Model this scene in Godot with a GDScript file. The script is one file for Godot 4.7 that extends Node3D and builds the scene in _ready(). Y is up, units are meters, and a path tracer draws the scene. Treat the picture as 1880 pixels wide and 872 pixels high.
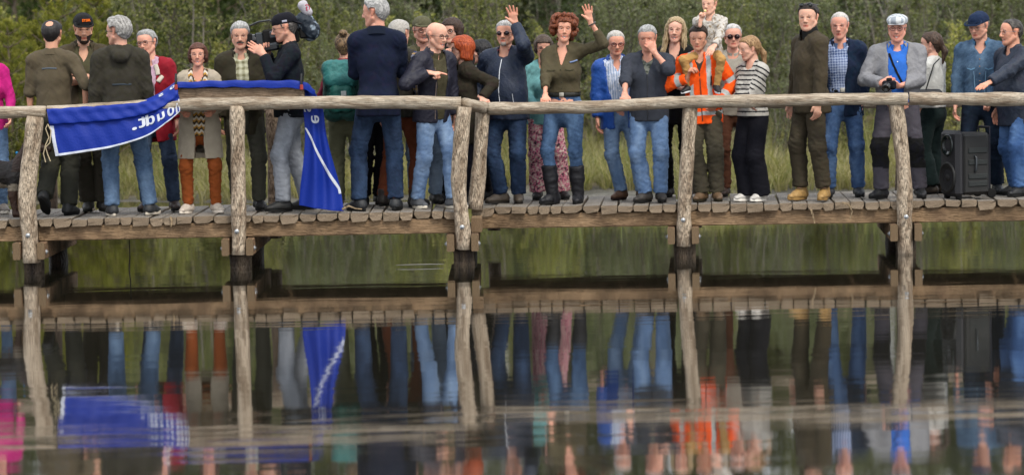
extends Node3D
# A crowd on a wooden footbridge over a still pond, bushes behind. Metres; y is up, the water lies at y = 0, the camera looks along -z.

const DECK := 0.5          # top of the planks above the water
const TURN_R := 0.0698     # the right half of the bridge is turned 4 degrees towards the camera
var mats := {}


# ---------------------------------------------------------------- shapes as distance fields, meshed as surface nets
class Net:
	var h := 0.014
	var o := Vector3.ZERO
	var nx := 0
	var ny := 0
	var nz := 0
	var f := PackedFloat32Array()
	var v := PackedVector3Array()
	var idx := PackedInt32Array()
	var nrm := PackedVector3Array()
	var col := PackedColorArray()

	# a prim is [a, b, ra, rb, flat direction, flat factor, blend, flat end (bool)]
	func fill(prims: Array, cell: float) -> void:
		h = cell
		var lo := Vector3(1e9, 1e9, 1e9)
		var hi := -lo
		for q in prims:
			var r: float = maxf(q[2], q[3])
			var rv := Vector3(r, r, r)
			lo = lo.min((q[0] as Vector3) - rv).min((q[1] as Vector3) - rv)
			hi = hi.max((q[0] as Vector3) + rv).max((q[1] as Vector3) + rv)
		o = lo - Vector3(3, 3, 3) * h
		var n := (hi - o) / h + Vector3(4, 4, 4)
		nx = int(n.x)
		ny = int(n.y)
		nz = int(n.z)
		f.resize(nx * ny * nz)
		f.fill(1.0)
		for q in prims:
			add(q)

	func add(q: Array) -> void:
		var a: Vector3 = q[0]
		var b: Vector3 = q[1]
		var ra: float = q[2]
		var dr: float = q[3] - ra
		var fd: Vector3 = q[4]
		var s1: float = q[5] - 1.0
		var k: float = q[6]
		var flat_end: bool = q[7]
		var ab := b - a
		var l2 := ab.length_squared()
		var inv := 1.0 / l2 if l2 > 1e-9 else 0.0
		var ln := sqrt(l2)
		var m := k + 1.5 * h
		var ex := Vector3(m, m, m)
		var ea := Vector3(ra, ra, ra)
		var eb := Vector3(q[3], q[3], q[3])
		if s1 > 0.0:
			var sh := Vector3.ONE - fd.abs() * (s1 / (1.0 + s1)) * 0.8
			ea *= sh
			eb *= sh
		var lo := ((a - ea).min(b - eb) - ex - o) / h
		var hi := ((a + ea).max(b + eb) + ex - o) / h
		var x0 := maxi(0, int(lo.x))
		var x1 := mini(nx - 1, int(hi.x) + 1)
		var y0 := maxi(0, int(lo.y))
		var y1 := mini(ny - 1, int(hi.y) + 1)
		var z0 := maxi(0, int(lo.z))
		var z1 := mini(nz - 1, int(hi.z) + 1)
		var fl := s1 != 0.0
		var rmax := maxf(ra, q[3])
		for z in range(z0, z1 + 1):
			for y in range(y0, y1 + 1):
				var i := (z * ny + y) * nx + x0
				var pa := Vector3(o.x + x0 * h, o.y + y * h, o.z + z * h) - a
				for x in range(x0, x1 + 1):
					var tt := pa.dot(ab) * inv
					var t := clampf(tt, 0.0, 1.0)
					var w := pa - ab * t
					if fl:
						w += fd * (w.dot(fd) * s1)
					var d := w.length() - ra - dr * t
					if flat_end and tt > 1.0:
						d = maxf(d, (tt - 1.0) * ln)
					var c := f[i]
					var e := k - absf(c - d)
					f[i] = minf(c, d) - (e * e * 0.25 / k if e > 0.0 else 0.0)
					i += 1
					pa.x += h

	func cut_plane(p: Vector3, n: Vector3) -> void:   # removes what lies on the side n points to
		for z in nz:
			for y in ny:
				var i := (z * ny + y) * nx
				var d := (Vector3(o.x, o.y + y * h, o.z + z * h) - p).dot(n)
				var st := n.x * h
				if maxf(d, d + st * nx) < -0.1:
					continue
				for x in nx:
					if d > f[i]:
						f[i] = d
					i += 1
					d += st

	func cut_with(fn: Callable) -> void:             # fn(point) > 0 is removed
		for z in nz:
			for y in ny:
				var i := (z * ny + y) * nx
				for x in nx:
					if f[i] < 0.03:
						var d: float = fn.call(Vector3(o.x + x * h, o.y + y * h, o.z + z * h))
						if d > f[i]:
							f[i] = d
					i += 1

	func build() -> void:
		var at := PackedInt32Array()
		at.resize(nx * ny * nz)
		at.fill(-1)
		var sx := 1
		var sy := nx
		var sz := nx * ny
		var lim := h * 3.2
		v.clear()
		for z in nz - 1:
			for y in ny - 1:
				var i := (z * ny + y) * nx
				for x in nx - 1:
					var c0 := f[i]
					if c0 < lim and c0 > -lim:
						var c1 := f[i + 1]
						var c2 := f[i + sy]
						var c3 := f[i + sy + 1]
						var c4 := f[i + sz]
						var c5 := f[i + sz + 1]
						var c6 := f[i + sz + sy]
						var c7 := f[i + sz + sy + 1]
						var lo := minf(minf(minf(c0, c1), minf(c2, c3)), minf(minf(c4, c5), minf(c6, c7)))
						if lo < 0.0 and maxf(maxf(maxf(c0, c1), maxf(c2, c3)), maxf(maxf(c4, c5), maxf(c6, c7))) >= 0.0:
							var s := Vector3.ZERO
							var n := 0
							if (c0 < 0.0) != (c1 < 0.0): s += Vector3(c0 / (c0 - c1), 0, 0); n += 1
							if (c2 < 0.0) != (c3 < 0.0): s += Vector3(c2 / (c2 - c3), 1, 0); n += 1
							if (c4 < 0.0) != (c5 < 0.0): s += Vector3(c4 / (c4 - c5), 0, 1); n += 1
							if (c6 < 0.0) != (c7 < 0.0): s += Vector3(c6 / (c6 - c7), 1, 1); n += 1
							if (c0 < 0.0) != (c2 < 0.0): s += Vector3(0, c0 / (c0 - c2), 0); n += 1
							if (c1 < 0.0) != (c3 < 0.0): s += Vector3(1, c1 / (c1 - c3), 0); n += 1
							if (c4 < 0.0) != (c6 < 0.0): s += Vector3(0, c4 / (c4 - c6), 1); n += 1
							if (c5 < 0.0) != (c7 < 0.0): s += Vector3(1, c5 / (c5 - c7), 1); n += 1
							if (c0 < 0.0) != (c4 < 0.0): s += Vector3(0, 0, c0 / (c0 - c4)); n += 1
							if (c1 < 0.0) != (c5 < 0.0): s += Vector3(1, 0, c1 / (c1 - c5)); n += 1
							if (c2 < 0.0) != (c6 < 0.0): s += Vector3(0, 1, c2 / (c2 - c6)); n += 1
							if (c3 < 0.0) != (c7 < 0.0): s += Vector3(1, 1, c3 / (c3 - c7)); n += 1
							at[i] = v.size()
							v.append(o + (Vector3(x, y, z) + s / n) * h)
					i += 1
		idx.clear()
		for z in range(1, nz - 1):
			for y in range(1, ny - 1):
				var i := (z * ny + y) * nx + 1
				for x in range(1, nx - 1):
					if at[i] >= 0:
						var a := f[i] < 0.0
						if a != (f[i + 1] < 0.0):
							quad(at[i], at[i - sy], at[i - sy - sz], at[i - sz], a)
						if a != (f[i + sy] < 0.0):
							quad(at[i], at[i - sz], at[i - sz - 1], at[i - 1], a)
						if a != (f[i + sz] < 0.0):
							quad(at[i], at[i - 1], at[i - 1 - sy], at[i - sy], a)
					i += 1
		f = PackedFloat32Array()

	func quad(a: int, b: int, c: int, d: int, way: bool) -> void:
		if a < 0 or b < 0 or c < 0 or d < 0:
			return
		if way:
			idx.append_array(PackedInt32Array([a, c, b, a, d, c]))
		else:
			idx.append_array(PackedInt32Array([a, b, c, a, c, d]))

	func normals() -> void:
		nrm.resize(v.size())
		nrm.fill(Vector3.ZERO)
		for t in range(0, idx.size(), 3):
			var a := idx[t]
			var b := idx[t + 1]
			var c := idx[t + 2]
			var n := (v[c] - v[a]).cross(v[b] - v[a])
			nrm[a] += n
			nrm[b] += n
			nrm[c] += n
		for i in nrm.size():
			nrm[i] = nrm[i].normalized()

	func append(q: Net, t: Transform3D, flip := false) -> void:
		var n0 := v.size()
		v.append_array(t * q.v)
		for i in range(0, q.idx.size(), 3):
			idx.append(q.idx[i] + n0)
			idx.append(q.idx[i + (2 if flip else 1)] + n0)
			idx.append(q.idx[i + (1 if flip else 2)] + n0)
		col.append_array(q.col)

	func tint(c: Color) -> void:
		col.resize(v.size())
		col.fill(c)

	func mesh() -> ArrayMesh:
		var a := []
		a.resize(Mesh.ARRAY_MAX)
		if nrm.size() != v.size():
			normals()
		a[Mesh.ARRAY_VERTEX] = v
		a[Mesh.ARRAY_NORMAL] = nrm
		a[Mesh.ARRAY_INDEX] = idx
		if col.size() == v.size():
			a[Mesh.ARRAY_COLOR] = col
		var m := ArrayMesh.new()
		m.add_surface_from_arrays(Mesh.PRIMITIVE_TRIANGLES, a)
		return m


func cap(a: Vector3, b: Vector3, ra: float, rb: float, k := 0.03, fd := Vector3.ZERO, fs := 1.0, flat_end := false) -> Array:
	return [a, b, ra, rb, fd, fs, k, flat_end]

func ball(a: Vector3, r: float, k := 0.02, fd := Vector3.ZERO, fs := 1.0) -> Array:
	return [a, a, r, r, fd, fs, k, false]

# ---------------------------------------------------------------- small modelling kit
func c8(hex: int, k := 1.0) -> Color:      # a colour given as 0xRRGGBB, as a linear vertex colour
	var c := Color8((hex >> 16) & 255, (hex >> 8) & 255, hex & 255).srgb_to_linear()
	return Color(c.r * k, c.g * k, c.b * k)

func fn_noise(seed_: int, freq: float, oct := 3) -> FastNoiseLite:
	var n := FastNoiseLite.new()
	n.noise_type = FastNoiseLite.TYPE_SIMPLEX_SMOOTH
	n.seed = seed_
	n.frequency = freq
	n.fractal_octaves = oct
	return n

func flat_mesh(q: Net) -> ArrayMesh:        # faces keep their own normals
	var vv := PackedVector3Array()
	var nn := PackedVector3Array()
	var cc := PackedColorArray()
	var has := q.col.size() == q.v.size()
	for t in range(0, q.idx.size(), 3):
		var a := q.v[q.idx[t]]
		var b := q.v[q.idx[t + 1]]
		var c := q.v[q.idx[t + 2]]
		var n := (c - a).cross(b - a).normalized()
		for j in 3:
			vv.append(q.v[q.idx[t + j]])
			nn.append(n)
			if has:
				cc.append(q.col[q.idx[t + j]])
	var a := []
	a.resize(Mesh.ARRAY_MAX)
	a[Mesh.ARRAY_VERTEX] = vv
	a[Mesh.ARRAY_NORMAL] = nn
	if has:
		a[Mesh.ARRAY_COLOR] = cc
	var m := ArrayMesh.new()
	m.add_surface_from_arrays(Mesh.PRIMITIVE_TRIANGLES, a)
	return m

func net_faces(q: Net, a: int, b: int, c: int, d: int) -> void:   # a, b, c, d run anticlockwise seen from outside
	q.idx.append_array(PackedInt32Array([a, c, b, a, d, c]))

func net_box(size: Vector3, bevel := 0.0, at := Transform3D.IDENTITY) -> Net:
	var q := Net.new()
	var s := size / 2.0
	var b := minf(bevel, minf(s.x, minf(s.y, s.z)) * 0.9)
	if b <= 0.0:
		for k in 8:
			q.v.append(Vector3(s.x if k & 1 else -s.x, s.y if k & 2 else -s.y, s.z if k & 4 else -s.z))
		for fc in [[0, 2, 3, 1], [4, 5, 7, 6], [0, 1, 5, 4], [2, 6, 7, 3], [0, 4, 6, 2], [1, 3, 7, 5]]:
			net_faces(q, fc[0], fc[1], fc[2], fc[3])
	else:
		for k in 8:
			var sg := Vector3(1 if k & 1 else -1, 1 if k & 2 else -1, 1 if k & 4 else -1)
			for ax in 3:
				var p := s - Vector3(b, b, b)
				p[ax] = s[ax]
				q.v.append(p * sg)
		for fc in [[0, 2, 3, 1, 2], [4, 5, 7, 6, 2], [0, 1, 5, 4, 1], [2, 6, 7, 3, 1], [0, 4, 6, 2, 0], [1, 3, 7, 5, 0]]:
			net_faces(q, fc[0] * 3 + fc[4], fc[1] * 3 + fc[4], fc[2] * 3 + fc[4], fc[3] * 3 + fc[4])
		for e in [[0, 1, 1, 2], [2, 3, 2, 1], [4, 5, 2, 1], [6, 7, 1, 2], [0, 2, 2, 0], [1, 3, 0, 2], [4, 6, 0, 2], [5, 7, 2, 0], [0, 4, 0, 1], [1, 5, 1, 0], [2, 6, 1, 0], [3, 7, 0, 1]]:
			net_faces(q, e[0] * 3 + e[2], e[0] * 3 + e[3], e[1] * 3 + e[3], e[1] * 3 + e[2])
		for k in 8:
			var odd := (k & 1) + ((k >> 1) & 1) + ((k >> 2) & 1)
			if odd % 2 == 1:
				q.idx.append_array(PackedInt32Array([k * 3, k * 3 + 2, k * 3 + 1]))
			else:
				q.idx.append_array(PackedInt32Array([k * 3, k * 3 + 1, k * 3 + 2]))
	q.v = at * q.v
	fix_out(q)
	return q

func fix_out(q: Net) -> void:               # turns the faces of a convex shape outwards
	var c := Vector3.ZERO
	for p in q.v:
		c += p
	c /= maxi(1, q.v.size())
	for t in range(0, q.idx.size(), 3):
		var a := q.v[q.idx[t]]
		var n := (q.v[q.idx[t + 2]] - a).cross(q.v[q.idx[t + 1]] - a)
		if n.dot((a + q.v[q.idx[t + 1]] + q.v[q.idx[t + 2]]) / 3.0 - c) < 0.0:
			var k := q.idx[t + 1]
			q.idx[t + 1] = q.idx[t + 2]
			q.idx[t + 2] = k

func net_tube(pts: Array, radii: Array, sides := 8, closed := false, flat := Vector3.ZERO, fs := 1.0) -> Net:
	var q := Net.new()
	var n := pts.size()
	var up := Vector3.UP
	var first: Vector3 = ((pts[1] as Vector3) - (pts[0] as Vector3)).normalized()
	if absf(first.y) > 0.9:
		up = Vector3.RIGHT
	var side := first.cross(up).normalized()
	for i in n:
		var p: Vector3 = pts[i]
		var nxt: Vector3 = pts[(i + 1) % n] if closed else pts[mini(i + 1, n - 1)]
		var prv: Vector3 = pts[(i - 1 + n) % n] if closed else pts[maxi(i - 1, 0)]
		var t := (nxt - prv).normalized()
		side = (side - t * side.dot(t)).normalized()
		var u := t.cross(side)
		var r: float = radii[mini(i, radii.size() - 1)]
		for k in sides:
			var a := TAU * k / sides
			var w := (side * cos(a) + u * sin(a)) * r
			if fs != 1.0:
				w -= flat * (w.dot(flat) * (1.0 - 1.0 / fs))
			q.v.append(p + w)
	var rings := n if closed else n - 1
	for i in rings:
		for k in sides:
			var a := i * sides + k
			var b := i * sides + (k + 1) % sides
			var c := ((i + 1) % n) * sides + (k + 1) % sides
			var d := ((i + 1) % n) * sides + k
			net_faces(q, a, b, c, d)
	if not closed:
		for e in 2:
			var c0 := q.v.size()
			q.v.append(pts[0] if e == 0 else pts[n - 1])
			for k in sides:
				var a := (0 if e == 0 else (n - 1) * sides) + k
				var b := (0 if e == 0 else (n - 1) * sides) + (k + 1) % sides
				if e == 0:
					q.idx.append_array(PackedInt32Array([c0, a, b]))
				else:
					q.idx.append_array(PackedInt32Array([c0, b, a]))
	return q

func net_lathe(profile: Array, sides := 16, at := Transform3D.IDENTITY) -> Net:   # profile of Vector2(radius, height), from below
	var q := Net.new()
	var n := profile.size()
	for i in n:
		for k in sides:
			var a := TAU * k / sides
			q.v.append(Vector3(cos(a) * profile[i].x, profile[i].y, -sin(a) * profile[i].x))
	for i in n - 1:
		for k in sides:
			net_faces(q, i * sides + k, i * sides + (k + 1) % sides, (i + 1) * sides + (k + 1) % sides, (i + 1) * sides + k)
	q.v = at * q.v
	return q

func net_sheet(nu: int, nv: int, fn: Callable, thick := 0.0) -> Net:   # fn(u, v) -> point, front side where (du x dv) points
	var q := Net.new()
	for j in nv + 1:
		for i in nu + 1:
			q.v.append(fn.call(float(i) / nu, float(j) / nv))
	for j in nv:
		for i in nu:
			var a := j * (nu + 1) + i
			net_faces(q, a, a + 1, a + nu + 2, a + nu + 1)
	if thick > 0.0:
		q.normals()
		var m := q.v.size()
		for i in m:
			q.v.append(q.v[i] - q.nrm[i] * thick)
		var k := q.idx.size()
		for t in range(0, k, 3):
			q.idx.append_array(PackedInt32Array([q.idx[t] + m, q.idx[t + 2] + m, q.idx[t + 1] + m]))
		var edge := []
		for i in nu + 1: edge.append(i)
		for j in range(1, nv + 1): edge.append(j * (nu + 1) + nu)
		for i in range(nu - 1, -1, -1): edge.append(nv * (nu + 1) + i)
		for j in range(nv - 1, 0, -1): edge.append(j * (nu + 1))
		for i in edge.size():
			var a: int = edge[i]
			var b: int = edge[(i + 1) % edge.size()]
			net_faces(q, b, a, a + m, b + m)
		q.nrm = PackedVector3Array()
	return q

func net_blob(r: Vector3, at := Transform3D.IDENTITY, u := 14, w := 9) -> Net:
	var pr := []
	for i in w + 1:
		var a := -PI / 2 + PI * i / w
		pr.append(Vector2(maxf(cos(a), 0.001), sin(a)))
	return net_lathe(pr, u, at * Transform3D(Basis.from_scale(r), Vector3.ZERO))

func joined(nets: Array) -> Net:
	var q := Net.new()
	for n in nets:
		q.append(n, Transform3D.IDENTITY)
	return q

# ---------------------------------------------------------------- nodes
var taken := {}

func numbered(called: String) -> String:
	if not taken.has(called):
		taken[called] = 0
		return called
	taken[called] += 1
	return "%s_%03d" % [called, taken[called]]

func tag(o: Node, label: String, category: String, group := "", kind := "") -> Node:
	if label: o.set_meta("label", label)
	if category: o.set_meta("category", category)
	if group: o.set_meta("group", group)
	if kind: o.set_meta("kind", kind)
	return o

func thing(called: String, label: String, category: String, at := Vector3.ZERO, yaw := 0.0, group := "") -> Node3D:
	var o := Node3D.new()
	o.name = numbered(called)
	add_child(o)
	o.position = at
	o.rotation.y = yaw
	tag(o, label, category, group)
	return o

func put(called: String, mesh: Mesh, mat: Material, parent: Node = null, at := Transform3D.IDENTITY) -> MeshInstance3D:
	var o := MeshInstance3D.new()
	o.name = called if parent else numbered(called)
	o.mesh = mesh
	o.material_override = mat
	o.transform = at
	if parent:
		parent.add_child(o, true)
	else:
		add_child(o)
	return o

# ---------------------------------------------------------------- materials
func tex(seed_: int, freq: float, lo: Color, hi: Color, size := 256, oct := 4, kind := FastNoiseLite.TYPE_SIMPLEX_SMOOTH) -> NoiseTexture2D:
	var t := NoiseTexture2D.new()
	t.width = size
	t.height = size
	t.seamless = true
	t.noise = fn_noise(seed_, freq, oct)
	(t.noise as FastNoiseLite).noise_type = kind
	var g := Gradient.new()
	g.set_color(0, lo)
	g.set_color(1, hi)
	t.color_ramp = g
	return t

func bump(seed_: int, freq: float, strength: float, size := 256, oct := 3) -> NoiseTexture2D:
	var t := NoiseTexture2D.new()
	t.width = size
	t.height = size
	t.seamless = true
	t.as_normal_map = true
	t.bump_strength = strength
	t.noise = fn_noise(seed_, freq, oct)
	return t

func vmat(called: String, rough: float, spec := 0.5, t: Texture2D = null, scale := 6.0, nt: Texture2D = null, ns := 1.0) -> StandardMaterial3D:
	var m := StandardMaterial3D.new()
	m.resource_name = called
	m.vertex_color_use_as_albedo = true
	m.roughness = rough
	m.metallic_specular = spec
	m.uv1_triplanar = true
	m.uv1_scale = Vector3(scale, scale, scale)
	if t:
		m.albedo_texture = t
	if nt:
		m.normal_enabled = true
		m.normal_texture = nt
		m.normal_scale = ns
	mats[called] = m
	return m

func make_materials() -> void:
	var weave := tex(3, 0.35, Color(0.8, 0.8, 0.8), Color(1, 1, 1), 256, 2)
	var weave_n := bump(5, 0.2, 6.0)
	vmat("cloth", 0.88, 0.3, weave, 7.0, weave_n, 0.5)
	vmat("denim", 0.9, 0.25, tex(8, 0.3, Color(0.72, 0.74, 0.78), Color(1, 1, 1), 256, 3), 7.0, weave_n, 0.6)
	vmat("knit", 0.95, 0.2, tex(9, 0.2, Color(0.7, 0.7, 0.7), Color(1, 1, 1), 256, 2), 8.0, bump(12, 0.25, 14.0), 0.8)
	vmat("shell", 0.62, 0.4, weave, 5.0, bump(14, 0.03, 10.0), 0.35)
	vmat("skin", 0.55, 0.4, tex(16, 0.1, Color(0.9, 0.86, 0.86), Color(1, 1, 1), 128, 3), 9.0)
	mats.skin.subsurf_scatter_enabled = true
	mats.skin.subsurf_scatter_strength = 0.12
	vmat("hair", 0.6, 0.4, tex(18, 0.3, Color(0.6, 0.6, 0.6), Color(1, 1, 1), 128, 3), 12.0)
	vmat("leather", 0.55, 0.45, tex(20, 0.08, Color(0.7, 0.7, 0.7), Color(1, 1, 1), 128, 4), 8.0, bump(21, 0.1, 8.0), 0.5)
	vmat("rubber", 0.8, 0.3)
	vmat("gloss", 0.25, 0.5)
	vmat("metal", 0.35, 0.5)
	mats.metal.metallic = 0.9
	var b := StandardMaterial3D.new()
	b.resource_name = "bolt_steel"
	b.albedo_color = Color(0.6, 0.61, 0.62)
	b.metallic = 0.6
	b.roughness = 0.35
	mats.bolt = b

# ---------------------------------------------------------------- people
var heads := {}
var hands := {}
var shoes := {}
var nz_fold: FastNoiseLite
var nz_fine: FastNoiseLite
const FZ := Vector3(0, 0, 1)
const FX := Vector3(1, 0, 0)
const FY := Vector3(0, 1, 0)

func make_head(fem: bool, smile: bool) -> Net:
	var q := Net.new()
	var k := 0.016
	var jw := 0.9 if fem else 1.0
	var lw := 0.03 if smile else 0.021
	var lc := 0.006 if smile else -0.0005          # how far the corners of the mouth rise
	var ly := -0.0655
	var pr := [
		cap(Vector3(0, 0.036, -0.022), Vector3(0, 0.034, 0.02), 0.078, 0.076, k),
		ball(Vector3(0, 0.018, -0.042), 0.07, k),
		ball(Vector3(0, 0.036, 0.036), 0.062, k),
		cap(Vector3(0, -0.005, 0.036), Vector3(0, -0.06, 0.043), 0.058 * jw, 0.044 * jw, 0.02),
		cap(Vector3(0, -0.062, 0.06), Vector3(0, -0.085, 0.06), 0.026, 0.022, 0.016),
		cap(Vector3(0.054 * jw, -0.045, 0.0), Vector3(0.02 * jw, -0.094, 0.056), 0.024 * jw, 0.02 * jw, 0.022),
		cap(Vector3(-0.054 * jw, -0.045, 0.0), Vector3(-0.02 * jw, -0.094, 0.056), 0.024 * jw, 0.02 * jw, 0.022),
		ball(Vector3(0, -0.1, 0.066), 0.019 * jw, 0.018),
		cap(Vector3(0, 0.012, 0.088), Vector3(0, -0.03, 0.105), 0.0075, 0.0115, 0.009),
		ball(Vector3(0, -0.034, 0.106), 0.0105, 0.006),
		ball(Vector3(0.0115, -0.037, 0.096), 0.0085, 0.006),
		ball(Vector3(-0.0115, -0.037, 0.096), 0.0085, 0.006),
		cap(Vector3(-0.036, 0.02, 0.078), Vector3(0.036, 0.02, 0.078), 0.0115 if not fem else 0.009, 0.0115 if not fem else 0.009, 0.014),
		cap(Vector3(0, -0.04, -0.022), Vector3(0, -0.17, -0.03), 0.052 * jw, 0.054 * jw, 0.025),
	]
	for s in [-1.0, 1.0]:
		var ck := 0.004 if smile else 0.0
		pr.append(cap(Vector3(s * 0.036, -0.026 + ck, 0.05 + ck), Vector3(s * 0.031, -0.042 + ck, 0.056 + ck), 0.027, 0.021 + ck * 0.5, 0.02))
		pr.append(cap(Vector3(s * 0.08, 0.018, -0.015), Vector3(s * 0.076, -0.02, -0.004), 0.017, 0.011, 0.006, FX, 2.2))
		pr.append(cap(Vector3(0, ly, 0.082), Vector3(s * lw, ly + lc - 0.003, 0.0735), 0.0056, 0.0032, 0.005))
		pr.append(cap(Vector3(0, ly - (0.022 if smile else 0.0118), 0.0795), Vector3(s * lw * 0.9, ly + lc - 0.006, 0.0725), 0.0062, 0.0034, 0.005))
	q.fill(pr, 0.0051)
	q.cut_with(func(p: Vector3) -> float:
		if p.z < 0.05: return -1.0
		var e := Vector3(absf(p.x) - 0.0315, p.y - 0.0, p.z - 0.0955)
		var d := 0.0135 - Vector3(e.x * 0.62, e.y * 1.05, e.z).length()
		var m := Vector3(p.x * (0.21 if smile else 0.3), p.y - (ly - (0.0095 if smile else 0.0068) + lc * pow(p.x / lw, 2.0)), (p.z - 0.087) * 0.45)
		return maxf(d, (0.006 if smile else 0.0016) - m.length()))
	# eyelids go back over the hollow, with the slit of the eye between them
	for s in [-1.0, 1.0]:
		q.add(cap(Vector3(s * 0.0185, 0.004, 0.0825), Vector3(s * 0.032, 0.0085, 0.0845), 0.0042, 0.0048, 0.003))
		q.add(cap(Vector3(s * 0.032, 0.0085, 0.0845), Vector3(s * 0.046, 0.003, 0.0765), 0.0048, 0.004, 0.003))
		q.add(cap(Vector3(s * 0.02, -0.0075, 0.0815), Vector3(s * 0.044, -0.0075, 0.077), 0.004, 0.004, 0.003))
	q.cut_plane(Vector3(0, -0.155, 0), Vector3(0, -1, 0))
	q.build()
	q.normals()
	q.col.resize(q.v.size())
	for i in q.v.size():
		var p := q.v[i]
		var c := Color(1, 1, 1)
		var ax := absf(p.x)
		var up := ly + (lc - 0.003) * ax / lw
		var lo := ly - (0.022 if smile else 0.0118) + ((0.022 if smile else 0.0118) + lc - 0.006) * ax / lw
		if p.z > 0.066 and ax < lw + 0.003 and p.y < up + 0.0055 and p.y > lo - 0.006:
			c = Color(0.82, 0.5, 0.5)
			if p.y < up - 0.002 and p.y > lo + 0.003 and ax < lw * 0.88:
				c = Color(0.66, 0.62, 0.56, 0.5) if smile and p.y > lo + 0.005 else Color(0.5, 0.26, 0.24)
		elif p.z > 0.06 and ax > 0.022 and ax < 0.052 and p.y < -0.014 and p.y > -0.05:
			c = Color(1.0, 0.92, 0.9)
		elif ax > 0.076 and p.z < 0.01:
			c = Color(1.0, 0.87, 0.84)
		elif p.z > 0.07 and ax > 0.016 and ax < 0.048 and p.y > -0.0025 and p.y < 0.0062:
			c = Color(0.66, 0.5, 0.45)
		q.col[i] = c
	for s in [-1.0, 1.0]:
		var e := net_blob(Vector3(0.0135, 0.0095, 0.0085), Transform3D(Basis.IDENTITY, Vector3(s * 0.032, 0.0005, 0.0775)), 20, 16)
		e.col.resize(e.v.size())
		for i in e.v.size():
			var d := Vector2(e.v[i].x - s * 0.032, e.v[i].y - 0.0005)
			e.col[i] = Color(0.03, 0.025, 0.022, 0.5) if d.length() < 0.0068 else Color(0.6, 0.57, 0.55, 0.5)
		q.append(e, Transform3D.IDENTITY)
	q.nrm = PackedVector3Array()
	return q

# no two faces alike: jaw, chin, nose and width differ
func face(src: PackedVector3Array, sd: float) -> PackedVector3Array:
	var out := src.duplicate()
	var j := 0.07 * sin(sd * 12.9)
	var w := 0.09 * sin(sd * 7.3 + 1.0)
	var n := 0.006 * sin(sd * 5.1 + 2.0)
	var f := 0.05 * sin(sd * 3.7)
	for i in out.size():
		var p := out[i]
		var low := clampf(-p.y / 0.09, 0.0, 1.0) * clampf((p.z + 0.03) / 0.05, 0.0, 1.0)
		p.x *= 1.0 + w * low + f * 0.5
		p.y *= 1.0 + j * low
		if p.z > 0.088 and p.y < 0.015 and p.y > -0.05 and absf(p.x) < 0.022:
			p.z += n * clampf((p.z - 0.088) / 0.015, 0.0, 1.0)
			p.x *= 1.0 + n * 25.0
		out[i] = p
	return out

func make_hand(kind: String) -> Net:
	var curl: Array = {"relax": [22.0, 26.0, 16.0], "open": [4.0, 4.0, 3.0], "flat": [7.0, 7.0, 5.0], "grip": [30.0, 34.0, 20.0], "fist": [78.0, 88.0, 45.0], "hold": [50.0, 50.0, 30.0], "point": [74.0, 84.0, 45.0]}[kind]
	var spread: float = {"open": 9.0, "relax": 3.0, "grip": 5.0}.get(kind, 2.0)
	var pr := [
		cap(Vector3(0, -0.04, 0), Vector3(0, 0.012, 0), 0.026, 0.027, 0.012, FZ, 1.35),
		cap(Vector3(0.0, 0.015, 0), Vector3(0.004, 0.075, 0), 0.03, 0.037, 0.012, FZ, 2.5),
		cap(Vector3(-0.032, 0.08, 0), Vector3(0.032, 0.086, 0), 0.0115, 0.0125, 0.008),
		cap(Vector3(0.02, 0.02, 0.006), Vector3(0.045, 0.05, 0.012), 0.016, 0.0125, 0.01),
		cap(Vector3(0.045, 0.05, 0.012), Vector3(0.054, 0.08, 0.02), 0.0115, 0.0095, 0.006) if kind != "open" else cap(Vector3(0.045, 0.05, 0.012), Vector3(0.07, 0.075, 0.014), 0.0115, 0.0095, 0.006),
	]
	for i in 4:
		var base := Vector3([0.031, 0.0105, -0.0105, -0.031][i], [0.088, 0.091, 0.088, 0.081][i], 0)
		var ln: float = [0.072, 0.081, 0.075, 0.058][i]
		var out := deg_to_rad(spread * (1.5 - i))
		var side := Vector3(sin(out), cos(out), 0)
		var a := 0.0
		for j in 3:
			var cj: float = curl[j]
			if kind == "point" and i == 0:
				cj = 4.0
			a += deg_to_rad(cj + i * (2.0 if kind in ["relax", "grip"] else 0.0))
			var d := side * cos(a) + FZ * sin(a)
			var e: Vector3 = base + d * ln * [0.46, 0.3, 0.24][j]
			pr.append(cap(base, e, 0.0098 - j * 0.0008, 0.0092 - j * 0.0009, 0.004))
			base = e
	var q := Net.new()
	q.fill(pr, 0.006)
	q.build()
	q.col.resize(q.v.size())
	for i in q.v.size():
		q.col[i] = Color(1.0, 0.9, 0.87) if q.v[i].y > 0.09 else Color(1, 1, 1)
	return q

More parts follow.
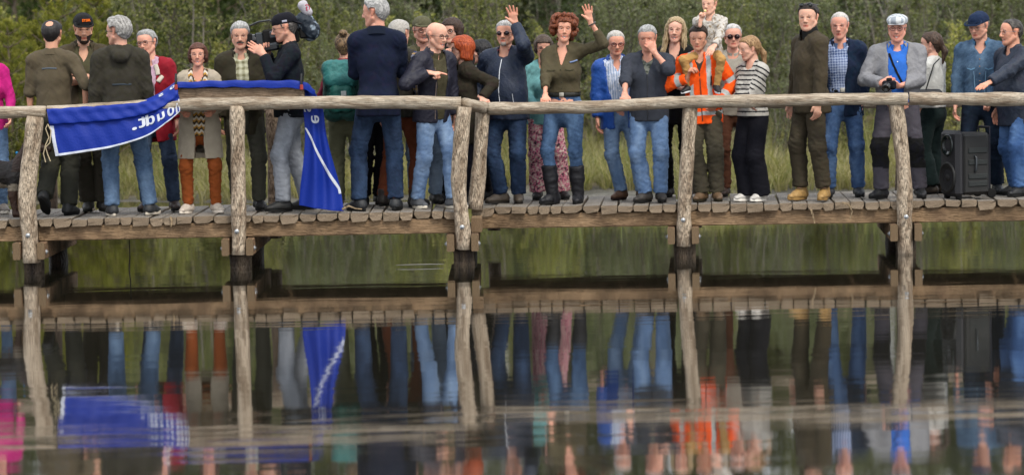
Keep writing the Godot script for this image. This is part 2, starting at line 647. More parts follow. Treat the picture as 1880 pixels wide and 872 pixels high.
func make_shoe(kind: String) -> Array:      # [upper, sole, lace or null]; the ankle stands at the origin's x and z, toes towards +z
	var up := Net.new()
	var so := Net.new()
	var hi: float = {"shoe": 0.075, "boot": 0.17, "tall": 0.12, "sneaker": 0.08}[kind]
	var pr := [
		cap(Vector3(0, 0.05, -0.045), Vector3(0, 0.045, 0.06), 0.042, 0.044, 0.03),
		cap(Vector3(0, 0.04, 0.06), Vector3(0.004, 0.034, 0.145), 0.045, 0.036, 0.03, FY, 1.15),
		cap(Vector3(0, 0.05, -0.03), Vector3(0, maxf(hi, 0.09), -0.022), 0.046, 0.043, 0.03, Vector3.ZERO, 1.0, true),
		cap(Vector3(0, 0.085, 0.0), Vector3(0, 0.05, 0.08), 0.036, 0.03, 0.03),
	]
	up.fill(pr, 0.011)
	up.cut_plane(Vector3(0, 0.022, 0), Vector3(0, -1, 0))
	up.build()
	var pts := []
	for i in 28:
		var a := TAU * i / 28
		var z := cos(a)
		var wd := 0.047 if z > 0.1 else 0.04
		pts.append(Vector3(sin(a) * wd * (1.0 - 0.18 * maxf(0, -z)), 0, 0.046 + z * 0.137))
	for lv in [0.0, 0.006, 0.026, 0.03]:
		var g := 0.94 if lv == 0.0 or lv > 0.028 else 1.0
		for p in pts:
			so.v.append(Vector3(p.x * g, lv + (0.006 if p.z > 0.14 else 0.0), 0.046 + (p.z - 0.046) * g))
	for j in 3:
		for i in 28:
			net_faces(so, j * 28 + i, j * 28 + (i + 1) % 28, (j + 1) * 28 + (i + 1) % 28, (j + 1) * 28 + i)
	for j in [0, 3]:
		var c := so.v.size()
		so.v.append(Vector3(0, 0.0 if j == 0 else 0.03, 0.046))
		for i in 28:
			so.idx.append_array(PackedInt32Array([c, j * 28 + i, j * 28 + (i + 1) % 28]))
	fix_out(so)
	var lace := []
	if kind != "tall":
		for i in (5 if kind == "boot" else 4):
			var t := i / 4.0
			var z := lerpf(0.085, 0.022, t) if kind != "boot" else lerpf(0.08, 0.01, t)
			var y := lerpf(0.079, 0.113, t) if kind != "boot" else lerpf(0.078, 0.15, t * t * 0.6 + t * 0.4)
			lace.append(net_tube([Vector3(-0.022, y - 0.006, z), Vector3(0, y + 0.004, z + 0.004), Vector3(0.022, y - 0.006, z)], [0.0032], 6))
	return [up, so, joined(lace) if lace else null]

func solve_limb(a: Vector3, b: Vector3, l1: float, l2: float, pole: Vector3) -> Array:
	var d := b - a
	var ln := clampf(d.length(), absf(l1 - l2) + 0.01, (l1 + l2) * 0.998)
	var dir := d.normalized()
	var ca := clampf((l1 * l1 + ln * ln - l2 * l2) / (2.0 * l1 * ln), -1.0, 1.0)
	var perp := (pole - dir * pole.dot(dir)).normalized()
	return [a + dir * l1 * ca + perp * l1 * sqrt(1.0 - ca * ca), a + dir * ln]

func skeleton(d: Dictionary) -> Dictionary:
	var hh: float = d.h / 1.8
	var fem: bool = d.get("fem", false)
	var wd: float = d.get("w", 1.0) * hh
	var k := {"hh": hh, "fem": fem, "w": wd, "belly": d.get("belly", 0.0) * hh}
	k.P = Vector3(0, 0.93 * hh, 0) + d.get("hip", Vector3.ZERO) * hh
	k.B = Basis(FY, deg_to_rad(d.get("twist", 0.0))) * Basis(FX, deg_to_rad(d.get("lean", 0.0))) * Basis(FZ, deg_to_rad(-d.get("roll", 0.0)))
	var turn := Transform3D(Basis(FY, deg_to_rad(d.yaw)), Vector3(d.x, d.get("base", DECK), d.z))
	k.turn = turn
	var sw: float = (0.153 if fem else 0.184) * wd
	var raise_l: float = d.get("sl", 0.0)
	var raise_r: float = d.get("sr", 0.0)
	k.ls = tp(k, sw / hh, 0.503 + raise_l, -0.005)
	k.rs = tp(k, -sw / hh, 0.503 + raise_r, -0.005)
	k.neck = tp(k, 0, 0.56, -0.012)
	# arms
	for s in ["l", "r"]:
		var sg := 1.0 if s == "l" else -1.0
		var sh: Vector3 = k[s + "s"]
		var target: Vector3
		if d.has(s + "aw"):
			target = turn.affine_inverse() * (d[s + "aw"] as Vector3)
		elif d.has(s + "a"):
			target = (d[s + "a"] as Vector3) * hh
		else:
			target = sh + k.B * Vector3(sg * 0.06, -0.54, 0.05) * hh
		var pole: Vector3 = d.get(s + "p", Vector3(sg * 0.5, -0.35, -0.8))
		var r := solve_limb(sh, target, 0.29 * hh, 0.25 * hh, pole)
		k[s + "e"] = r[0]
		k[s + "w"] = r[1]
		# legs
		var ft: Array = d.get(s + "f", [sg * 0.095, 0.0, sg * 14.0])
		var hp := tp(k, sg * 0.088 * (1.03 if fem else 1.0) * wd / hh, -0.01, 0)
		var an := Vector3(ft[0], (0.085 + (ft[3] if ft.size() > 3 else 0.0)) * hh, ft[1] - 0.02)
		var fy := deg_to_rad(ft[2])
		var r2 := solve_limb(hp, an, 0.425 * hh, 0.43 * hh, Vector3(sin(fy), 0, cos(fy)))
		k[s + "h"] = hp
		k[s + "k"] = r2[0]
		k[s + "n"] = r2[1]
		k[s + "fy"] = fy
		k[s + "fp"] = deg_to_rad(ft[4] if ft.size() > 4 else 0.0)
	var hy: float = deg_to_rad(d.get("hy", d.yaw) - d.yaw)
	var hb := Basis(FY, hy) * Basis(FX, deg_to_rad(d.get("hp", 0.0))) * Basis(FZ, deg_to_rad(-d.get("ht", 0.0)))
	var hs: float = 1.06 * d.get("hs", 1.0) * lerpf(hh, 1.0, 0.5) * (0.95 if fem else 1.0)
	k.hs = hs
	k.head = Transform3D(hb.scaled_local(Vector3(d.get("fw", 1.0) * hs, hs, hs)), k.neck + k.B * Vector3(0, 0.062, 0.014) * hh + hb * Vector3(0, 0.12, 0.012) * hs)
	return k

func tp(k: Dictionary, x: float, y: float, z: float) -> Vector3:
	return k.P + k.B * (Vector3(x, y, z) * k.hh)

func torso_prims(k: Dictionary, inf: float, o: Dictionary) -> Array:
	var w: float = k.w / k.hh
	var fem: bool = k.fem
	var f: Vector3 = k.B * FZ
	var hh: float = k.hh
	var i := inf / hh
	var bl: float = k.belly / hh
	var low: float = o.get("low", minf(-0.06, o.get("hem", 0.0) - 0.03))
	var loose: float = o.get("loose", 0.0) / hh
	var rw := (0.128 if not fem else 0.116) * w + i + bl * 0.55
	var rc := (0.152 if not fem else 0.136) * w + i
	var rh := (0.138 if not fem else 0.152) * w + i + bl * 0.3 + loose * 0.6
	var pr := [
		cap(tp(k, 0, low, bl * 0.2), tp(k, 0, 0.04, bl * 0.3), (rh + loose) * hh, rh * hh, 0.04, f, 1.32),
		cap(tp(k, 0, 0.04, bl * 0.3), tp(k, 0, 0.17, bl * 0.55), rh * hh, (rw + loose * 0.6) * hh, 0.04, f, 1.3 - bl),
		cap(tp(k, 0, 0.17, bl * 0.55), tp(k, 0, 0.34, 0.008 + bl * 0.2), (rw + loose * 0.6) * hh, rc * hh, 0.04, f, 1.32 - bl * 0.5),
		cap(tp(k, 0, 0.34, 0.008 + bl * 0.2), tp(k, 0, 0.455, -0.005), rc * hh, (0.115 * w + i) * hh, 0.04, f, 1.38),
		cap(k.ls + k.B * Vector3(-0.03, 0, 0) * hh, k.rs + k.B * Vector3(0.03, 0, 0) * hh, (0.055 + i) * hh, (0.055 + i) * hh, 0.05),
		cap(k.neck + k.B * Vector3(0, 0.01, 0) * hh, (k.ls as Vector3).lerp(k.neck, 0.3) + k.B * Vector3(0, 0.025, 0) * hh, (0.056 + i * 0.4) * hh, (0.04 + i * 0.6) * hh, 0.04),
		cap(k.neck + k.B * Vector3(0, 0.01, 0) * hh, (k.rs as Vector3).lerp(k.neck, 0.3) + k.B * Vector3(0, 0.025, 0) * hh, (0.056 + i * 0.4) * hh, (0.04 + i * 0.6) * hh, 0.04),
	]
	if o.get("hem", 0.0) < -0.03:
		for s in [-1.0, 1.0]:
			pr.append(cap(tp(k, s * 0.06, 0.0, -0.04), tp(k, s * 0.07, low, -0.03), (0.097 * w + i) * hh, (0.1 * w + i) * hh, 0.05))
	if fem:
		for s in [-1.0, 1.0]:
			pr.append(ball(tp(k, s * 0.066, 0.325, 0.085), (0.062 * w + i * 0.6) * hh, 0.05))
	return pr

func sleeve_prims(k: Dictionary, inf: float, frac: float, only := "") -> Array:
	var pr := []
	var hh: float = k.hh
	for s in ["l", "r"]:
		if only and s != only:
			continue
		var sh: Vector3 = k[s + "s"]
		var el: Vector3 = k[s + "e"]
		var wr: Vector3 = k[s + "w"]
		var m := lerpf(hh, k.w, 0.6) * (0.87 if k.fem else 1.0)
		if frac > 1.0:
			pr.append(cap(sh, el, 0.049 * m + inf * 0.85, 0.039 * m + inf * 0.85, 0.045))
			pr.append(cap(el, el.lerp(wr, frac - 1.0), 0.039 * m + inf * 0.85, (0.031 if inf > 0.0 else 0.027) * m + inf * 0.8, 0.02, Vector3.ZERO, 1.0, inf > 0.0))
		else:
			pr.append(cap(sh, sh.lerp(el, frac), 0.049 * m + inf, 0.043 * m + inf, 0.045, Vector3.ZERO, 1.0, true))
	return pr

func leg_prims(k: Dictionary, inf: float, th: float, kn: float, an: float, upto := 1.0, flare := false) -> Array:
	var pr := []
	var w := lerpf(k.hh, k.w, 0.7)
	for s in ["l", "r"]:
		var hp: Vector3 = k[s + "h"]
		var kk: Vector3 = k[s + "k"]
		var nn: Vector3 = k[s + "n"]
		pr.append(cap(hp, kk, th * w + inf, kn * w + inf, 0.03))
		var mid := kk.lerp(nn, 0.35) - Vector3(sin(k[s + "fy"]), 0, cos(k[s + "fy"])) * 0.012 * w
		pr.append(cap(kk, mid, kn * w + inf, lerpf(kn, an, 0.3) * w + inf, 0.03))
		pr.append(cap(mid, kk.lerp(nn, upto), lerpf(kn, an, 0.3) * w + inf, an * w + inf, 0.02, Vector3.ZERO, 1.0, inf > 0.0))
	return pr

func fold(q: Net, k: Dictionary, amp: float, legs: bool, sd: float) -> void:
	q.normals()
	var pts := [k.lk, k.rk, k.ln, k.rn] if legs else [k.le, k.re, k.ls, k.rs]
	var off := Vector3(sd * 3.7, sd * 1.3, sd * 2.1)
	for i in q.v.size():
		var p := q.v[i]
		var g := 0.35
		for j in 4:
			var e: Vector3 = p - pts[j]
			g += (0.9 if j < 2 else 0.75) * exp(-e.length_squared() * (55.0 if legs else 60.0))
		var n1 := 0.0
		var n2 := 0.0
		if legs:
			n1 = nz_fold.get_noise_3dv(Vector3(p.x * 5.0, p.y * 19.0 + p.x * 9.0, p.z * 5.0) + off)
			n2 = nz_fold.get_noise_3dv(Vector3(p.x * 9.0, p.y * 42.0 - p.x * 14.0, p.z * 9.0) - off)
		else:
			n1 = nz_fold.get_noise_3dv(Vector3(p.x * 10.0 + p.y * 6.0 * signf(p.x), p.y * 4.0, p.z * 10.0) + off)
			n2 = nz_fold.get_noise_3dv(Vector3(p.x * 8.0, p.y * 26.0 - absf(p.x) * 18.0, p.z * 8.0) - off)
		var rdg := 0.3 - absf(n1) * 1.4
		q.v[i] = p + q.nrm[i] * amp * (rdg * (0.38 + 0.6 * g) + n2 * 0.7 * (g - 0.25))
	q.normals()

# colours of a garment, by where on the body the cloth lies
func paint(q: Net, k: Dictionary, g: Dictionary, legs: bool, sd: float) -> void:
	var base: Color = c8(g.c)
	var alt: Color = c8(g.get("c2", g.c))
	if g.get("pat", "") == "denim":
		base = base.lerp(Color(0.5, 0.5, 0.5) * (base.g * 2.0), 0.28)
		alt = alt.lerp(Color(0.5, 0.5, 0.5) * (alt.g * 2.0), 0.28)
	var alt2: Color = c8(g.get("c3", g.get("c2", g.c)))
	var pat: String = g.get("pat", "")
	q.col.resize(q.v.size())
	var inv: Basis = (k.B as Basis).inverse()
	var off := Vector3(sd * 5.1, sd * 2.2, sd * 1.7)
	for i in q.v.size():
		var p := q.v[i]
		var t: Vector3 = inv * (p - (k.P as Vector3)) / k.hh
		var n := nz_fine.get_noise_3dv(p * 11.0 + off)
		var c := base
		if pat == "denim":
			var wear := clampf(nz_fold.get_noise_3dv(Vector3(p.x * 7.0, p.y * 3.0, p.z * 7.0) + off) * 0.9 + 0.25, 0.0, 1.0)
			var streak := nz_fine.get_noise_3dv(Vector3(p.x * 40.0, p.y * 90.0, p.z * 40.0) + off)
			c = base.lerp(alt, clampf(0.12 + wear * 0.55 + streak * 0.22, 0.0, 1.0))
		elif pat == "breton" or pat == "bands":
			var u := t.y
			var best := 0.11
			for s in ["l", "r"]:
				for sg in [[s + "s", s + "e", 0.0], [s + "e", s + "w", 0.29]]:
					var a: Vector3 = k[sg[0]]
					var b: Vector3 = k[sg[1]]
					var ab := b - a
					var tt := clampf((p - a).dot(ab) / ab.length_squared(), -0.1, 1.0)
					var ds := (p - a - ab * tt).length()
					if ds < best and absf(t.x) > 0.1:
						best = ds
						u = 0.5 - (sg[2] + tt * ab.length() / k.hh)
			var ph: float = fposmod(u, g.get("period", 0.046)) / g.get("period", 0.046)
			c = alt if ph < g.get("share", 0.26) else base
		elif pat == "pin":
			var ph: float = fposmod(t.x + (0.35 * t.z if absf(t.x) > 0.1 else 0.0), g.get("period", 0.026)) / g.get("period", 0.026)
			c = alt if ph < 0.42 else base
		elif pat == "check":
			var pd: float = g.get("period", 0.034)
			var a := 1.0 if fposmod(t.x, pd) < pd * 0.45 else 0.0
			var b := 1.0 if fposmod(t.y, pd) < pd * 0.45 else 0.0
			c = base.lerp(alt, (a + b) * 0.5)
			if g.has("c3") and (fposmod(t.x + 0.01, pd) < pd * 0.2 or fposmod(t.y + 0.01, pd) < pd * 0.2):
				c = c.lerp(alt2, 0.7)
		elif pat == "zig":
			var row := fposmod(t.y + absf(fposmod(t.x, 0.05) - 0.025) * 1.1, 0.07) / 0.07
			c = base if row < 0.3 else (alt if row < 0.62 else (alt2 if row < 0.84 else Color(0.04, 0.03, 0.025)))
		elif pat == "paisley":
			var m1 := nz_fine.get_noise_3dv(p * 30.0)
			var dia := absf(fposmod(p.x * 9.0 + p.y * 5.5, 1.0) - 0.5) + absf(fposmod(p.x * -9.0 + p.y * 5.5, 1.0) - 0.5)
			var rg := absf(sin(dia * 15.0))
			c = base if rg < 0.5 else alt
			if m1 > 0.22: c = alt2
			elif m1 < -0.3: c = Color(0.06, 0.04, 0.05)
		elif pat == "spots":
			if nz_fine.get_noise_3dv(p * 26.0 + off) > g.get("thr", 0.18): c = alt
		elif pat == "hivis":
			var band := (absf(t.y - 0.1) < 0.027 or absf(t.y + 0.02) < 0.02)
			var brace := absf(absf(t.x) - 0.095) < 0.024 and t.y > 0.12
			for s in ["l", "r"]:
				var a: Vector3 = k[s + "s"]
				var b: Vector3 = k[s + "e"]
				var ab := b - a
				var tt := (p - a).dot(ab) / ab.length_squared()
				if (p - a - ab * clampf(tt, 0, 1)).length() < 0.1 * k.hh and absf(t.x) > 0.165:
					brace = false
					band = absf(tt - 0.78) < 0.085
				var wr: Vector3 = k[s + "w"]
				var fa := wr - b
				var t2 := (p - b).dot(fa) / fa.length_squared()
				if t2 > 0.2 and (p - b - fa * clampf(t2, 0, 1)).length() < 0.08:
					brace = false
					band = absf(t2 - 0.62) < 0.11
			if band or brace:
				c = alt
		elif pat == "knees":
			for s in ["l", "r"]:
				var kk: Vector3 = k[s + "k"]
				if p.y < kk.y + 0.09 and p.y > kk.y - 0.19 and Vector2(p.x - kk.x, 0).length() < 0.3:
					c = alt
		elif pat == "yoke":
			if t.y > g.get("at", 0.36): c = alt
		elif pat == "twotone":
			if fposmod(t.x * 0.7 + nz_fold.get_noise_3dv(p * 4.0 + off) * 0.1, 0.12) < 0.05: c = alt
		var m: float = 1.0 + n * g.get("mottle", 0.13)
		q.col[i] = Color(c.r * m, c.g * m, c.b * m)

func make_top(k: Dictionary, g: Dictionary, sd: float) -> Net:
	var q := Net.new()
	var inf: float = 0.8 * g.get("inf", 0.018)
	var pr := torso_prims(k, inf, g)
	var fr: float = g.get("sleeve", 1.95)
	if fr > 0.0:
		pr.append_array(sleeve_prims(k, inf * 0.9 + 0.004, fr))
	if g.get("hood", false):
		var r: float = 0.05 * k.hh
		pr.append(cap(k.neck + k.B * Vector3(0.075, 0.02, -0.03) * k.hh, k.neck + k.B * Vector3(0.02, -0.035, -0.125) * k.hh, r * 0.8, r * 1.15, 0.03))
		pr.append(cap(k.neck + k.B * Vector3(-0.075, 0.02, -0.03) * k.hh, k.neck + k.B * Vector3(-0.02, -0.035, -0.125) * k.hh, r * 0.8, r * 1.15, 0.03))
		pr.append(cap(k.neck + k.B * Vector3(0.085, 0.025, -0.02) * k.hh, k.neck + k.B * Vector3(0.06, -0.01, 0.065) * k.hh, r * 0.75, r * 0.5, 0.03))
		pr.append(cap(k.neck + k.B * Vector3(-0.085, 0.025, -0.02) * k.hh, k.neck + k.B * Vector3(-0.06, -0.01, 0.065) * k.hh, r * 0.75, r * 0.5, 0.03))
	for e in g.get("extra", []):
		pr.append(cap(tp(k, e[0], e[1], e[2]), tp(k, e[3], e[4], e[5]), e[6] * k.hh, e[7] * k.hh, 0.03))
	q.fill(pr, g.get("cell", 0.0135))
	var hem: float = g.get("hem", -0.1)
	q.cut_plane(tp(k, 0, hem, 0), k.B * Vector3(0, -1, 0))
	# the neck opening and, on an open jacket, the gap down the front
	var inv := Transform3D(k.B, k.P).affine_inverse()
	var hh: float = k.hh
	var gap: float = g.get("gap", 0.0)
	var gx: float = g.get("gx", 0.0)
	var vee: float = g.get("vee", 0.02)
	var vw: float = g.get("vw", 0.055)
	q.cut_with(func(p: Vector3) -> float:
		var t: Vector3 = inv * p / hh
		if t.y > 0.535 - vee and t.z > -0.03:
			var wv := vw * clampf((t.y - (0.535 - vee)) / maxf(vee, 0.01), 0.0, 1.0)
			var e := minf(wv - absf(t.x), t.z - 0.0)
			if gap > 0.0 and t.z > 0.02:
				var wg := gap * (0.75 + 0.5 * clampf((t.y - 0.1) * 2.0, -0.3, 1.0)) - absf(t.x - gx)
				e = maxf(e, wg)
			return e * hh
		if gap > 0.0 and t.z > 0.0 and absf(t.x - gx) < gap * 2.0:
			var wg := gap * (0.75 + 0.5 * clampf((t.y - 0.1) * 2.0, -0.3, 1.0) + 0.08 * sin(t.y * 17.0 + sd)) - absf(t.x - gx)
			return minf(wg, t.z * 2.0) * hh
		return -1.0)
	q.build()
	fold(q, k, g.get("fold", 0.011), false, sd)
	paint(q, k, g, false, sd)
	return q

func make_bottom(k: Dictionary, g: Dictionary, sd: float) -> Net:
	var q := Net.new()
	var st: Array = {"slim": [0.086, 0.062, 0.05], "straight": [0.092, 0.07, 0.064], "work": [0.1, 0.08, 0.074], "wide": [0.098, 0.092, 0.105], "tuck": [0.084, 0.056, 0.036], "bell": [0.088, 0.07, 0.09]}[g.get("cut", "straight")]
	var inf: float = g.get("inf", 0.004)
	var w: float = k.w
	var f: Vector3 = k.B * FZ
	var fem: float = 1.06 if k.fem else 1.0
	var pr := [
		cap(tp(k, 0, -0.03, -0.005), tp(k, 0, 0.1, k.belly * 0.3), 0.144 * w * fem + inf, 0.135 * w + inf + k.belly * 0.3, 0.04, f, 1.3),
		ball(tp(k, 0.055, -0.035, -0.035), 0.095 * w, 0.05),
		ball(tp(k, -0.055, -0.035, -0.035), 0.095 * w, 0.05),
		cap(tp(k, -0.04, -0.085, 0.0), tp(k, 0.04, -0.085, 0.0), 0.078 * w, 0.078 * w, 0.04),
	]
	pr.append_array(leg_prims(k, inf, st[0], st[1], st[2], g.get("upto", 0.97)))
	q.fill(pr, g.get("cell", 0.0135))
	q.cut_plane(tp(k, 0, 0.135, 0), k.B * FY)
	q.build()
	fold(q, k, g.get("fold", 0.012), true, sd)
	paint(q, k, g, true, sd)
	return q

func surface_at(q: Net, k: Dictionary, pts: Array, lift: float, back := false) -> Array:   # torso points (x, y) pushed onto the garment's front or back
	var out := []
	var inv := Transform3D(k.B, k.P).affine_inverse()
	for p in pts:
		var best := -1.0
		for v in q.v:
			var t: Vector3 = inv * v / k.hh
			var z := -t.z if back else t.z
			if z > best and absf(t.x - p.x) < 0.016 and absf(t.y - p.y) < 0.016:
				best = z
		if best < -0.9:
			best = 0.1
		best += lift
		out.append(tp(k, p.x, p.y, -best if back else best))
	return out

func make_collar(k: Dictionary, r: float, high: float, flare: float, gap_deg: float, tilt := 0.0) -> Net:
	var q := Net.new()
	var hh: float = k.hh
	var n := 22
	var b: Basis = (k.B as Basis) * Basis(FX, deg_to_rad(14.0 + tilt))
	var c: Vector3 = k.neck + k.B * Vector3(0, 0.012, 0.004) * hh
	for i in n + 1:
		var a := deg_to_rad(gap_deg + (360.0 - 2.0 * gap_deg) * i / n)
		var dir := Vector3(sin(a), 0, cos(a))
		var fr := maxf(0.0, cos(a))
		var rr := r * (1.0 + 0.1 * absf(sin(a)))
		for pr in [[rr + flare + 0.006, -0.03 - 0.02 * fr], [rr + flare * 0.75, high * 0.55], [rr + 0.004, high], [rr - 0.004, high], [rr - 0.005, high * 0.4], [rr - 0.004, -0.02]]:
			q.v.append(c + b * (dir * pr[0] + FY * (pr[1] - 0.012 * fr)) * hh)
	for i in n:
		for j in 5:
			net_faces(q, i * 6 + j, (i + 1) * 6 + j, (i + 1) * 6 + j + 1, i * 6 + j + 1)
	return q

# ---- hair and hats live in the head's own axes
func hair_line(z: float, high: float) -> float:
	var pts := [[-0.2, -0.075], [-0.075, -0.07], [-0.045, -0.04], [-0.03, 0.0], [-0.012, 0.02], [0.004, 0.024], [0.012, 0.0], [0.026, 0.012], [0.036, 0.04], [0.056, 0.06 + high], [0.075, 0.07 + high], [0.2, 0.075 + high]]
	for i in pts.size() - 1:
		if z <= pts[i + 1][0]:
			return lerpf(pts[i][1], pts[i + 1][1], (z - pts[i][0]) / (pts[i + 1][0] - pts[i][0]))
	return 0.08

func make_short_hair(head: Net, o: Dictionary, sd: float) -> Net:
	var q := Net.new()
	var high: float = o.get("high", 0.0)
	var th: float = o.get("t", 0.012)
	var crown: float = o.get("crown", 0.0)       # bald spot radius
	var top: float = o.get("top", 1.0)
	var m := PackedFloat32Array()
	m.resize(head.v.size())
	for i in head.v.size():
		var p := head.v[i]
		var a := p.y - hair_line(p.z, high)
		if absf(p.x) > 0.073 and p.y < 0.034 and p.z > -0.034 and p.z < 0.014:
			a = -0.01
		if crown > 0.0:
			a = minf(a, (p - Vector3(0, 0.09, o.get("cz", -0.05))).length() - crown)
		m[i] = a
	var remap := {}
	var lim: float = -0.003
	for t in range(0, head.idx.size(), 3):
		var ok := true
		for j in 3:
			if m[head.idx[t + j]] < lim:
				ok = false
		if not ok:
			continue
		for j in 3:
			var i := head.idx[t + j]
			if not remap.has(i):
				remap[i] = q.v.size()
				var p := head.v[i]
				var e := clampf(m[i] / 0.02, 0.0, 1.0)
				var up := clampf((p.y - 0.03) / 0.06, 0.0, 1.0)
				var n := nz_fine.get_noise_3dv(Vector3(p.x * 75, p.y * 25, p.z * 16) + Vector3(sd, sd, sd))
				var n2 := nz_fine.get_noise_3dv(p * 130.0)
				if o.get("hat", false) and p.y > 0.03: e *= 0.12
				q.v.append(p + head.nrm[i] * (0.001 + th * e * lerpf(0.75, top, up) * (1.0 + n * o.get("wave", 0.35) + n2 * 0.16)))
				var cc: Color = c8(o.c) if nz_fine.get_noise_3dv(Vector3(p.x * 80, p.y * 18, p.z * 20) - Vector3(sd, 0, 0)) < 0.05 else c8(o.get("c2", o.c))
				var mm := 1.0 + n2 * 0.5
				q.col.append(Color(cc.r * mm, cc.g * mm, cc.b * mm))
			q.idx.append(remap[i])
	return q

func make_beard(head: Net, o: Dictionary, sd: float) -> Net:
	var q := Net.new()
	var remap := {}
	var m := PackedByteArray()
	m.resize(head.v.size())
	var kind: String = o.kind
	for i in head.v.size():
		var p := head.v[i]
		var inside := false
		if kind == "beard":
			inside = p.z > 0.0 and p.y < -0.06 + absf(p.x) * 0.3 and p.y > -0.122 and not (absf(p.x) < 0.022 and p.y > -0.084 and p.y < -0.058) and p.y < -0.044
		elif kind == "moustache":
			inside = p.z > 0.07 and absf(p.x) < 0.03 and p.y < -0.043 and p.y > -0.062 - absf(p.x) * 0.1
		elif kind == "goatee":
			inside = p.z > 0.055 and absf(p.x) < 0.026 and p.y < -0.046 and p.y > -0.12 and not (absf(p.x) < 0.02 and p.y > -0.084 and p.y < -0.058)
		m[i] = 1 if inside else 0
	for t in range(0, head.idx.size(), 3):
		if m[head.idx[t]] + m[head.idx[t + 1]] + m[head.idx[t + 2]] < 3:
			continue
		for j in 3:
			var i := head.idx[t + j]
			if not remap.has(i):
				remap[i] = q.v.size()
				var n := nz_fine.get_noise_3dv(head.v[i] * 140.0)
				q.v.append(head.v[i] + head.nrm[i] * o.get("t", 0.004) * (1.0 + n))
				var c := c8(o.c)
				q.col.append(Color(c.r * (1 + n * 0.4), c.g * (1 + n * 0.4), c.b * (1 + n * 0.4)))
			q.idx.append(remap[i])
	return q

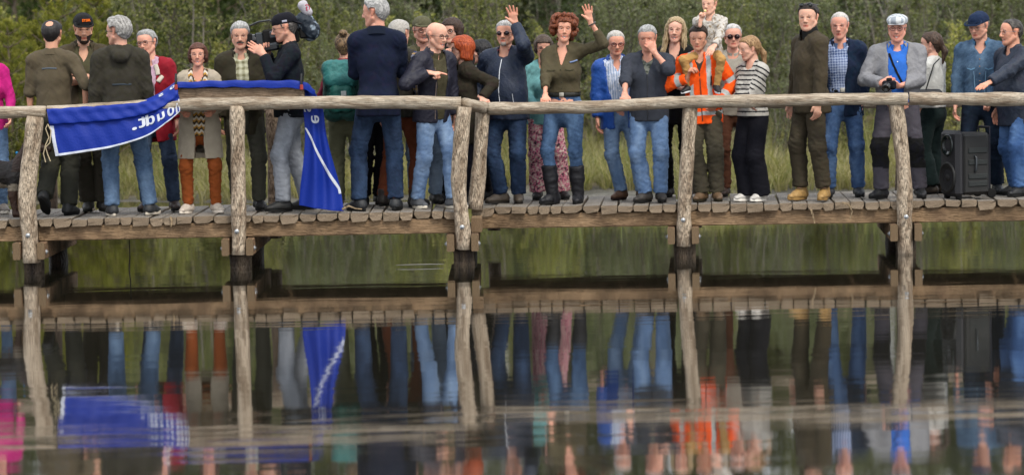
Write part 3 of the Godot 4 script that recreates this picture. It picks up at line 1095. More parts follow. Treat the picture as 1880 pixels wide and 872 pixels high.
func make_long_hair(o: Dictionary, sd: float) -> Net:
	var kind: String = o.kind
	var q := Net.new()
	var rng := RandomNumberGenerator.new()
	rng.seed = int(sd * 100.0) + 5
	var t: float = o.get("t", 0.018)
	var pr := [
		cap(Vector3(0, 0.042, -0.024), Vector3(0, 0.042, 0.018), 0.078 + t, 0.072 + t, 0.02),
		ball(Vector3(0, 0.018, -0.044), 0.072 + t, 0.02),
	]
	if kind == "bob" or kind == "crop":
		var dn := -0.075 if kind == "bob" else -0.02
		for s in [-1.0, 1.0]:
			pr.append(cap(Vector3(s * 0.07, 0.03, -0.012), Vector3(s * 0.076, dn, 0.004), 0.032, 0.026, 0.02))
			pr.append(cap(Vector3(s * 0.05, 0.03, -0.06), Vector3(s * 0.06, dn - 0.01, -0.045), 0.05, 0.04, 0.02))
		pr.append(cap(Vector3(0, 0.03, -0.07), Vector3(0, dn - 0.015, -0.07), 0.05, 0.042, 0.02))
		if o.get("fringe", true):
			pr.append(cap(Vector3(-0.045, 0.07, 0.062), Vector3(0.045, 0.07, 0.062), 0.024, 0.024, 0.015))
			pr.append(cap(Vector3(-0.04, 0.06, 0.078), Vector3(0.03, 0.05, 0.084), 0.013, 0.012, 0.012))
	elif kind == "long":
		for s in [-1.0, 1.0]:
			pr.append(cap(Vector3(s * 0.04, 0.09, 0.03), Vector3(s * 0.078, 0.02, 0.028), 0.028, 0.024, 0.02))
			pr.append(cap(Vector3(s * 0.078, 0.02, 0.02), Vector3(s * 0.088, -0.09, 0.02), 0.026, 0.03, 0.02))
			pr.append(cap(Vector3(s * 0.088, -0.09, 0.02), Vector3(s * 0.105, -0.2, 0.03), 0.03, 0.026, 0.02))
			pr.append(cap(Vector3(s * 0.105, -0.2, 0.03), Vector3(s * 0.1, -0.27, 0.045), 0.026, 0.008, 0.02))
			pr.append(cap(Vector3(s * 0.06, 0.0, -0.04), Vector3(s * 0.075, -0.2, -0.05), 0.05, 0.03, 0.02))
		pr.append(cap(Vector3(0, 0.0, -0.07), Vector3(0, -0.22, -0.085), 0.05, 0.035, 0.02))
	elif kind == "curly":
		for j in 150:
			var a := rng.randf() * TAU
			var y := rng.randf_range(-0.09, 0.145)
			var rad := 0.112 * sqrt(maxf(0.06, 1.0 - pow((y - 0.03) / 0.135, 2.0)))
			var z := cos(a) * rad * 1.12 - 0.018
			var x := sin(a) * rad * 1.1
			if z > 0.045 and y < 0.075 and absf(x) < 0.078:
				continue
			if z > 0.02 and absf(x) < 0.07 and y < 0.06:
				continue
			pr.append(ball(Vector3(x, y, z), rng.randf_range(0.016, 0.029), 0.008))
	elif kind == "bun" or kind == "pony":
		if kind == "bun":
			for j in 9:
				pr.append(ball(Vector3(rng.randf_range(-0.025, 0.025), 0.1 + rng.randf_range(-0.01, 0.035), -0.085 + rng.randf_range(-0.025, 0.02)), rng.randf_range(0.018, 0.03), 0.01))
		else:
			var dn: float = o.get("tail", 0.2)
			pr.append(cap(Vector3(0, 0.0, -0.115), Vector3(o.get("tx", 0.0) * 0.5, -0.08, -0.145), 0.022, 0.03, 0.015))
			pr.append(cap(Vector3(o.get("tx", 0.0) * 0.5, -0.08, -0.145), Vector3(o.get("tx", 0.0), -dn, -0.12), 0.03, 0.009, 0.015))
		pr.append(cap(Vector3(0, 0.0, -0.05), Vector3(0, -0.055, -0.055), 0.065, 0.042, 0.02))
	var fine := 0.0074
	q.fill(pr, fine)
	var hl: float = o.get("high", 0.0)
	q.cut_with(func(p: Vector3) -> float:     # keep face, ears and neck free
		var line := hair_line(p.z, hl) if kind in ["bun", "pony"] else (0.062 + hl - (0.5 * absf(p.x) if kind == "long" else 0.0))
		if kind in ["bun", "pony"]:
			return minf(line - p.y, 0.03 + p.z + 0.03) if p.z > -0.06 else (-0.085 - p.y if kind == "bun" else -1.0)
		if p.z > 0.03 and p.y < line and absf(p.x) < 0.066:
			return minf(minf(line - p.y, 0.066 - absf(p.x)), p.z - 0.03)
		return -1.0)
	q.build()
	q.normals()
	q.col.resize(q.v.size())
	var ca := c8(o.c)
	var cb := c8(o.get("c2", o.c))
	var curl := kind == "curly"
	for i in q.v.size():
		var p := q.v[i]
		var strand := nz_fine.get_noise_3dv(Vector3(p.x * 90, p.y * (60.0 if curl else 9.0), p.z * 90) + Vector3(sd, 0, sd))
		q.v[i] = p + q.nrm[i] * strand * (0.008 if curl else 0.0065)
		var c := ca.lerp(cb, clampf(0.5 + strand * 1.6, 0.0, 1.0))
		q.col[i] = c
	q.nrm = PackedVector3Array()
	return q

func make_hat(o: Dictionary) -> Array:       # [crown, visor]
	var q := Net.new()
	var vz := Net.new()
	var kind: String = o.kind
	if kind == "flat":
		q.fill([cap(Vector3(0, 0.07, -0.045), Vector3(0, 0.066, 0.07), 0.097, 0.082, 0.02, FY, 1.75), cap(Vector3(-0.03, 0.05, 0.09), Vector3(0.03, 0.05, 0.09), 0.04, 0.04, 0.02, FY, 2.0), cap(Vector3(0, 0.05, -0.03), Vector3(0, 0.05, 0.02), 0.088, 0.084, 0.01, FY, 2.6)], 0.007)
		q.cut_plane(Vector3(0, 0.033, 0), Vector3(0, -1, 0))
		vz.fill([cap(Vector3(-0.035, 0.04, 0.105), Vector3(0.035, 0.04, 0.105), 0.04, 0.04, 0.01, FY, 5.0)], 0.005)
	else:
		q.fill([cap(Vector3(0, 0.05, -0.026), Vector3(0, 0.05, 0.024), 0.0865, 0.082, 0.02), ball(Vector3(0, 0.04, -0.045), 0.08, 0.02)], 0.007)
		q.cut_plane(Vector3(0, 0.038, 0.0), Vector3(0, -1, -0.04).normalized())
		if kind == "back":
			vz.fill([cap(Vector3(-0.03, 0.03, -0.115), Vector3(0.03, 0.03, -0.115), 0.05, 0.05, 0.01, Vector3(0, 0.9, -0.43).normalized(), 5.0)], 0.0042)
		else:
			vz.fill([cap(Vector3(-0.034, 0.05, 0.1), Vector3(0.034, 0.05, 0.1), 0.056, 0.056, 0.01, Vector3(0, 0.95, 0.31).normalized(), 5.0)], 0.0042)
	q.build()
	q.normals()
	vz.build()
	q.col.resize(q.v.size())
	for i in q.v.size():
		var c := c8(o.c)
		var p := q.v[i]
		if o.has("c2"):
			var a := int(floor(p.x / 0.045 + 20.0) + floor((p.z + p.y * 0.5) / 0.05 + 20.0)) % 2
			if a == 0: c = c8(o.c2)
		var m := 1.0 + nz_fine.get_noise_3dv(p * 40.0) * 0.15
		q.col[i] = Color(c.r * m, c.g * m, c.b * m)
		q.v[i] = p + q.nrm[i] * nz_fold.get_noise_3dv(p * 22.0) * 0.003
	q.nrm = PackedVector3Array()
	vz.tint(c8(o.get("visor", o.c)))
	return [q, vz]

func make_glasses(o: Dictionary) -> Array:    # [frame, lenses or null]
	var parts := []
	var r: float = o.get("r", 0.0021)
	var lens := []
	for s in [-1.0, 1.0]:
		var ring := []
		for i in 20:
			var a := TAU * i / 20
			ring.append(Vector3(s * 0.033 + cos(a) * 0.0235, 0.0 + sin(a) * (0.017 if o.get("flat", true) else 0.021), 0.1 - absf(cos(a) * s * 0.5 + 0.5 * s * s) * 0.008))
		parts.append(net_tube(ring, [r], 6, true))
		parts.append(net_tube([Vector3(s * 0.056, 0.004, 0.092), Vector3(s * 0.078, 0.004, 0.06), Vector3(s * 0.083, 0.004, -0.005)], [r], 6))
		if o.has("lens"):
			var l := Net.new()
			for i in 20:
				var a := TAU * i / 20
				l.v.append(Vector3(s * 0.033 + cos(a) * 0.0235, sin(a) * (0.017 if o.get("flat", true) else 0.021), 0.098))
			l.v.append(Vector3(s * 0.033, 0, 0.103))
			l.v.append(Vector3(s * 0.033, 0, 0.094))
			for i in 20:
				l.idx.append_array(PackedInt32Array([20, (i + 1) % 20, i, 21, i, (i + 1) % 20]))
			lens.append(l)
	parts.append(net_tube([Vector3(-0.01, 0.004, 0.1), Vector3(0, 0.007, 0.104), Vector3(0.01, 0.004, 0.1)], [r], 6))
	return [joined(parts), joined(lens) if lens else null]

func hand_at(k: Dictionary, d: Dictionary, s: String) -> Transform3D:
	var sg := 1.0 if s == "l" else -1.0
	var wr: Vector3 = k[s + "w"]
	var dir: Vector3 = (wr - (k[s + "e"] as Vector3)).normalized()
	var loc: Basis = (k.turn as Transform3D).basis.inverse()
	if d.has(s + "d"):
		dir = (loc * (d[s + "d"] as Vector3)).normalized()
	var n: Vector3 = loc * (d[s + "n"] as Vector3) if d.has(s + "n") else Vector3(-sg, 0, 0.2)
	n = (n - dir * n.dot(dir)).normalized()
	var x := dir.cross(n) * (1.0 if s == "r" else -1.0)
	var z: float = k.hs * (0.94 if k.fem else 1.02)
	return Transform3D(Basis(x, dir, n) * z, wr)

func make_body(k: Dictionary, d: Dictionary) -> Net:
	var pr := torso_prims(k, -0.014, {"low": 0.02})
	pr.append_array(sleeve_prims(k, -0.003 * k.hh, 2.0))
	pr.append_array(leg_prims(k, -0.002, 0.076, 0.053, 0.036))
	pr.append(cap(k.neck, k.neck + k.B * Vector3(0, 0.08, 0.01) * k.hh, 0.055 * k.hs, 0.05 * k.hs, 0.03))
	var q := Net.new()
	q.fill(pr, 0.022)
	q.build()
	q.tint(Color(1, 1, 1))
	var hq := Net.new()
	var src: Net = heads[[k.fem, d.get("smile", false)]]
	hq.v = face(src.v, d.x * 3.1)
	hq.idx = src.idx
	hq.col = src.col
	q.append(hq, k.head)
	for s in ["l", "r"]:
		q.append(hands[d.get(s + "h", "relax")], hand_at(k, d, s), s == "l")
	var c := c8(d.get("skin", 0xc99a80)).lerp(c8(0xd4ac98), 0.3)
	for i in q.col.size():
		var m := 1.0 + nz_fine.get_noise_3dv(q.v[i] * 14.0) * 0.1
		if q.col[i].a < 0.9:
			q.col[i].a = 1.0
		else:
			q.col[i] = Color(q.col[i].r * c.r * m, q.col[i].g * c.g * m, q.col[i].b * c.b * m)
	q.normals()
	return q

func brow(c: Color, s: float) -> Net:
	var q := (net_tube([Vector3(s * 0.0135, 0.0185, 0.0945), Vector3(s * 0.031, 0.0235, 0.0935), Vector3(s * 0.05, 0.017, 0.0835)], [0.0028, 0.0036, 0.0024], 6))
	q.tint(c)
	return q

var jobs := []

func work(i: int) -> void:
	var d: Dictionary = jobs[i]
	var sd: float = i * 1.37 + 0.5
	var k := skeleton(d)
	d.k = k
	var out := []
	out.append(["body", make_body(k, d), "skin", ""])
	var hd: Net = heads[[k.fem, d.get("smile", false)]]
	var fs: float = d.x * 3.1
	var ht: Transform3D = k.head
	if d.has("hair"):
		var o: Dictionary = d.hair
		if d.has("hat"): o.hat = true
		var hq: Net = make_short_hair(hd, o, sd) if o.kind == "short" else make_long_hair(o, sd)
		hq.v = ht * face(hq.v, fs)
		hq.nrm = PackedVector3Array()
		out.append(["hair", hq, "hair", ""])
		if not d.get("nobrow", false):
			for sg in [-1.0, 1.0]:
				var bq := brow(c8(o.get("brow", o.c)), sg)
				bq.v = ht * bq.v
				out.append(["eyebrow", bq, "hair", "body"])
	if d.has("beard"):
		var bq := make_beard(hd, d.beard, sd)
		bq.v = ht * face(bq.v, fs)
		out.append([d.beard.kind if d.beard.kind != "goatee" else "beard", bq, "hair", ""])
	if d.has("hat"):
		var hq := make_hat(d.hat)
		hq[0].v = ht * hq[0].v
		hq[1].v = ht * hq[1].v
		out.append(["cap", hq[0], "cloth", ""])
		out.append(["visor", hq[1], "cloth", "cap"])
	if d.has("glasses"):
		var gq := make_glasses(d.glasses)
		var gt := ht * Transform3D(Basis(FX, 0.0), d.glasses.get("at", Vector3.ZERO))
		gq[0].v = gt * gq[0].v
		gq[0].tint(c8(d.glasses.get("c", 0x222222)))
		out.append(["glasses", gq[0], "gloss", ""])
		if gq[1]:
			gq[1].v = gt * gq[1].v
			gq[1].tint(c8(d.glasses.lens))
			out.append(["lens", gq[1], "gloss", "glasses"])
	var tops := {}
	for g in d.tops:
		var q := make_top(k, g, sd)
		tops[g.part] = q
		out.append([g.part, q, g.get("mat", "cloth"), ""])
		if g.has("collar"):
			var o: Array = g.collar                 # [radius, height, flare, gap, colour]
			var cq := make_collar(k, o[0], o[1], o[2], o[3])
			cq.tint(c8(o[4]))
			out.append(["collar", cq, g.get("mat", "cloth"), g.part])
		for l in g.get("lines", []):              # [name, [[x, y] ...], radius, colour, lift, back]
			var pts := []
			for p in l[1]:
				pts.append(Vector2(p[0], p[1]))
			var lq := net_tube(surface_at(q, k, pts, (l[4] if l.size() > 4 else 0.0) + (0.0 if l[0] == "zip" else 0.004), l[5] if l.size() > 5 else false), [l[2]], 6, false, k.B * FZ, 1.0 if l[0] == "zip" else 3.0)
			lq.tint(c8(l[3]))
			out.append([l[0], lq, "gloss" if l[0] in ["button", "buckle", "zip"] else "cloth", g.part])
		for b in g.get("buttons", []):            # [x, y0, y1, count, colour]
			for j in b[3]:
				var pt = surface_at(q, k, [Vector2(b[0], lerpf(b[1], b[2], float(j) / maxi(1, b[3] - 1)))], 0.001)[0]
				var bq := net_blob(Vector3(0.0065, 0.0065, 0.004), Transform3D(k.B, pt), 8, 5)
				bq.tint(c8(b[4]))
				out.append(["button", bq, "gloss", g.part])
	var bq := make_bottom(k, d.bot, sd + 20.0)
	out.append([d.bot.get("part", "trousers"), bq, d.bot.get("mat", "denim" if d.bot.get("pat", "") == "denim" else "cloth"), ""])
	if d.get("belt", 0) != 0:
		var rmax := PackedFloat32Array()
		rmax.resize(32)
		var inv := Transform3D(k.B, k.P).affine_inverse()
		for src in [bq] + tops.values():
			for vtx in (src as Net).v:
				var t: Vector3 = inv * vtx / k.hh
				if absf(t.y - 0.12) < 0.02 and absf(t.x) < 0.3:
					var bin := int(fposmod(atan2(t.x, t.z) / TAU, 1.0) * 32.0) % 32
					if not (src != bq and absf(t.x) > 0.19):
						rmax[bin] = maxf(rmax[bin], Vector2(t.x, t.z).length() if src == bq else 0.0)
		var ring := []
		for j in 32:
			var r := maxf(rmax[j], maxf(rmax[(j + 1) % 32], rmax[(j + 31) % 32]) * 0.98) + 0.004
			var a := TAU * (j + 0.5) / 32
			ring.append([tp(k, sin(a) * r, 0.102, cos(a) * r), tp(k, sin(a) * (r + 0.003), 0.122, cos(a) * (r + 0.003)), tp(k, sin(a) * r, 0.142, cos(a) * r), tp(k, sin(a) * (r - 0.01), 0.142, cos(a) * (r - 0.01)), tp(k, sin(a) * (r - 0.01), 0.102, cos(a) * (r - 0.01))])
		var lq := Net.new()
		for e in ring:
			for pt in e:
				lq.v.append(pt)
		for j in 32:
			for m in 5:
				net_faces(lq, j * 5 + m, ((j + 1) % 32) * 5 + m, ((j + 1) % 32) * 5 + (m + 1) % 5, j * 5 + (m + 1) % 5)
		lq.tint(c8(d.belt))
		out.append(["belt", lq, "leather", ""])
		var bk := net_box(Vector3(0.046, 0.04, 0.01), 0.004, Transform3D(k.B, tp(k, 0, 0.122, rmax[0] + 0.012)))
		bk.tint(Color(0.45, 0.42, 0.36))
		out.append(["buckle", bk, "metal", "belt"])
	var sh: Dictionary = d.shoe
	var st: Array = shoes[sh.kind]
	for s in ["l", "r"]:
		var n: Vector3 = k[s + "n"]
		var sc: float = lerpf(k.hh, 1.0, 0.4) * sh.get("s", 1.0)
		var t := Transform3D((Basis(FY, k[s + "fy"]) * Basis(FX, k[s + "fp"])).scaled_local(Vector3(sc, sc, sc)), Vector3(n.x, n.y - 0.085 * k.hh, n.z))
		if k[s + "fp"] != 0.0:
			t.origin = n + t.basis * Vector3(0, -0.085, 0)
		var u := Net.new()
		u.v = t * (st[0] as Net).v
		u.idx = (st[0] as Net).idx.duplicate()
		u.tint(c8(sh.c))
		for j in u.v.size():
			u.col[j] = u.col[j] * (1.0 + 0.25 * nz_fine.get_noise_3dv(u.v[j] * 30.0))
		if sh.kind == "tall":
			var shaft := Net.new()
			var kk: Vector3 = k[s + "k"]
			var hb: Vector3 = n.lerp(kk, 0.68)
			shaft.fill([cap(n + Vector3(0, -0.05, 0), n.lerp(kk, 0.4), 0.052 * sc, 0.071 * sc, 0.02), cap(n.lerp(kk, 0.4), hb, 0.071 * sc, 0.074 * sc, 0.02, Vector3.ZERO, 1.0, true)], 0.012)
			shaft.build()
			shaft.normals()
			for j in shaft.v.size():
				shaft.v[j] += shaft.nrm[j] * 0.006 * nz_fold.get_noise_3dv(Vector3(shaft.v[j].x * 9.0, shaft.v[j].y * 30.0, shaft.v[j].z * 9.0))
			shaft.nrm = PackedVector3Array()
			var n0 := u.v.size()
			u.append(shaft, Transform3D.IDENTITY)
			u.tint(c8(sh.c))
		out.append(["shoe" if sh.kind in ["shoe", "sneaker"] else "boot", u, "leather", ""])
		var so := Net.new()
		so.v = t * (st[1] as Net).v
		so.idx = (st[1] as Net).idx.duplicate()
		so.tint(c8(sh.get("sole", 0x1c1a18)))
		out.append(["sole", so, "rubber", "@"])
		if st[2] and sh.has("lace"):
			var la := Net.new()
			la.v = t * (st[2] as Net).v
			la.idx = (st[2] as Net).idx.duplicate()
			la.tint(c8(sh.lace))
			out.append(["laces", la, "cloth", "@"])
	d.out = out
	d.nets = tops

func all_people() -> void:
	nz_fold = fn_noise(11, 1.0, 2)
	nz_fine = fn_noise(23, 1.0, 2)
	for fm in [false, true]:
		for sm in [false, true]:
			heads[[fm, sm]] = make_head(fm, sm)
	for h in heads.values():
		h.normals()
	for kd in ["relax", "open", "flat", "grip", "fist", "hold", "point"]:
		hands[kd] = make_hand(kd)
	for kd in ["shoe", "boot", "tall", "sneaker"]:
		shoes[kd] = make_shoe(kd)
	var task := WorkerThreadPool.add_group_task(work, jobs.size(), -1, true)
	WorkerThreadPool.wait_for_group_task_completion(task)
	for d in jobs:
		var o := thing("person", d.label, "person", Vector3(d.x, d.get("base", DECK), d.z), deg_to_rad(d.yaw), "people on the footbridge")
		d.node = o
		var made := {}
		var last: Node = null
		for e in d.out:
			var par: Node = o
			if e[3] == "@":
				par = last
			elif e[3] != "":
				par = made.get(e[3], o)
			var n := put(e[0], e[1].mesh(), mats[e[2]], par)
			if e[3] != "@":
				last = n
			if not made.has(e[0]):
				made[e[0]] = n

# ---------------------------------------------------------------- ground and water
var nz_land: FastNoiseLite

func shore(x: float) -> float:
	return -9.6 + 1.3 * sin(x * 0.5 + 0.7) + 0.6 * sin(x * 1.3)

func land(x: float, z: float) -> float:
	var n := nz_land.get_noise_2d(x * 6.0, z * 6.0)
	var d := shore(x) - z
	if z > 10.0:
		d = minf(z - 18.5, 60.0) * 0.9
		return clampf(d * 0.22, -0.8, 0.5) + n * 0.04
	if d < 0.0:
		return maxf(-0.8, d * 0.22) + n * 0.05
	var mw := mud_width(x)
	var h := 0.035 * minf(d, 3.0) / 3.0 + n * 0.055 * clampf(mw, 0.3, 1.0)
	h += clampf((d - mw) * 0.07, 0.0, 0.42)
	h += maxf(0.0, d - 14.0) * 0.012 + 11.0 * smoothstep(36.0, 62.0, d)
	return h

func make_ground() -> void:
	nz_land = fn_noise(41, 0.1, 3)
	var xs := []
	var zs := []
	for i in 141:
		var u := (i - 70) / 70.0
		xs.append(u * 16.0 + signf(u) * pow(absf(u), 5.0) * 380.0)
	var z := 60.0
	while z > -400.0:
		zs.append(z)
		if z > 22.0: z -= 6.0
		elif z > -5.0: z -= 1.5
		elif z > -22.0: z -= 0.16
		elif z > -40.0: z -= 1.0
		elif z > -80.0: z -= 3.0
		else: z -= 24.0
	var q := Net.new()
	for j in zs.size():
		for i in xs.size():
			var x: float = xs[i]
			q.v.append(Vector3(x, land(x, zs[j]), zs[j]))
			var d: float = shore(x) - zs[j]
			var n := nz_land.get_noise_2d(x * 14.0, zs[j] * 14.0)
			var mud := Color(0.09, 0.085, 0.07).lerp(Color(0.17, 0.165, 0.145), clampf(n * 2.0 + 0.4, 0, 1))
			var turf := Color(0.1, 0.1, 0.045).lerp(Color(0.2, 0.16, 0.08), clampf(n + 0.5, 0, 1))
			q.col.append(mud.lerp(turf, clampf((d - mud_width(x) - 0.2) * 0.8 + n, 0.0, 1.0)) if zs[j] < 10.0 else turf)
	for j in zs.size() - 1:
		for i in xs.size() - 1:
			var a := j * xs.size() + i
			net_faces(q, a, a + 1, a + xs.size() + 1, a + xs.size())
	var m := vmat("earth", 0.9, 0.4, tex(43, 0.05, Color(0.55, 0.53, 0.5), Color(1, 1, 1), 512, 5), 0.9, bump(44, 0.05, 14.0, 512, 5), 0.8)
	m.uv1_world_triplanar = true
	tag(put("ground", q.mesh(), m), "muddy shore and grassy ground around the pond", "ground", "", "structure")
	# water: dark, nearly still, with long low ripples
	var w := StandardMaterial3D.new()
	w.resource_name = "pond_water"
	w.albedo_color = Color(0.016, 0.015, 0.01).linear_to_srgb()
	w.roughness = 0.04
	w.metallic_specular = 0.5
	w.clearcoat_enabled = true
	w.clearcoat = 1.0
	w.clearcoat_roughness = 0.042
	mats.water = w
	# low ripples, crests across the view, a rougher streak where the air stirs the water
	var nr := fn_noise(47, 1.0, 2)
	var px := []
	var pz := []
	for x in [-70.0, -40.0, -25.0, -16.0, -11.0, -8.5]: px.append(x)
	for i in 101: px.append(-7.0 + i * 0.14)
	for x in [8.5, 11.0, 16.0, 25.0, 40.0, 70.0]: px.append(x)
	z = 24.0
	while z > -17.0:
		pz.append(z)
		z -= 0.5 if z > 14.0 else (0.021 if z > -1.5 else 0.09)
	var p := Net.new()
	for zz in pz:
		var streak := exp(-pow((zz - 9.9) / 0.7, 2.0)) * 0.7 + exp(-pow((zz - 4.6) / 0.5, 2.0)) * 0.25
		for xx in px:
			var calm := 0.45 + 0.9 * clampf(nr.get_noise_2d(xx * 0.12 + 9.0, zz * 0.5) + 0.3, 0.0, 1.0) + streak * (0.7 + 0.5 * nr.get_noise_2d(xx * 0.6, zz * 0.9))
			var h := nr.get_noise_2d(xx * 0.9 + zz * 0.4, zz * 5.2) * 0.0003 + nr.get_noise_2d(xx * 2.6 - zz, zz * 11.5 + 70.0) * 0.0002 + nr.get_noise_2d(xx * 0.35, zz * 1.5 + 30.0) * 0.0007
			p.v.append(Vector3(xx, h * calm, zz))
	var nx := px.size()
	for j in pz.size() - 1:
		for i in nx - 1:
			var a := j * nx + i
			net_faces(p, a, a + 1, a + nx + 1, a + nx)
	tag(put("water", p.mesh(), w), "dark still pond water mirroring the people", "water", "", "structure")

# ---------------------------------------------------------------- footbridge
func log_net(pts: Array, r: float, sd: int, sides := 14, ca := Color(0.36, 0.33, 0.29), cb := Color(0.2, 0.17, 0.14), taper := 0.0) -> Net:
	var dense := []
	var curve := Curve3D.new()
	for i in pts.size():
		var p: Vector3 = pts[i]
		var a: Vector3 = pts[maxi(i - 1, 0)]
		var b: Vector3 = pts[mini(i + 1, pts.size() - 1)]
		curve.add_point(p, (a - b) / 6.0, (b - a) / 6.0)
	curve.bake_interval = 0.02
	var ln := curve.get_baked_length()
	var n := maxi(4, int(ln / 0.07))
	for i in n + 1:
		dense.append(curve.sample_baked(ln * i / n, true))
	var nz := fn_noise(sd, 1.0, 3)
	var rad := []
	for i in n + 1:
		rad.append(r * (1.0 + 0.16 * nz.get_noise_1d(i * 0.2) - taper * i / n))
	var q := net_tube(dense, rad, sides)
	q.normals()
	q.col.resize(q.v.size())
	for i in q.v.size():
		var ring := i / sides
		var k := i % sides
		var g := nz.get_noise_2d(k * 2.3, ring * 0.13)
		var crack := nz.get_noise_2d(k * 3.1 + 40.0, ring * 0.06)
		q.v[i] += q.nrm[i] * r * (0.05 * g - (0.09 if crack > 0.42 else 0.0))
		var c := ca.lerp(cb, clampf(0.4 + g * 0.9 + nz.get_noise_2d(k * 0.7, ring * 0.5) * 0.9 + nz.get_noise_2d(k * 0.25 + 90.0, ring * 0.12) * 1.1, 0, 1))
		if i >= (n + 1) * sides:
			c = cb.lerp(Color(0.34, 0.27, 0.19), 0.5)
		q.col[i] = c
	q.nrm = PackedVector3Array()
	return q

func wood(called: String, grain: Vector3, rough := 0.85) -> void:
	var m := vmat(called, rough, 0.3, mats.wood_tex, 1.0, mats.wood_nrm, 1.3)
	m.uv1_world_triplanar = true
	m.uv1_scale = grain

func plank_net(w: float, t: float, ln: float, sd: int) -> Net:
	var q := Net.new()
	var nz := fn_noise(sd, 1.0, 2)
	var prof := [Vector2(-w / 2 + 0.006, 0), Vector2(w / 2 - 0.006, 0), Vector2(w / 2, -0.008), Vector2(w / 2 * 0.99, -t * 0.6), Vector2(w * (0.37 + 0.25 * nz.get_noise_1d(sd * 3.3)), -t), Vector2(-w * (0.37 + 0.25 * nz.get_noise_1d(sd * 8.3)), -t * (1.0 + 0.3 * nz.get_noise_1d(sd * 1.7))), Vector2(-w / 2 * 0.99, -t * 0.6), Vector2(-w / 2, -0.008)]
	var n := prof.size()
	var segs := 8
	for j in segs + 1:
		var z := -ln * j / segs
		for i in n:
			var p: Vector2 = prof[i]
			q.v.append(Vector3(p.x * (1.0 + 0.05 * nz.get_noise_1d(j * 1.7 + 9.0)), p.y + 0.006 * nz.get_noise_2d(i * 0.7, j * 0.9), z + (0.012 * nz.get_noise_1d(i * 1.9) if j == 0 else 0.0)))
			var g := 0.5 + 0.5 * nz.get_noise_2d(i * 3.0, j * 0.8)
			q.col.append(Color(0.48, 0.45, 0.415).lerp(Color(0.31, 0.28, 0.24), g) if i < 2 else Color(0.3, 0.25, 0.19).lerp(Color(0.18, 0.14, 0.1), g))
	for j in segs:
		for i in n:
			net_faces(q, j * n + i, (j + 1) * n + i, (j + 1) * n + (i + 1) % n, j * n + (i + 1) % n)
	for e in 2:
		var c := q.v.size()
		var j := 0 if e == 0 else segs
		var tone := Color(0.46, 0.36, 0.26).lerp(Color(0.27, 0.21, 0.15), 0.5 + 0.5 * nz.get_noise_1d(77.0))
		for i in n:
			q.v.append(q.v[j * n + i])
			q.col.append(tone * (1.0 + 0.25 * nz.get_noise_1d(i * 5.0)))
		q.v.append(Vector3(0, -t * 0.45, -ln * e))
		q.col.append(tone)
		for i in n:
			var a := c + i
			var b := c + (i + 1) % n
			q.idx.append_array(PackedInt32Array([c + n, b, a] if e == 0 else [c + n, a, b]))
	return q

func beam_net(size: Vector3, ca: Color, cb: Color, sd: int, axis := 0) -> Net:
	var q := Net.new()
	var nz := fn_noise(sd, 1.0, 3)
	var ln: float = size[axis]
	var n := maxi(2, int(ln / 0.12))
	var o := [1, 2] if axis == 0 else ([0, 1] if axis == 2 else [2, 0])
	var a: float = size[o[0]] / 2
	var b: float = size[o[1]] / 2
	var bv := 0.008
	var prof := [Vector2(-a, -b + bv), Vector2(-a + bv, -b), Vector2(a - bv, -b), Vector2(a, -b + bv), Vector2(a, b - bv), Vector2(a - bv, b), Vector2(-a + bv, b), Vector2(-a, b - bv)]
	for j in n + 1:
		for i in 8:
			var p := Vector3.ZERO
			p[axis] = -ln / 2 + ln * j / n
			p[o[0]] = prof[i].x + 0.004 * nz.get_noise_2d(j * 0.5, i)
			p[o[1]] = prof[i].y + 0.004 * nz.get_noise_2d(j * 0.5, i + 20)
			q.v.append(p)
			var g := clampf(0.5 + 1.3 * nz.get_noise_2d(j * 0.55, i * 0.35), 0, 1)
			q.col.append(ca.lerp(cb, g))
	for j in n:
		for i in 8:
			net_faces(q, j * 8 + i, j * 8 + (i + 1) % 8, (j + 1) * 8 + (i + 1) % 8, (j + 1) * 8 + i)
	for e in 2:
		var c := q.v.size()
		for i in 8:
			q.v.append(q.v[(0 if e == 0 else n * 8) + i])
			q.col.append(Color(0.33, 0.23, 0.14).lerp(cb, 0.25))
		for i in range(1, 7):
			q.idx.append_array(PackedInt32Array([c, c + i, c + i + 1] if e == 0 else [c, c + i + 1, c + i]))
	fix_out(q)
	return q

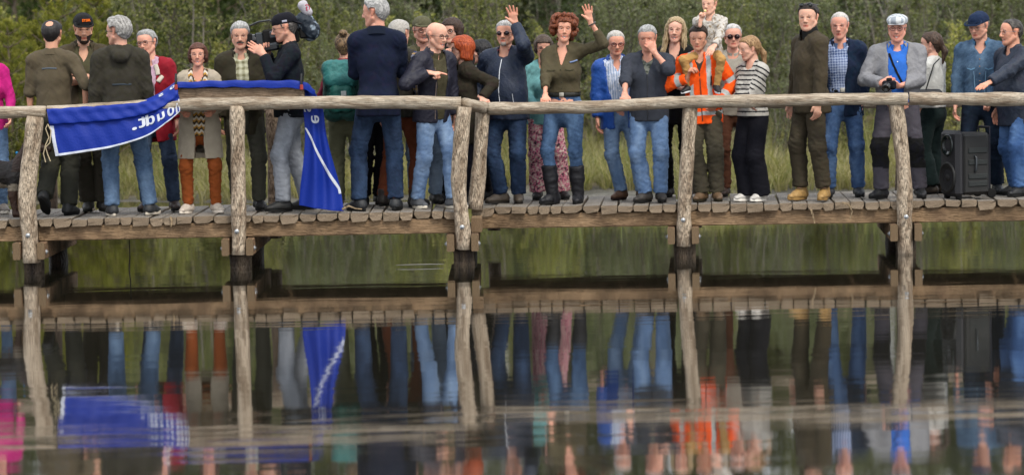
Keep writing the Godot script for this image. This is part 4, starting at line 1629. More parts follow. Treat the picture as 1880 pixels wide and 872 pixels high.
func make_bridge() -> void:
	mats.wood_tex = tex(51, 0.035, Color(0.58, 0.56, 0.54), Color(1, 1, 1), 512, 5)
	mats.wood_nrm = bump(52, 0.04, 16.0, 512, 4)
	wood("wood_x", Vector3(0.3, 5.0, 5.0))
	wood("wood_y", Vector3(5.0, 0.5, 5.0))
	wood("wood_z", Vector3(5.0, 5.0, 0.5))
	wood("wet_wood", Vector3(4.0, 0.6, 4.0), 0.45)
	var br := thing("footbridge", "weathered wooden footbridge with log railings standing on piles in the pond", "footbridge")
	var rng := RandomNumberGenerator.new()
	rng.seed = 77
	var kinds := []
	for i in 9:
		kinds.append(flat_mesh(plank_net([0.125, 0.14, 0.165, 0.135, 0.185, 0.1, 0.15, 0.155, 0.115][i], [0.07, 0.062, 0.075, 0.058, 0.07, 0.065, 0.078, 0.06, 0.07][i], 1.6, 200 + i)))
	var widths := [0.125, 0.14, 0.165, 0.135, 0.185, 0.1, 0.15, 0.155, 0.115]
	for sec in 2:
		var fr := Transform3D.IDENTITY if sec == 0 else Transform3D(Basis(FY, -TURN_R), Vector3(-0.35, 0, -0.5))
		var x := -7.6 if sec == 0 else 0.02
		var stop := -0.37 if sec == 0 else 7.8
		while x < stop - 0.1:
			var kd := rng.randi() % 9
			var w: float = widths[kd]
			if x + w > stop:
				break
			var t := Transform3D(Basis(FZ, rng.randf_range(-0.05, 0.05)) * Basis(FY, rng.randf_range(-0.012, 0.012)), Vector3(x + w / 2, DECK - absf(rng.randfn(0.0, 0.006)), rng.randf_range(-0.015, 0.03)))
			put("plank", kinds[kd], mats.wood_z, br, fr * t)
			x += w + rng.randf_range(0.004, 0.014)
		if sec == 0:
			put("plank", kinds[0], mats.wood_z, br, Transform3D(Basis(FY, -0.03), Vector3(-0.315, DECK - 0.014, -0.44)))
		var ca := Color(0.5, 0.34, 0.2)
		var cb := Color(0.2, 0.13, 0.08)
		for zz in [-0.075, -1.45]:
			var cuts := [-7.6, -4.37, -2.47, -0.42] if sec == 0 else [0.02, 2.0, 4.0, 6.0, 7.8]
			for c in cuts.size() - 1:
				var ln: float = cuts[c + 1] - cuts[c] - 0.006
				put("beam", flat_mesh(beam_net(Vector3(ln, 0.135, 0.1), ca, cb, 300 + c + sec * 9 + int(zz * 10))), mats.wood_x, br, fr * Transform3D(Basis.IDENTITY, Vector3((cuts[c] + cuts[c + 1]) / 2, 0.362, zz)))
	for e in [[Vector3(0.1, 0.13, 0.42), Vector3(-0.325, 0.362, -0.26)]]:
		put("junction_block", flat_mesh(beam_net(e[0], Color(0.5, 0.36, 0.22), Color(0.3, 0.2, 0.12), 350, 2)), mats.wood_z, br, Transform3D(Basis.IDENTITY, e[1]))
	# posts: paths down the middle of each
	var pa := Color(0.68, 0.57, 0.44)
	var pb := Color(0.32, 0.24, 0.17)
	var posts := [
		[[Vector3(-4.346, 1.443, 0.075), Vector3(-4.378, 1.205, 0.080), Vector3(-4.421, 0.917, 0.085), Vector3(-4.444, 0.658, 0.090), Vector3(-4.430, 0.366, 0.080), Vector3(-4.424, 0.105, 0.075)], 0.078],
		[[Vector3(-2.496, 1.507, 0.075), Vector3(-2.500, 0.979, 0.075), Vector3(-2.506, 0.580, 0.080), Vector3(-2.513, 0.143, 0.075)], 0.068],
		[[Vector3(-0.415, 1.457, 0.075), Vector3(-0.446, 1.189, 0.080), Vector3(-0.479, 0.791, 0.085), Vector3(-0.464, 0.515, 0.080), Vector3(-0.448, 0.315, 0.085), Vector3(-0.452, 0.154, 0.075)], 0.07],
		[[Vector3(-0.252, 1.391, -0.420), Vector3(-0.292, 0.913, -0.430), Vector3(-0.336, 0.485, -0.430)], 0.07],
		[[Vector3(1.683, 1.417, -0.320), Vector3(1.651, 0.982, -0.315), Vector3(1.620, 0.577, -0.315), Vector3(1.603, 0.109, -0.320)], 0.068],
		[[Vector3(3.576, 1.404, -0.180), Vector3(3.618, 1.051, -0.175), Vector3(3.649, 0.698, -0.170), Vector3(3.647, 0.344, -0.175), Vector3(3.655, -0.001, -0.180)], 0.072],
		[[Vector3(-6.304, 1.441, 0.075), Vector3(-6.350, 0.903, 0.075), Vector3(-6.365, 0.102, 0.075)], 0.07],
		[[Vector3(5.701, 1.437, -0.030), Vector3(5.735, 0.665, -0.030), Vector3(5.723, 0.002, -0.030)], 0.07]]
	for i in posts.size():
		put("post", log_net(posts[i][0], posts[i][1], 400 + i, 16, pa, pb).mesh(), mats.wood_y, br)
	for px in [-2.335, -4.528, -0.178, 1.833, 3.862, -6.823, 6.011]:
		var zz: float = -1.68 if px < -0.4 else (-2.17 + 0.0698 * (px + 0.35))
		put("post", log_net([Vector3(px, 1.43, zz), Vector3(px + 0.01, 0.9, zz), Vector3(px, 0.16, zz)], 0.062, 420 + int(px * 3), 12, Color(0.26, 0.2, 0.15), Color(0.15, 0.11, 0.085)).mesh(), mats.wood_y, br)
	var ra := Color(0.64, 0.56, 0.45)
	var rb := Color(0.37, 0.29, 0.21)
	var rails := [
		[[Vector3(-6.753, 1.474, 0.070), Vector3(-5.659, 1.478, 0.060), Vector3(-4.561, 1.487, 0.065), Vector3(-4.247, 1.486, 0.065)], 0.056],
		[[Vector3(-4.231, 1.481, 0.070), Vector3(-3.663, 1.505, 0.070), Vector3(-3.065, 1.523, 0.065), Vector3(-2.482, 1.527, 0.065), Vector3(-1.670, 1.521, 0.065), Vector3(-0.973, 1.508, 0.065), Vector3(-0.445, 1.488, 0.060)], 0.06],
		[[Vector3(-0.415, 1.482, 0.050), Vector3(-0.329, 1.460, -0.160), Vector3(-0.226, 1.430, -0.430)], 0.058],
		[[Vector3(-0.195, 1.426, -0.380), Vector3(0.327, 1.422, -0.350), Vector3(0.833, 1.423, -0.330), Vector3(1.338, 1.445, -0.290), Vector3(1.650, 1.454, -0.270), Vector3(2.343, 1.452, -0.230), Vector3(2.844, 1.453, -0.200), Vector3(3.142, 1.453, -0.170), Vector3(3.680, 1.444, -0.130)], 0.058],
		[[Vector3(3.696, 1.448, -0.140), Vector3(4.236, 1.434, -0.090), Vector3(4.731, 1.425, -0.060), Vector3(6.109, 1.401, 0.040)], 0.062],
		[[Vector3(-7.232, 1.446, -1.700), Vector3(-4.457, 1.451, -1.700), Vector3(-1.256, 1.433, -1.700), Vector3(-0.370, 1.420, -1.720)], 0.05],
		[[Vector3(-0.311, 1.382, -2.120), Vector3(1.967, 1.379, -1.990), Vector3(4.103, 1.363, -1.850), Vector3(6.540, 1.341, -1.720)], 0.05]]
	for i in rails.size():
		put("rail", log_net(rails[i][0], rails[i][1], 440 + i, 16, ra, rb).mesh(), mats.wood_x, br)
	# cap beams, piles and bolts under each pair of posts
	var wet := Color(0.1, 0.075, 0.055)
	var dry := Color(0.46, 0.29, 0.17)
	for px in [-6.380, -4.436, -2.521, -0.455, 1.604, 3.658, 5.728]:
		var right: bool = px > -0.4
		var zb: float = 0.0 if not right else -0.5 + 0.0698 * (px + 0.35)
		var fr := Transform3D(Basis(FY, -TURN_R) if right else Basis.IDENTITY, Vector3(px, 0, zb))
		for s in [-1.0, 1.0]:
			put("cap_beam", flat_mesh(beam_net(Vector3(0.068, 0.155, 1.86), dry, Color(0.13, 0.095, 0.065), 470 + int(px * 7), 2)), mats.wood_z, br, fr * Transform3D(Basis.IDENTITY, Vector3(s * 0.112, 0.213, -0.79)))
			var cb := put("bolt", net_lathe([Vector2(0.001, 0.018), Vector2(0.011, 0.018), Vector2(0.013, 0.008), Vector2(0.024, 0.007), Vector2(0.024, 0.0)], 10).mesh(), mats.bolt, br, fr * Transform3D(Basis(FZ, -s * PI / 2), Vector3(s * 0.147, 0.2, 0.06)))
			cb.set_meta("label", "shiny bolt on the cap beam")
		put("bolt", net_lathe([Vector2(0.001, 0.016), Vector2(0.01, 0.016), Vector2(0.011, 0.006), Vector2(0.021, 0.005), Vector2(0.021, 0.0)], 12).mesh(), mats.bolt, br, fr * Transform3D(Basis(FX, PI / 2), Vector3(0.0, 0.36, 0.15)))
		for zz in [-0.06, -1.4]:
			put("pile", log_net([Vector3(0, 0.285 if zz < -1.0 else 0.16, zz), Vector3(0.01, 0.0, zz), Vector3(0, -0.7, zz)], 0.1, 480 + int(px * 5), 14, Color(0.16, 0.12, 0.085) if zz > -1.0 else wet, Color(0.045, 0.035, 0.028)).mesh(), mats.wet_wood, br, fr)
	# strips of bark that hang from the planks
	for b in [[Vector3(3.076, 0.495, -0.200), Vector3(3.135, 0.474, -0.190), Vector3(3.165, 0.413, -0.190), Vector3(3.144, 0.343, -0.190)], [Vector3(2.782, 0.440, -0.200), Vector3(2.801, 0.379, -0.195), Vector3(2.815, 0.308, -0.190)], [Vector3(-3.141, 0.497, 0.010), Vector3(-3.131, 0.457, 0.020), Vector3(-3.137, 0.407, 0.020)], [Vector3(-1.556, 0.537, 0.020), Vector3(-1.499, 0.563, -0.030), Vector3(-1.436, 0.540, 0.020), Vector3(-1.376, 0.535, 0.030)]]:
		var q := net_tube(b, [0.012, 0.01, 0.006], 6, false, Vector3(0.3, 0, 1).normalized(), 3.0)
		q.tint(Color(0.42, 0.32, 0.2))
		put("bark_strip", q.mesh(), mats.wood_y, br)

# ---------------------------------------------------------------- bushes, trees, grass
func add_leaf(q: Net, p: Vector3, dir: Vector3, side: Vector3, ln: float, wd: float, c: Color) -> void:
	var a := q.v.size()
	var n := dir.cross(side)
	q.v.append(p)
	q.v.append(p + dir * ln * 0.45 + side * wd + n * ln * 0.1)
	q.v.append(p + dir * ln - n * ln * 0.12)
	q.v.append(p + dir * ln * 0.45 - side * wd + n * ln * 0.1)
	for j in 4:
		q.col.append(c)
	q.idx.append_array(PackedInt32Array([a, a + 2, a + 1, a, a + 3, a + 2]))

func rdir(rng: RandomNumberGenerator) -> Vector3:
	return Vector3(rng.randfn(), rng.randfn(), rng.randfn()).normalized()

# stems with twigs and leaves; returns [wood, leaves]
func make_bush(sd: int, high: float, wide: float, stems: int, leaf: float, per: int, cols: Array, bare := 0.0, low := 0.12) -> Array:
	var rng := RandomNumberGenerator.new()
	rng.seed = sd
	var wq := Net.new()
	var lq := Net.new()
	for s in stems:
		var a := rng.randf() * TAU
		var lean := wide * rng.randf_range(0.2, 1.0) * 0.5
		var hgt := high * rng.randf_range(0.6, 1.0)
		var b := Vector3(cos(a), 0, sin(a)) * rng.randf() * 0.18 * wide
		var tip := Vector3(cos(a) * lean, hgt, sin(a) * lean)
		var pts := []
		var rad := []
		var bend := Vector3(rng.randfn(), 0, rng.randfn()) * 0.06 * high
		for i in 7:
			var t := i / 6.0
			pts.append(b.lerp(tip, t) + bend * sin(t * PI) + Vector3(rng.randfn(), 0, rng.randfn()) * 0.012 * high)
			rad.append((0.006 + 0.006 * high) * (1.0 - t * 0.82))
		var tube := net_tube(pts, rad, 5)
		var bark := Color(0.13, 0.11, 0.085).lerp(Color(0.26, 0.235, 0.2), pow(rng.randf(), 2.0))
		tube.tint(bark)
		wq.append(tube, Transform3D.IDENTITY)
		var twigs := int(hgt / 0.105)
		var tone: Color = (cols[0] as Color).lerp(cols[1], rng.randf())
		for j in twigs:
			var t := rng.randf_range(low, 1.0)
			var fi := t * 6.0
			var i0 := mini(int(fi), 5)
			var p0: Vector3 = (pts[i0] as Vector3).lerp(pts[i0 + 1], fi - i0)
			var dv := (rdir(rng) + Vector3(0, 0.45, 0)).normalized()
			var ln := rng.randf_range(0.15, 0.42) * (1.15 - t * 0.6) * clampf(high / 2.4, 0.7, 2.2)
			var p1 := p0 + dv * ln
			var tw := net_tube([p0, p0.lerp(p1, 0.5) + rdir(rng) * ln * 0.08, p1], [0.004 + 0.001 * high, 0.003, 0.0016], 3)
			tw.tint(bark)
			wq.append(tw, Transform3D.IDENTITY)
			if rng.randf() < bare:
				continue
			for k in per:
				var u := rng.randf_range(0.1, 1.0)
				var p := p0.lerp(p1, u) + rdir(rng) * 0.05 * clampf(high / 2.4, 0.8, 1.8)
				var d := (rdir(rng) + dv * 0.6 + Vector3(0, -0.25, 0)).normalized()
				var sv := d.cross(rdir(rng)).normalized()
				var c := tone.lerp(cols[rng.randi() % cols.size()], rng.randf() * 0.8)
				c = c * rng.randf_range(0.65, 1.3)
				var sz := leaf * rng.randf_range(0.7, 1.3)
				add_leaf(lq, p, d, sv, sz, sz * 0.32, c)
	return [wq.mesh(), lq.mesh()]

func make_pine(sd: int, high: float, cols: Array) -> Array:
	var rng := RandomNumberGenerator.new()
	rng.seed = sd
	var wq := Net.new()
	var lq := Net.new()
	var trunk := net_tube([Vector3.ZERO, Vector3(0.02, high * 0.5, 0), Vector3(0, high, 0)], [0.02 * high, 0.012 * high, 0.006], 7)
	trunk.tint(Color(0.2, 0.16, 0.12))
	wq.append(trunk, Transform3D.IDENTITY)
	var y := 0.15
	while y < high:
		var n := rng.randi_range(4, 6)
		var a0 := rng.randf() * TAU
		for i in n:
			var a := a0 + TAU * i / n + rng.randf_range(-0.3, 0.3)
			var ln := (high - y) * 0.3 + 0.16 + rng.randf() * 0.1
			var out := Vector3(cos(a), 0.35, sin(a)).normalized()
			var p0 := Vector3(0, y, 0)
			var p1 := p0 + out * ln + Vector3(0, ln * 0.25, 0)
			var br := net_tube([p0, p0.lerp(p1, 0.6) - Vector3(0, 0.03, 0), p1], [0.012, 0.009, 0.005], 4)
			br.tint(Color(0.24, 0.19, 0.13))
			wq.append(br, Transform3D.IDENTITY)
			var m := int(ln / 0.085) + 2
			for j in m:
				var t := (j + 1.0) / m
				var p := p0.lerp(p1, t) + rdir(rng) * 0.05
				var up := (Vector3(out.x * 0.5, 1.0, out.z * 0.5) + rdir(rng) * 0.4).normalized()
				var sl := rng.randf_range(0.09, 0.17)
				var tone: Color = (cols[0] as Color).lerp(cols[1], rng.randf())
				for k in 34:
					var u := k / 34.0
					var d := (rdir(rng).cross(up).normalized() + up * rng.randf_range(0.5, 1.1)).normalized()
					add_leaf(lq, p + up * sl * u, d, d.cross(rdir(rng)).normalized(), 0.06, 0.0045, tone.lerp(cols[2], u * 0.7) * rng.randf_range(0.7, 1.25))
		y += 0.2 + rng.randf() * 0.07
	return [wq.mesh(), lq.mesh()]

func make_tree(sd: int, high: float, leaf: float, per: int, cols: Array, birch := false) -> Array:
	var rng := RandomNumberGenerator.new()
	rng.seed = sd
	var wq := Net.new()
	var lq := Net.new()
	var pts := []
	var rad := []
	for i in 9:
		var t := i / 8.0
		pts.append(Vector3(rng.randfn() * 0.05 * t * high * 0.3, high * t, rng.randfn() * 0.05 * t * high * 0.3))
		rad.append(0.014 * high * (1.0 - t * 0.9))
	var trunk := net_tube(pts, rad, 8)
	trunk.col.resize(trunk.v.size())
	for i in trunk.v.size():
		var ba := Color(0.5, 0.49, 0.46) if birch else Color(0.16, 0.13, 0.1)
		trunk.col[i] = ba if rng.randf() > 0.25 else ba * 0.5
	wq.append(trunk, Transform3D.IDENTITY)
	var limbs := int(high * 5.0)
	for b in limbs:
		var t := rng.randf_range(0.1, 0.98)
		var fi := t * 8.0
		var i0 := mini(int(fi), 7)
		var p0: Vector3 = (pts[i0] as Vector3).lerp(pts[i0 + 1], fi - i0)
		var a := rng.randf() * TAU
		var ln := high * (0.27 - 0.2 * t) * rng.randf_range(0.6, 1.1)
		var out := Vector3(cos(a), rng.randf_range(0.25, 0.9), sin(a)).normalized()
		var p1 := p0 + out * ln
		var mid := p0.lerp(p1, 0.5) + rdir(rng) * ln * 0.1
		var lb := net_tube([p0, mid, p1], [0.006 * high * (1.0 - t * 0.8) + 0.004, 0.008, 0.004], 5)
		lb.tint(Color(0.2, 0.17, 0.14))
		wq.append(lb, Transform3D.IDENTITY)
		var cl := maxi(3, int(ln / 0.16))
		for c in cl:
			var u := rng.randf_range(0.25, 1.05)
			var cp := (p0.lerp(mid, u * 2.0) if u < 0.5 else mid.lerp(p1, u * 2.0 - 1.0)) + rdir(rng) * 0.16
			var tone: Color = (cols[0] as Color).lerp(cols[1], rng.randf())
			for k in per:
				var p := cp + rdir(rng) * 0.24 * rng.randf()
				var d := (rdir(rng) + out * 0.5 + Vector3(0, -0.3, 0)).normalized()
				var sz := leaf * rng.randf_range(0.7, 1.3)
				add_leaf(lq, p, d, d.cross(rdir(rng)).normalized(), sz, sz * 0.34, tone.lerp(cols[2], rng.randf() * 0.5) * rng.randf_range(0.65, 1.3))
	return [wq.mesh(), lq.mesh()]

func make_tuft(sd: int, blades: int, high: float, spread: float, cols: Array, wd := 0.006) -> ArrayMesh:
	var rng := RandomNumberGenerator.new()
	rng.seed = sd
	var q := Net.new()
	for b in blades:
		var a := rng.randf() * TAU
		var o := Vector3(cos(a), 0, sin(a))
		var base := o * rng.randf() * 0.07
		var hgt := high * rng.randf_range(0.5, 1.0)
		var ln := spread * rng.randf_range(0.2, 1.0)
		var side := Vector3(-o.z, 0, o.x).rotated(FY, rng.randf_range(-0.9, 0.9)) * wd * rng.randf_range(0.6, 1.3)
		var c: Color = (cols[rng.randi() % cols.size()] as Color) * rng.randf_range(0.7, 1.25)
		var i0 := q.v.size()
		for j in 5:
			var t := j / 4.0
			var p := base + o * ln * t * t + Vector3(0, hgt * (t - 0.28 * t * t * t * ln / maxf(high, 0.1)), 0)
			var w := side * (1.0 - t * 0.92)
			q.v.append(p - w)
			q.v.append(p + w)
			q.col.append(c)
			q.col.append(c)
		for j in 4:
			net_faces(q, i0 + j * 2, i0 + j * 2 + 1, i0 + j * 2 + 3, i0 + j * 2 + 2)
	return q.mesh()

var twins := {}

func plant(called: String, label: String, cat: String, proto: Array, at: Vector3, yaw: float, sc: float, group: String, names := ["stem", "foliage"]) -> void:
	var o := thing(called, label, cat, at, yaw, group)
	if not "beyond" in label:
		if twins.has(label):
			var other: Node3D = twins[label]
			var far := at.z < other.position.z
			o.set_meta("label", label + (", the farther one" if far else ", the nearer one"))
			other.set_meta("label", label + (", the nearer one" if far else ", the farther one"))
		else:
			twins[label] = o
	put(names[0], proto[0], mats.bark, o, Transform3D(Basis.from_scale(Vector3(sc, sc, sc)), Vector3.ZERO))
	put(names[1], proto[1], mats.leaf, o, Transform3D(Basis.from_scale(Vector3(sc, sc, sc)), Vector3.ZERO))

func scatter(called: String, label: String, cat: String, mesh: Mesh, n: int, sd: int, place: Callable) -> void:
	var rng := RandomNumberGenerator.new()
	rng.seed = sd
	var mm := MultiMesh.new()
	mm.transform_format = MultiMesh.TRANSFORM_3D
	mm.mesh = mesh
	var list := []
	for i in n:
		var p = place.call(rng)
		if p != null:
			var s := rng.randf_range(0.65, 1.2)
			list.append(Transform3D(Basis(FY, rng.randf() * TAU).scaled(Vector3(s, s * rng.randf_range(0.8, 1.15), s)), p))
	mm.instance_count = list.size()
	for i in list.size():
		mm.set_instance_transform(i, list[i])
	var o := MultiMeshInstance3D.new()
	o.name = numbered(called)
	o.multimesh = mm
	o.material_override = mats.leaf
	add_child(o)
	tag(o, label, cat, "", "stuff")

func mud_width(x: float) -> float:
	return lerpf(0.1, 2.8, smoothstep(-1.2, 0.0, x)) - 2.3 * smoothstep(1.6, 2.6, x)

func px_mud(x: float) -> bool:
	return x > -0.8 and x < 3.2

# names the person or thing that a plant stands behind, so that its label singles it out
func behind(x: float, z: float) -> String:
	var marks := [[-30, "the pink sweater"], [95, "the man with the bald spot"], [155, "the black cap"], [225, "the hooded jacket"], [280, "the red jacket"], [365, "the beige cardigan"], [440, "the moustached man"], [535, "the cameraman"], [630, "the backpack"], [697, "the suit jacket"], [790, "the bald man"], [852, "the orange-red bob"], [940, "the waving man"], [1040, "the curly-haired woman"], [1130, "the striped shirt"], [1195, "the charcoal fleece"], [1243, "the fair-haired woman"], [1300, "the orange jacket"], [1385, "the striped sweater"], [1440, "the gap beside the parka"], [1492, "the parka"], [1550, "the open navy jacket"], [1600, "the gap beside the flat cap"], [1655, "the flat cap"], [1718, "the white sweater"], [1800, "the denim jacket"], [1870, "the man at the right edge"]]
	var px := 940.0 + x / (25.0 - z) * 5000.0
	if px < -60.0: return "beyond the left edge of the photo"
	if px > 1900.0: return "beyond the right edge of the photo"
	var best := ""
	var far := 1e9
	for m in marks:
		if absf(px - m[0]) < far:
			far = absf(px - m[0])
			best = m[1]
	return "behind " + best

func make_plants() -> void:
	var lf := vmat("leaf", 0.6, 0.35)
	lf.backlight_enabled = true
	lf.backlight = Color(0.85, 0.9, 0.45)
	lf.cull_mode = BaseMaterial3D.CULL_DISABLED
	vmat("bark", 0.9, 0.3, tex(61, 0.1, Color(0.6, 0.6, 0.6), Color(1, 1, 1), 128, 4), 6.0)
	var olive := [Color(0.17, 0.175, 0.05), Color(0.11, 0.13, 0.042), Color(0.24, 0.22, 0.075)]
	var grey := [Color(0.145, 0.16, 0.08), Color(0.1, 0.118, 0.06), Color(0.2, 0.2, 0.11)]
	var yellow := [Color(0.26, 0.25, 0.055), Color(0.16, 0.18, 0.045), Color(0.32, 0.27, 0.06)]
	var dark := [Color(0.06, 0.085, 0.034), Color(0.042, 0.062, 0.026), Color(0.09, 0.11, 0.042)]
	for set_ in [olive, grey, yellow, dark]:
		for i in set_.size():
			var l: float = set_[i].g
			set_[i] = (set_[i] as Color).lerp(Color(l, l, l * 0.85), 0.16) * 1.1
	var bushes := [
		make_bush(1, 2.6, 1.7, 16, 0.055, 20, olive, 0.05),
		make_bush(2, 3.0, 1.9, 17, 0.05, 20, grey, 0.08),
		make_bush(3, 2.3, 1.6, 15, 0.055, 20, yellow, 0.05),
		make_bush(4, 3.2, 1.8, 17, 0.05, 19, olive, 0.12),
		make_bush(5, 2.9, 1.5, 14, 0.045, 16, grey, 0.35),
		make_bush(6, 1.5, 1.2, 14, 0.045, 14, yellow, 0.05),
		make_bush(7, 3.1, 2.0, 18, 0.055, 20, dark, 0.05)]
	var labels := ["olive green willow bush", "grey green willow bush", "yellow green birch bush", "tall olive birch bush", "half bare grey twiggy bush", "low yellow green bush", "dark green dense bush"]
	var order := ["front row", "second row", "third row", "fourth row", "fifth row"]
	var rng := RandomNumberGenerator.new()
	rng.seed = 9
	# rows: z, spacing, half width, kinds
	for row in [[-13.6, 1.0, 9.0, [5, 4, 5, 1, 0]], [-14.9, 1.1, 9.5, [5, 1, 4, 5, 2]], [-16.4, 1.0, 10.0, [2, 0, 4, 2, 1, 3]], [-19.5, 1.15, 12.0, [0, 1, 3, 4, 2, 1]], [-22.5, 1.3, 13.5, [3, 6, 1, 0, 6]], [-26.0, 1.6, 16.0, [6, 3, 6, 1]]]:
		var x: float = -row[2]
		while x < row[2]:
			var kinds: Array = row[3]
			var k: int = kinds[rng.randi() % kinds.size()]
			if x < -4.2 and row[0] > -20.0 and k in [1, 4]:
				k = 2
			if row[0] > -15.0 and (rng.randf() < 0.3 or row[0] > -14.0 and px_mud(x)):
				x += row[1]
				continue
			var z: float = row[0] + rng.randf_range(-1.1, 1.1)
			var px := x + rng.randf_range(-0.3, 0.3)
			plant(["willow_bush", "willow_bush", "birch_bush", "birch_bush", "twiggy_bush", "low_bush", "dark_bush"][k], "%s, %s, %s" % [labels[k], order[clampi(int((-row[0] - 13.0) / 2.8), 0, 4)], behind(px, z)], "bush", bushes[k], Vector3(px, land(px, z) - 0.03, z), rng.randf() * TAU, rng.randf_range(0.75, 1.1) * (0.6 if row[0] > -15.0 and k != 5 else 1.0), "bushes of the thicket")
			x += row[1] * rng.randf_range(0.75, 1.25)
	var pines := [make_pine(21, 2.6, [Color(0.22, 0.23, 0.045), Color(0.15, 0.17, 0.04), Color(0.34, 0.31, 0.065)]), make_pine(22, 3.4, [Color(0.06, 0.09, 0.03), Color(0.045, 0.07, 0.025), Color(0.1, 0.13, 0.04)])]
	for p in [[-6.901, -12.6, 0, 0.85], [-6.723, -13.6, 0, 0.8], [-6.305, -13.4, 0, 1.02], [-5.920, -14.2, 0, 0.98], [-7.623, -13.4, 0, 0.95], [-8.598, -14.0, 0, 1.0], [-7.089, -18.6, 1, 1.1], [-5.189, -18.0, 1, 1.0], [-6.012, -19.0, 1, 1.15], [-4.727, -19.3, 1, 1.05], [-8.035, -19.5, 1, 1.15], [-4.129, -20.5, 1, 1.1]]:
		plant("pine_sapling", ("bright yellow green pine sapling " if p[2] == 0 else "dark green young pine ") + behind(p[0], p[1]), "pine", pines[p[2]], Vector3(p[0], land(p[0], p[1]) - 0.02, p[1]), rng.randf() * TAU, p[3], "young pines at the left", ["trunk", "crown"])
	var trees := [make_tree(31, 9.5, 0.085, 22, dark), make_tree(32, 11.0, 0.09, 22, [Color(0.1, 0.115, 0.036), Color(0.07, 0.085, 0.028), Color(0.15, 0.145, 0.045)]), make_tree(33, 9.5, 0.08, 22, grey, true)]
	var tl := ["tall dark green tree", "tall olive green tree", "pale stemmed birch tree"]
	for row in [[-28.5, 1.5, 15.0], [-31.0, 1.4, 17.0], [-34.0, 1.5, 19.0], [-38.0, 1.6, 21.0], [-41.0, 1.5, 22.0], [-44.0, 1.5, 23.0]]:
		var x: float = -row[2]
		while x < row[2]:
			var k := rng.randi() % 3
			var z: float = row[0] + rng.randf_range(-1.2, 1.2)
			plant(["forest_tree", "olive_tree", "birch_tree"][k], "%s, %s row, %s" % [tl[k], ["first", "second", "third", "fourth", "fifth", "last"][clampi(int((-row[0] - 28.0) / 2.9), 0, 5)], behind(x, z)], "tree", trees[k], Vector3(x, land(x, z) - 0.05, z), rng.randf() * TAU, rng.randf_range(0.85, 1.15), "trees at the back of the thicket", ["trunk", "crown"])
			x += row[1] * rng.randf_range(0.7, 1.3)
	# grass on the far shore
	var straw := [Color(0.31, 0.27, 0.15), Color(0.24, 0.21, 0.1), Color(0.17, 0.16, 0.07), Color(0.38, 0.33, 0.21)]
	var green := [Color(0.15, 0.17, 0.06), Color(0.22, 0.21, 0.09), Color(0.12, 0.14, 0.05), Color(0.34, 0.29, 0.16)]
	var bank := func(r: RandomNumberGenerator) -> Variant:
		var x := r.randf_range(-9.5, 9.5)
		var d := mud_width(x) + absf(r.randfn()) * 3.2
		var z := shore(x) - d
		if nz_land.get_noise_2d(x * 9.0, z * 9.0 + 50.0) < -0.25: return null
		return Vector3(x, land(x, z) - 0.02, z)
	scatter("dry_grass", "tall dry straw coloured grass on the far shore", "grass", make_tuft(51, 22, 0.5, 0.42, straw), 2300, 71, bank)
	scatter("green_grass", "tall green grass and sedge on the far shore", "grass", make_tuft(52, 20, 0.5, 0.45, green), 1100, 72, bank)
	scatter("reed_grass", "tall upright reeds on the far shore", "grass", make_tuft(53, 7, 1.0, 0.4, green, 0.008), 160, 73, bank)

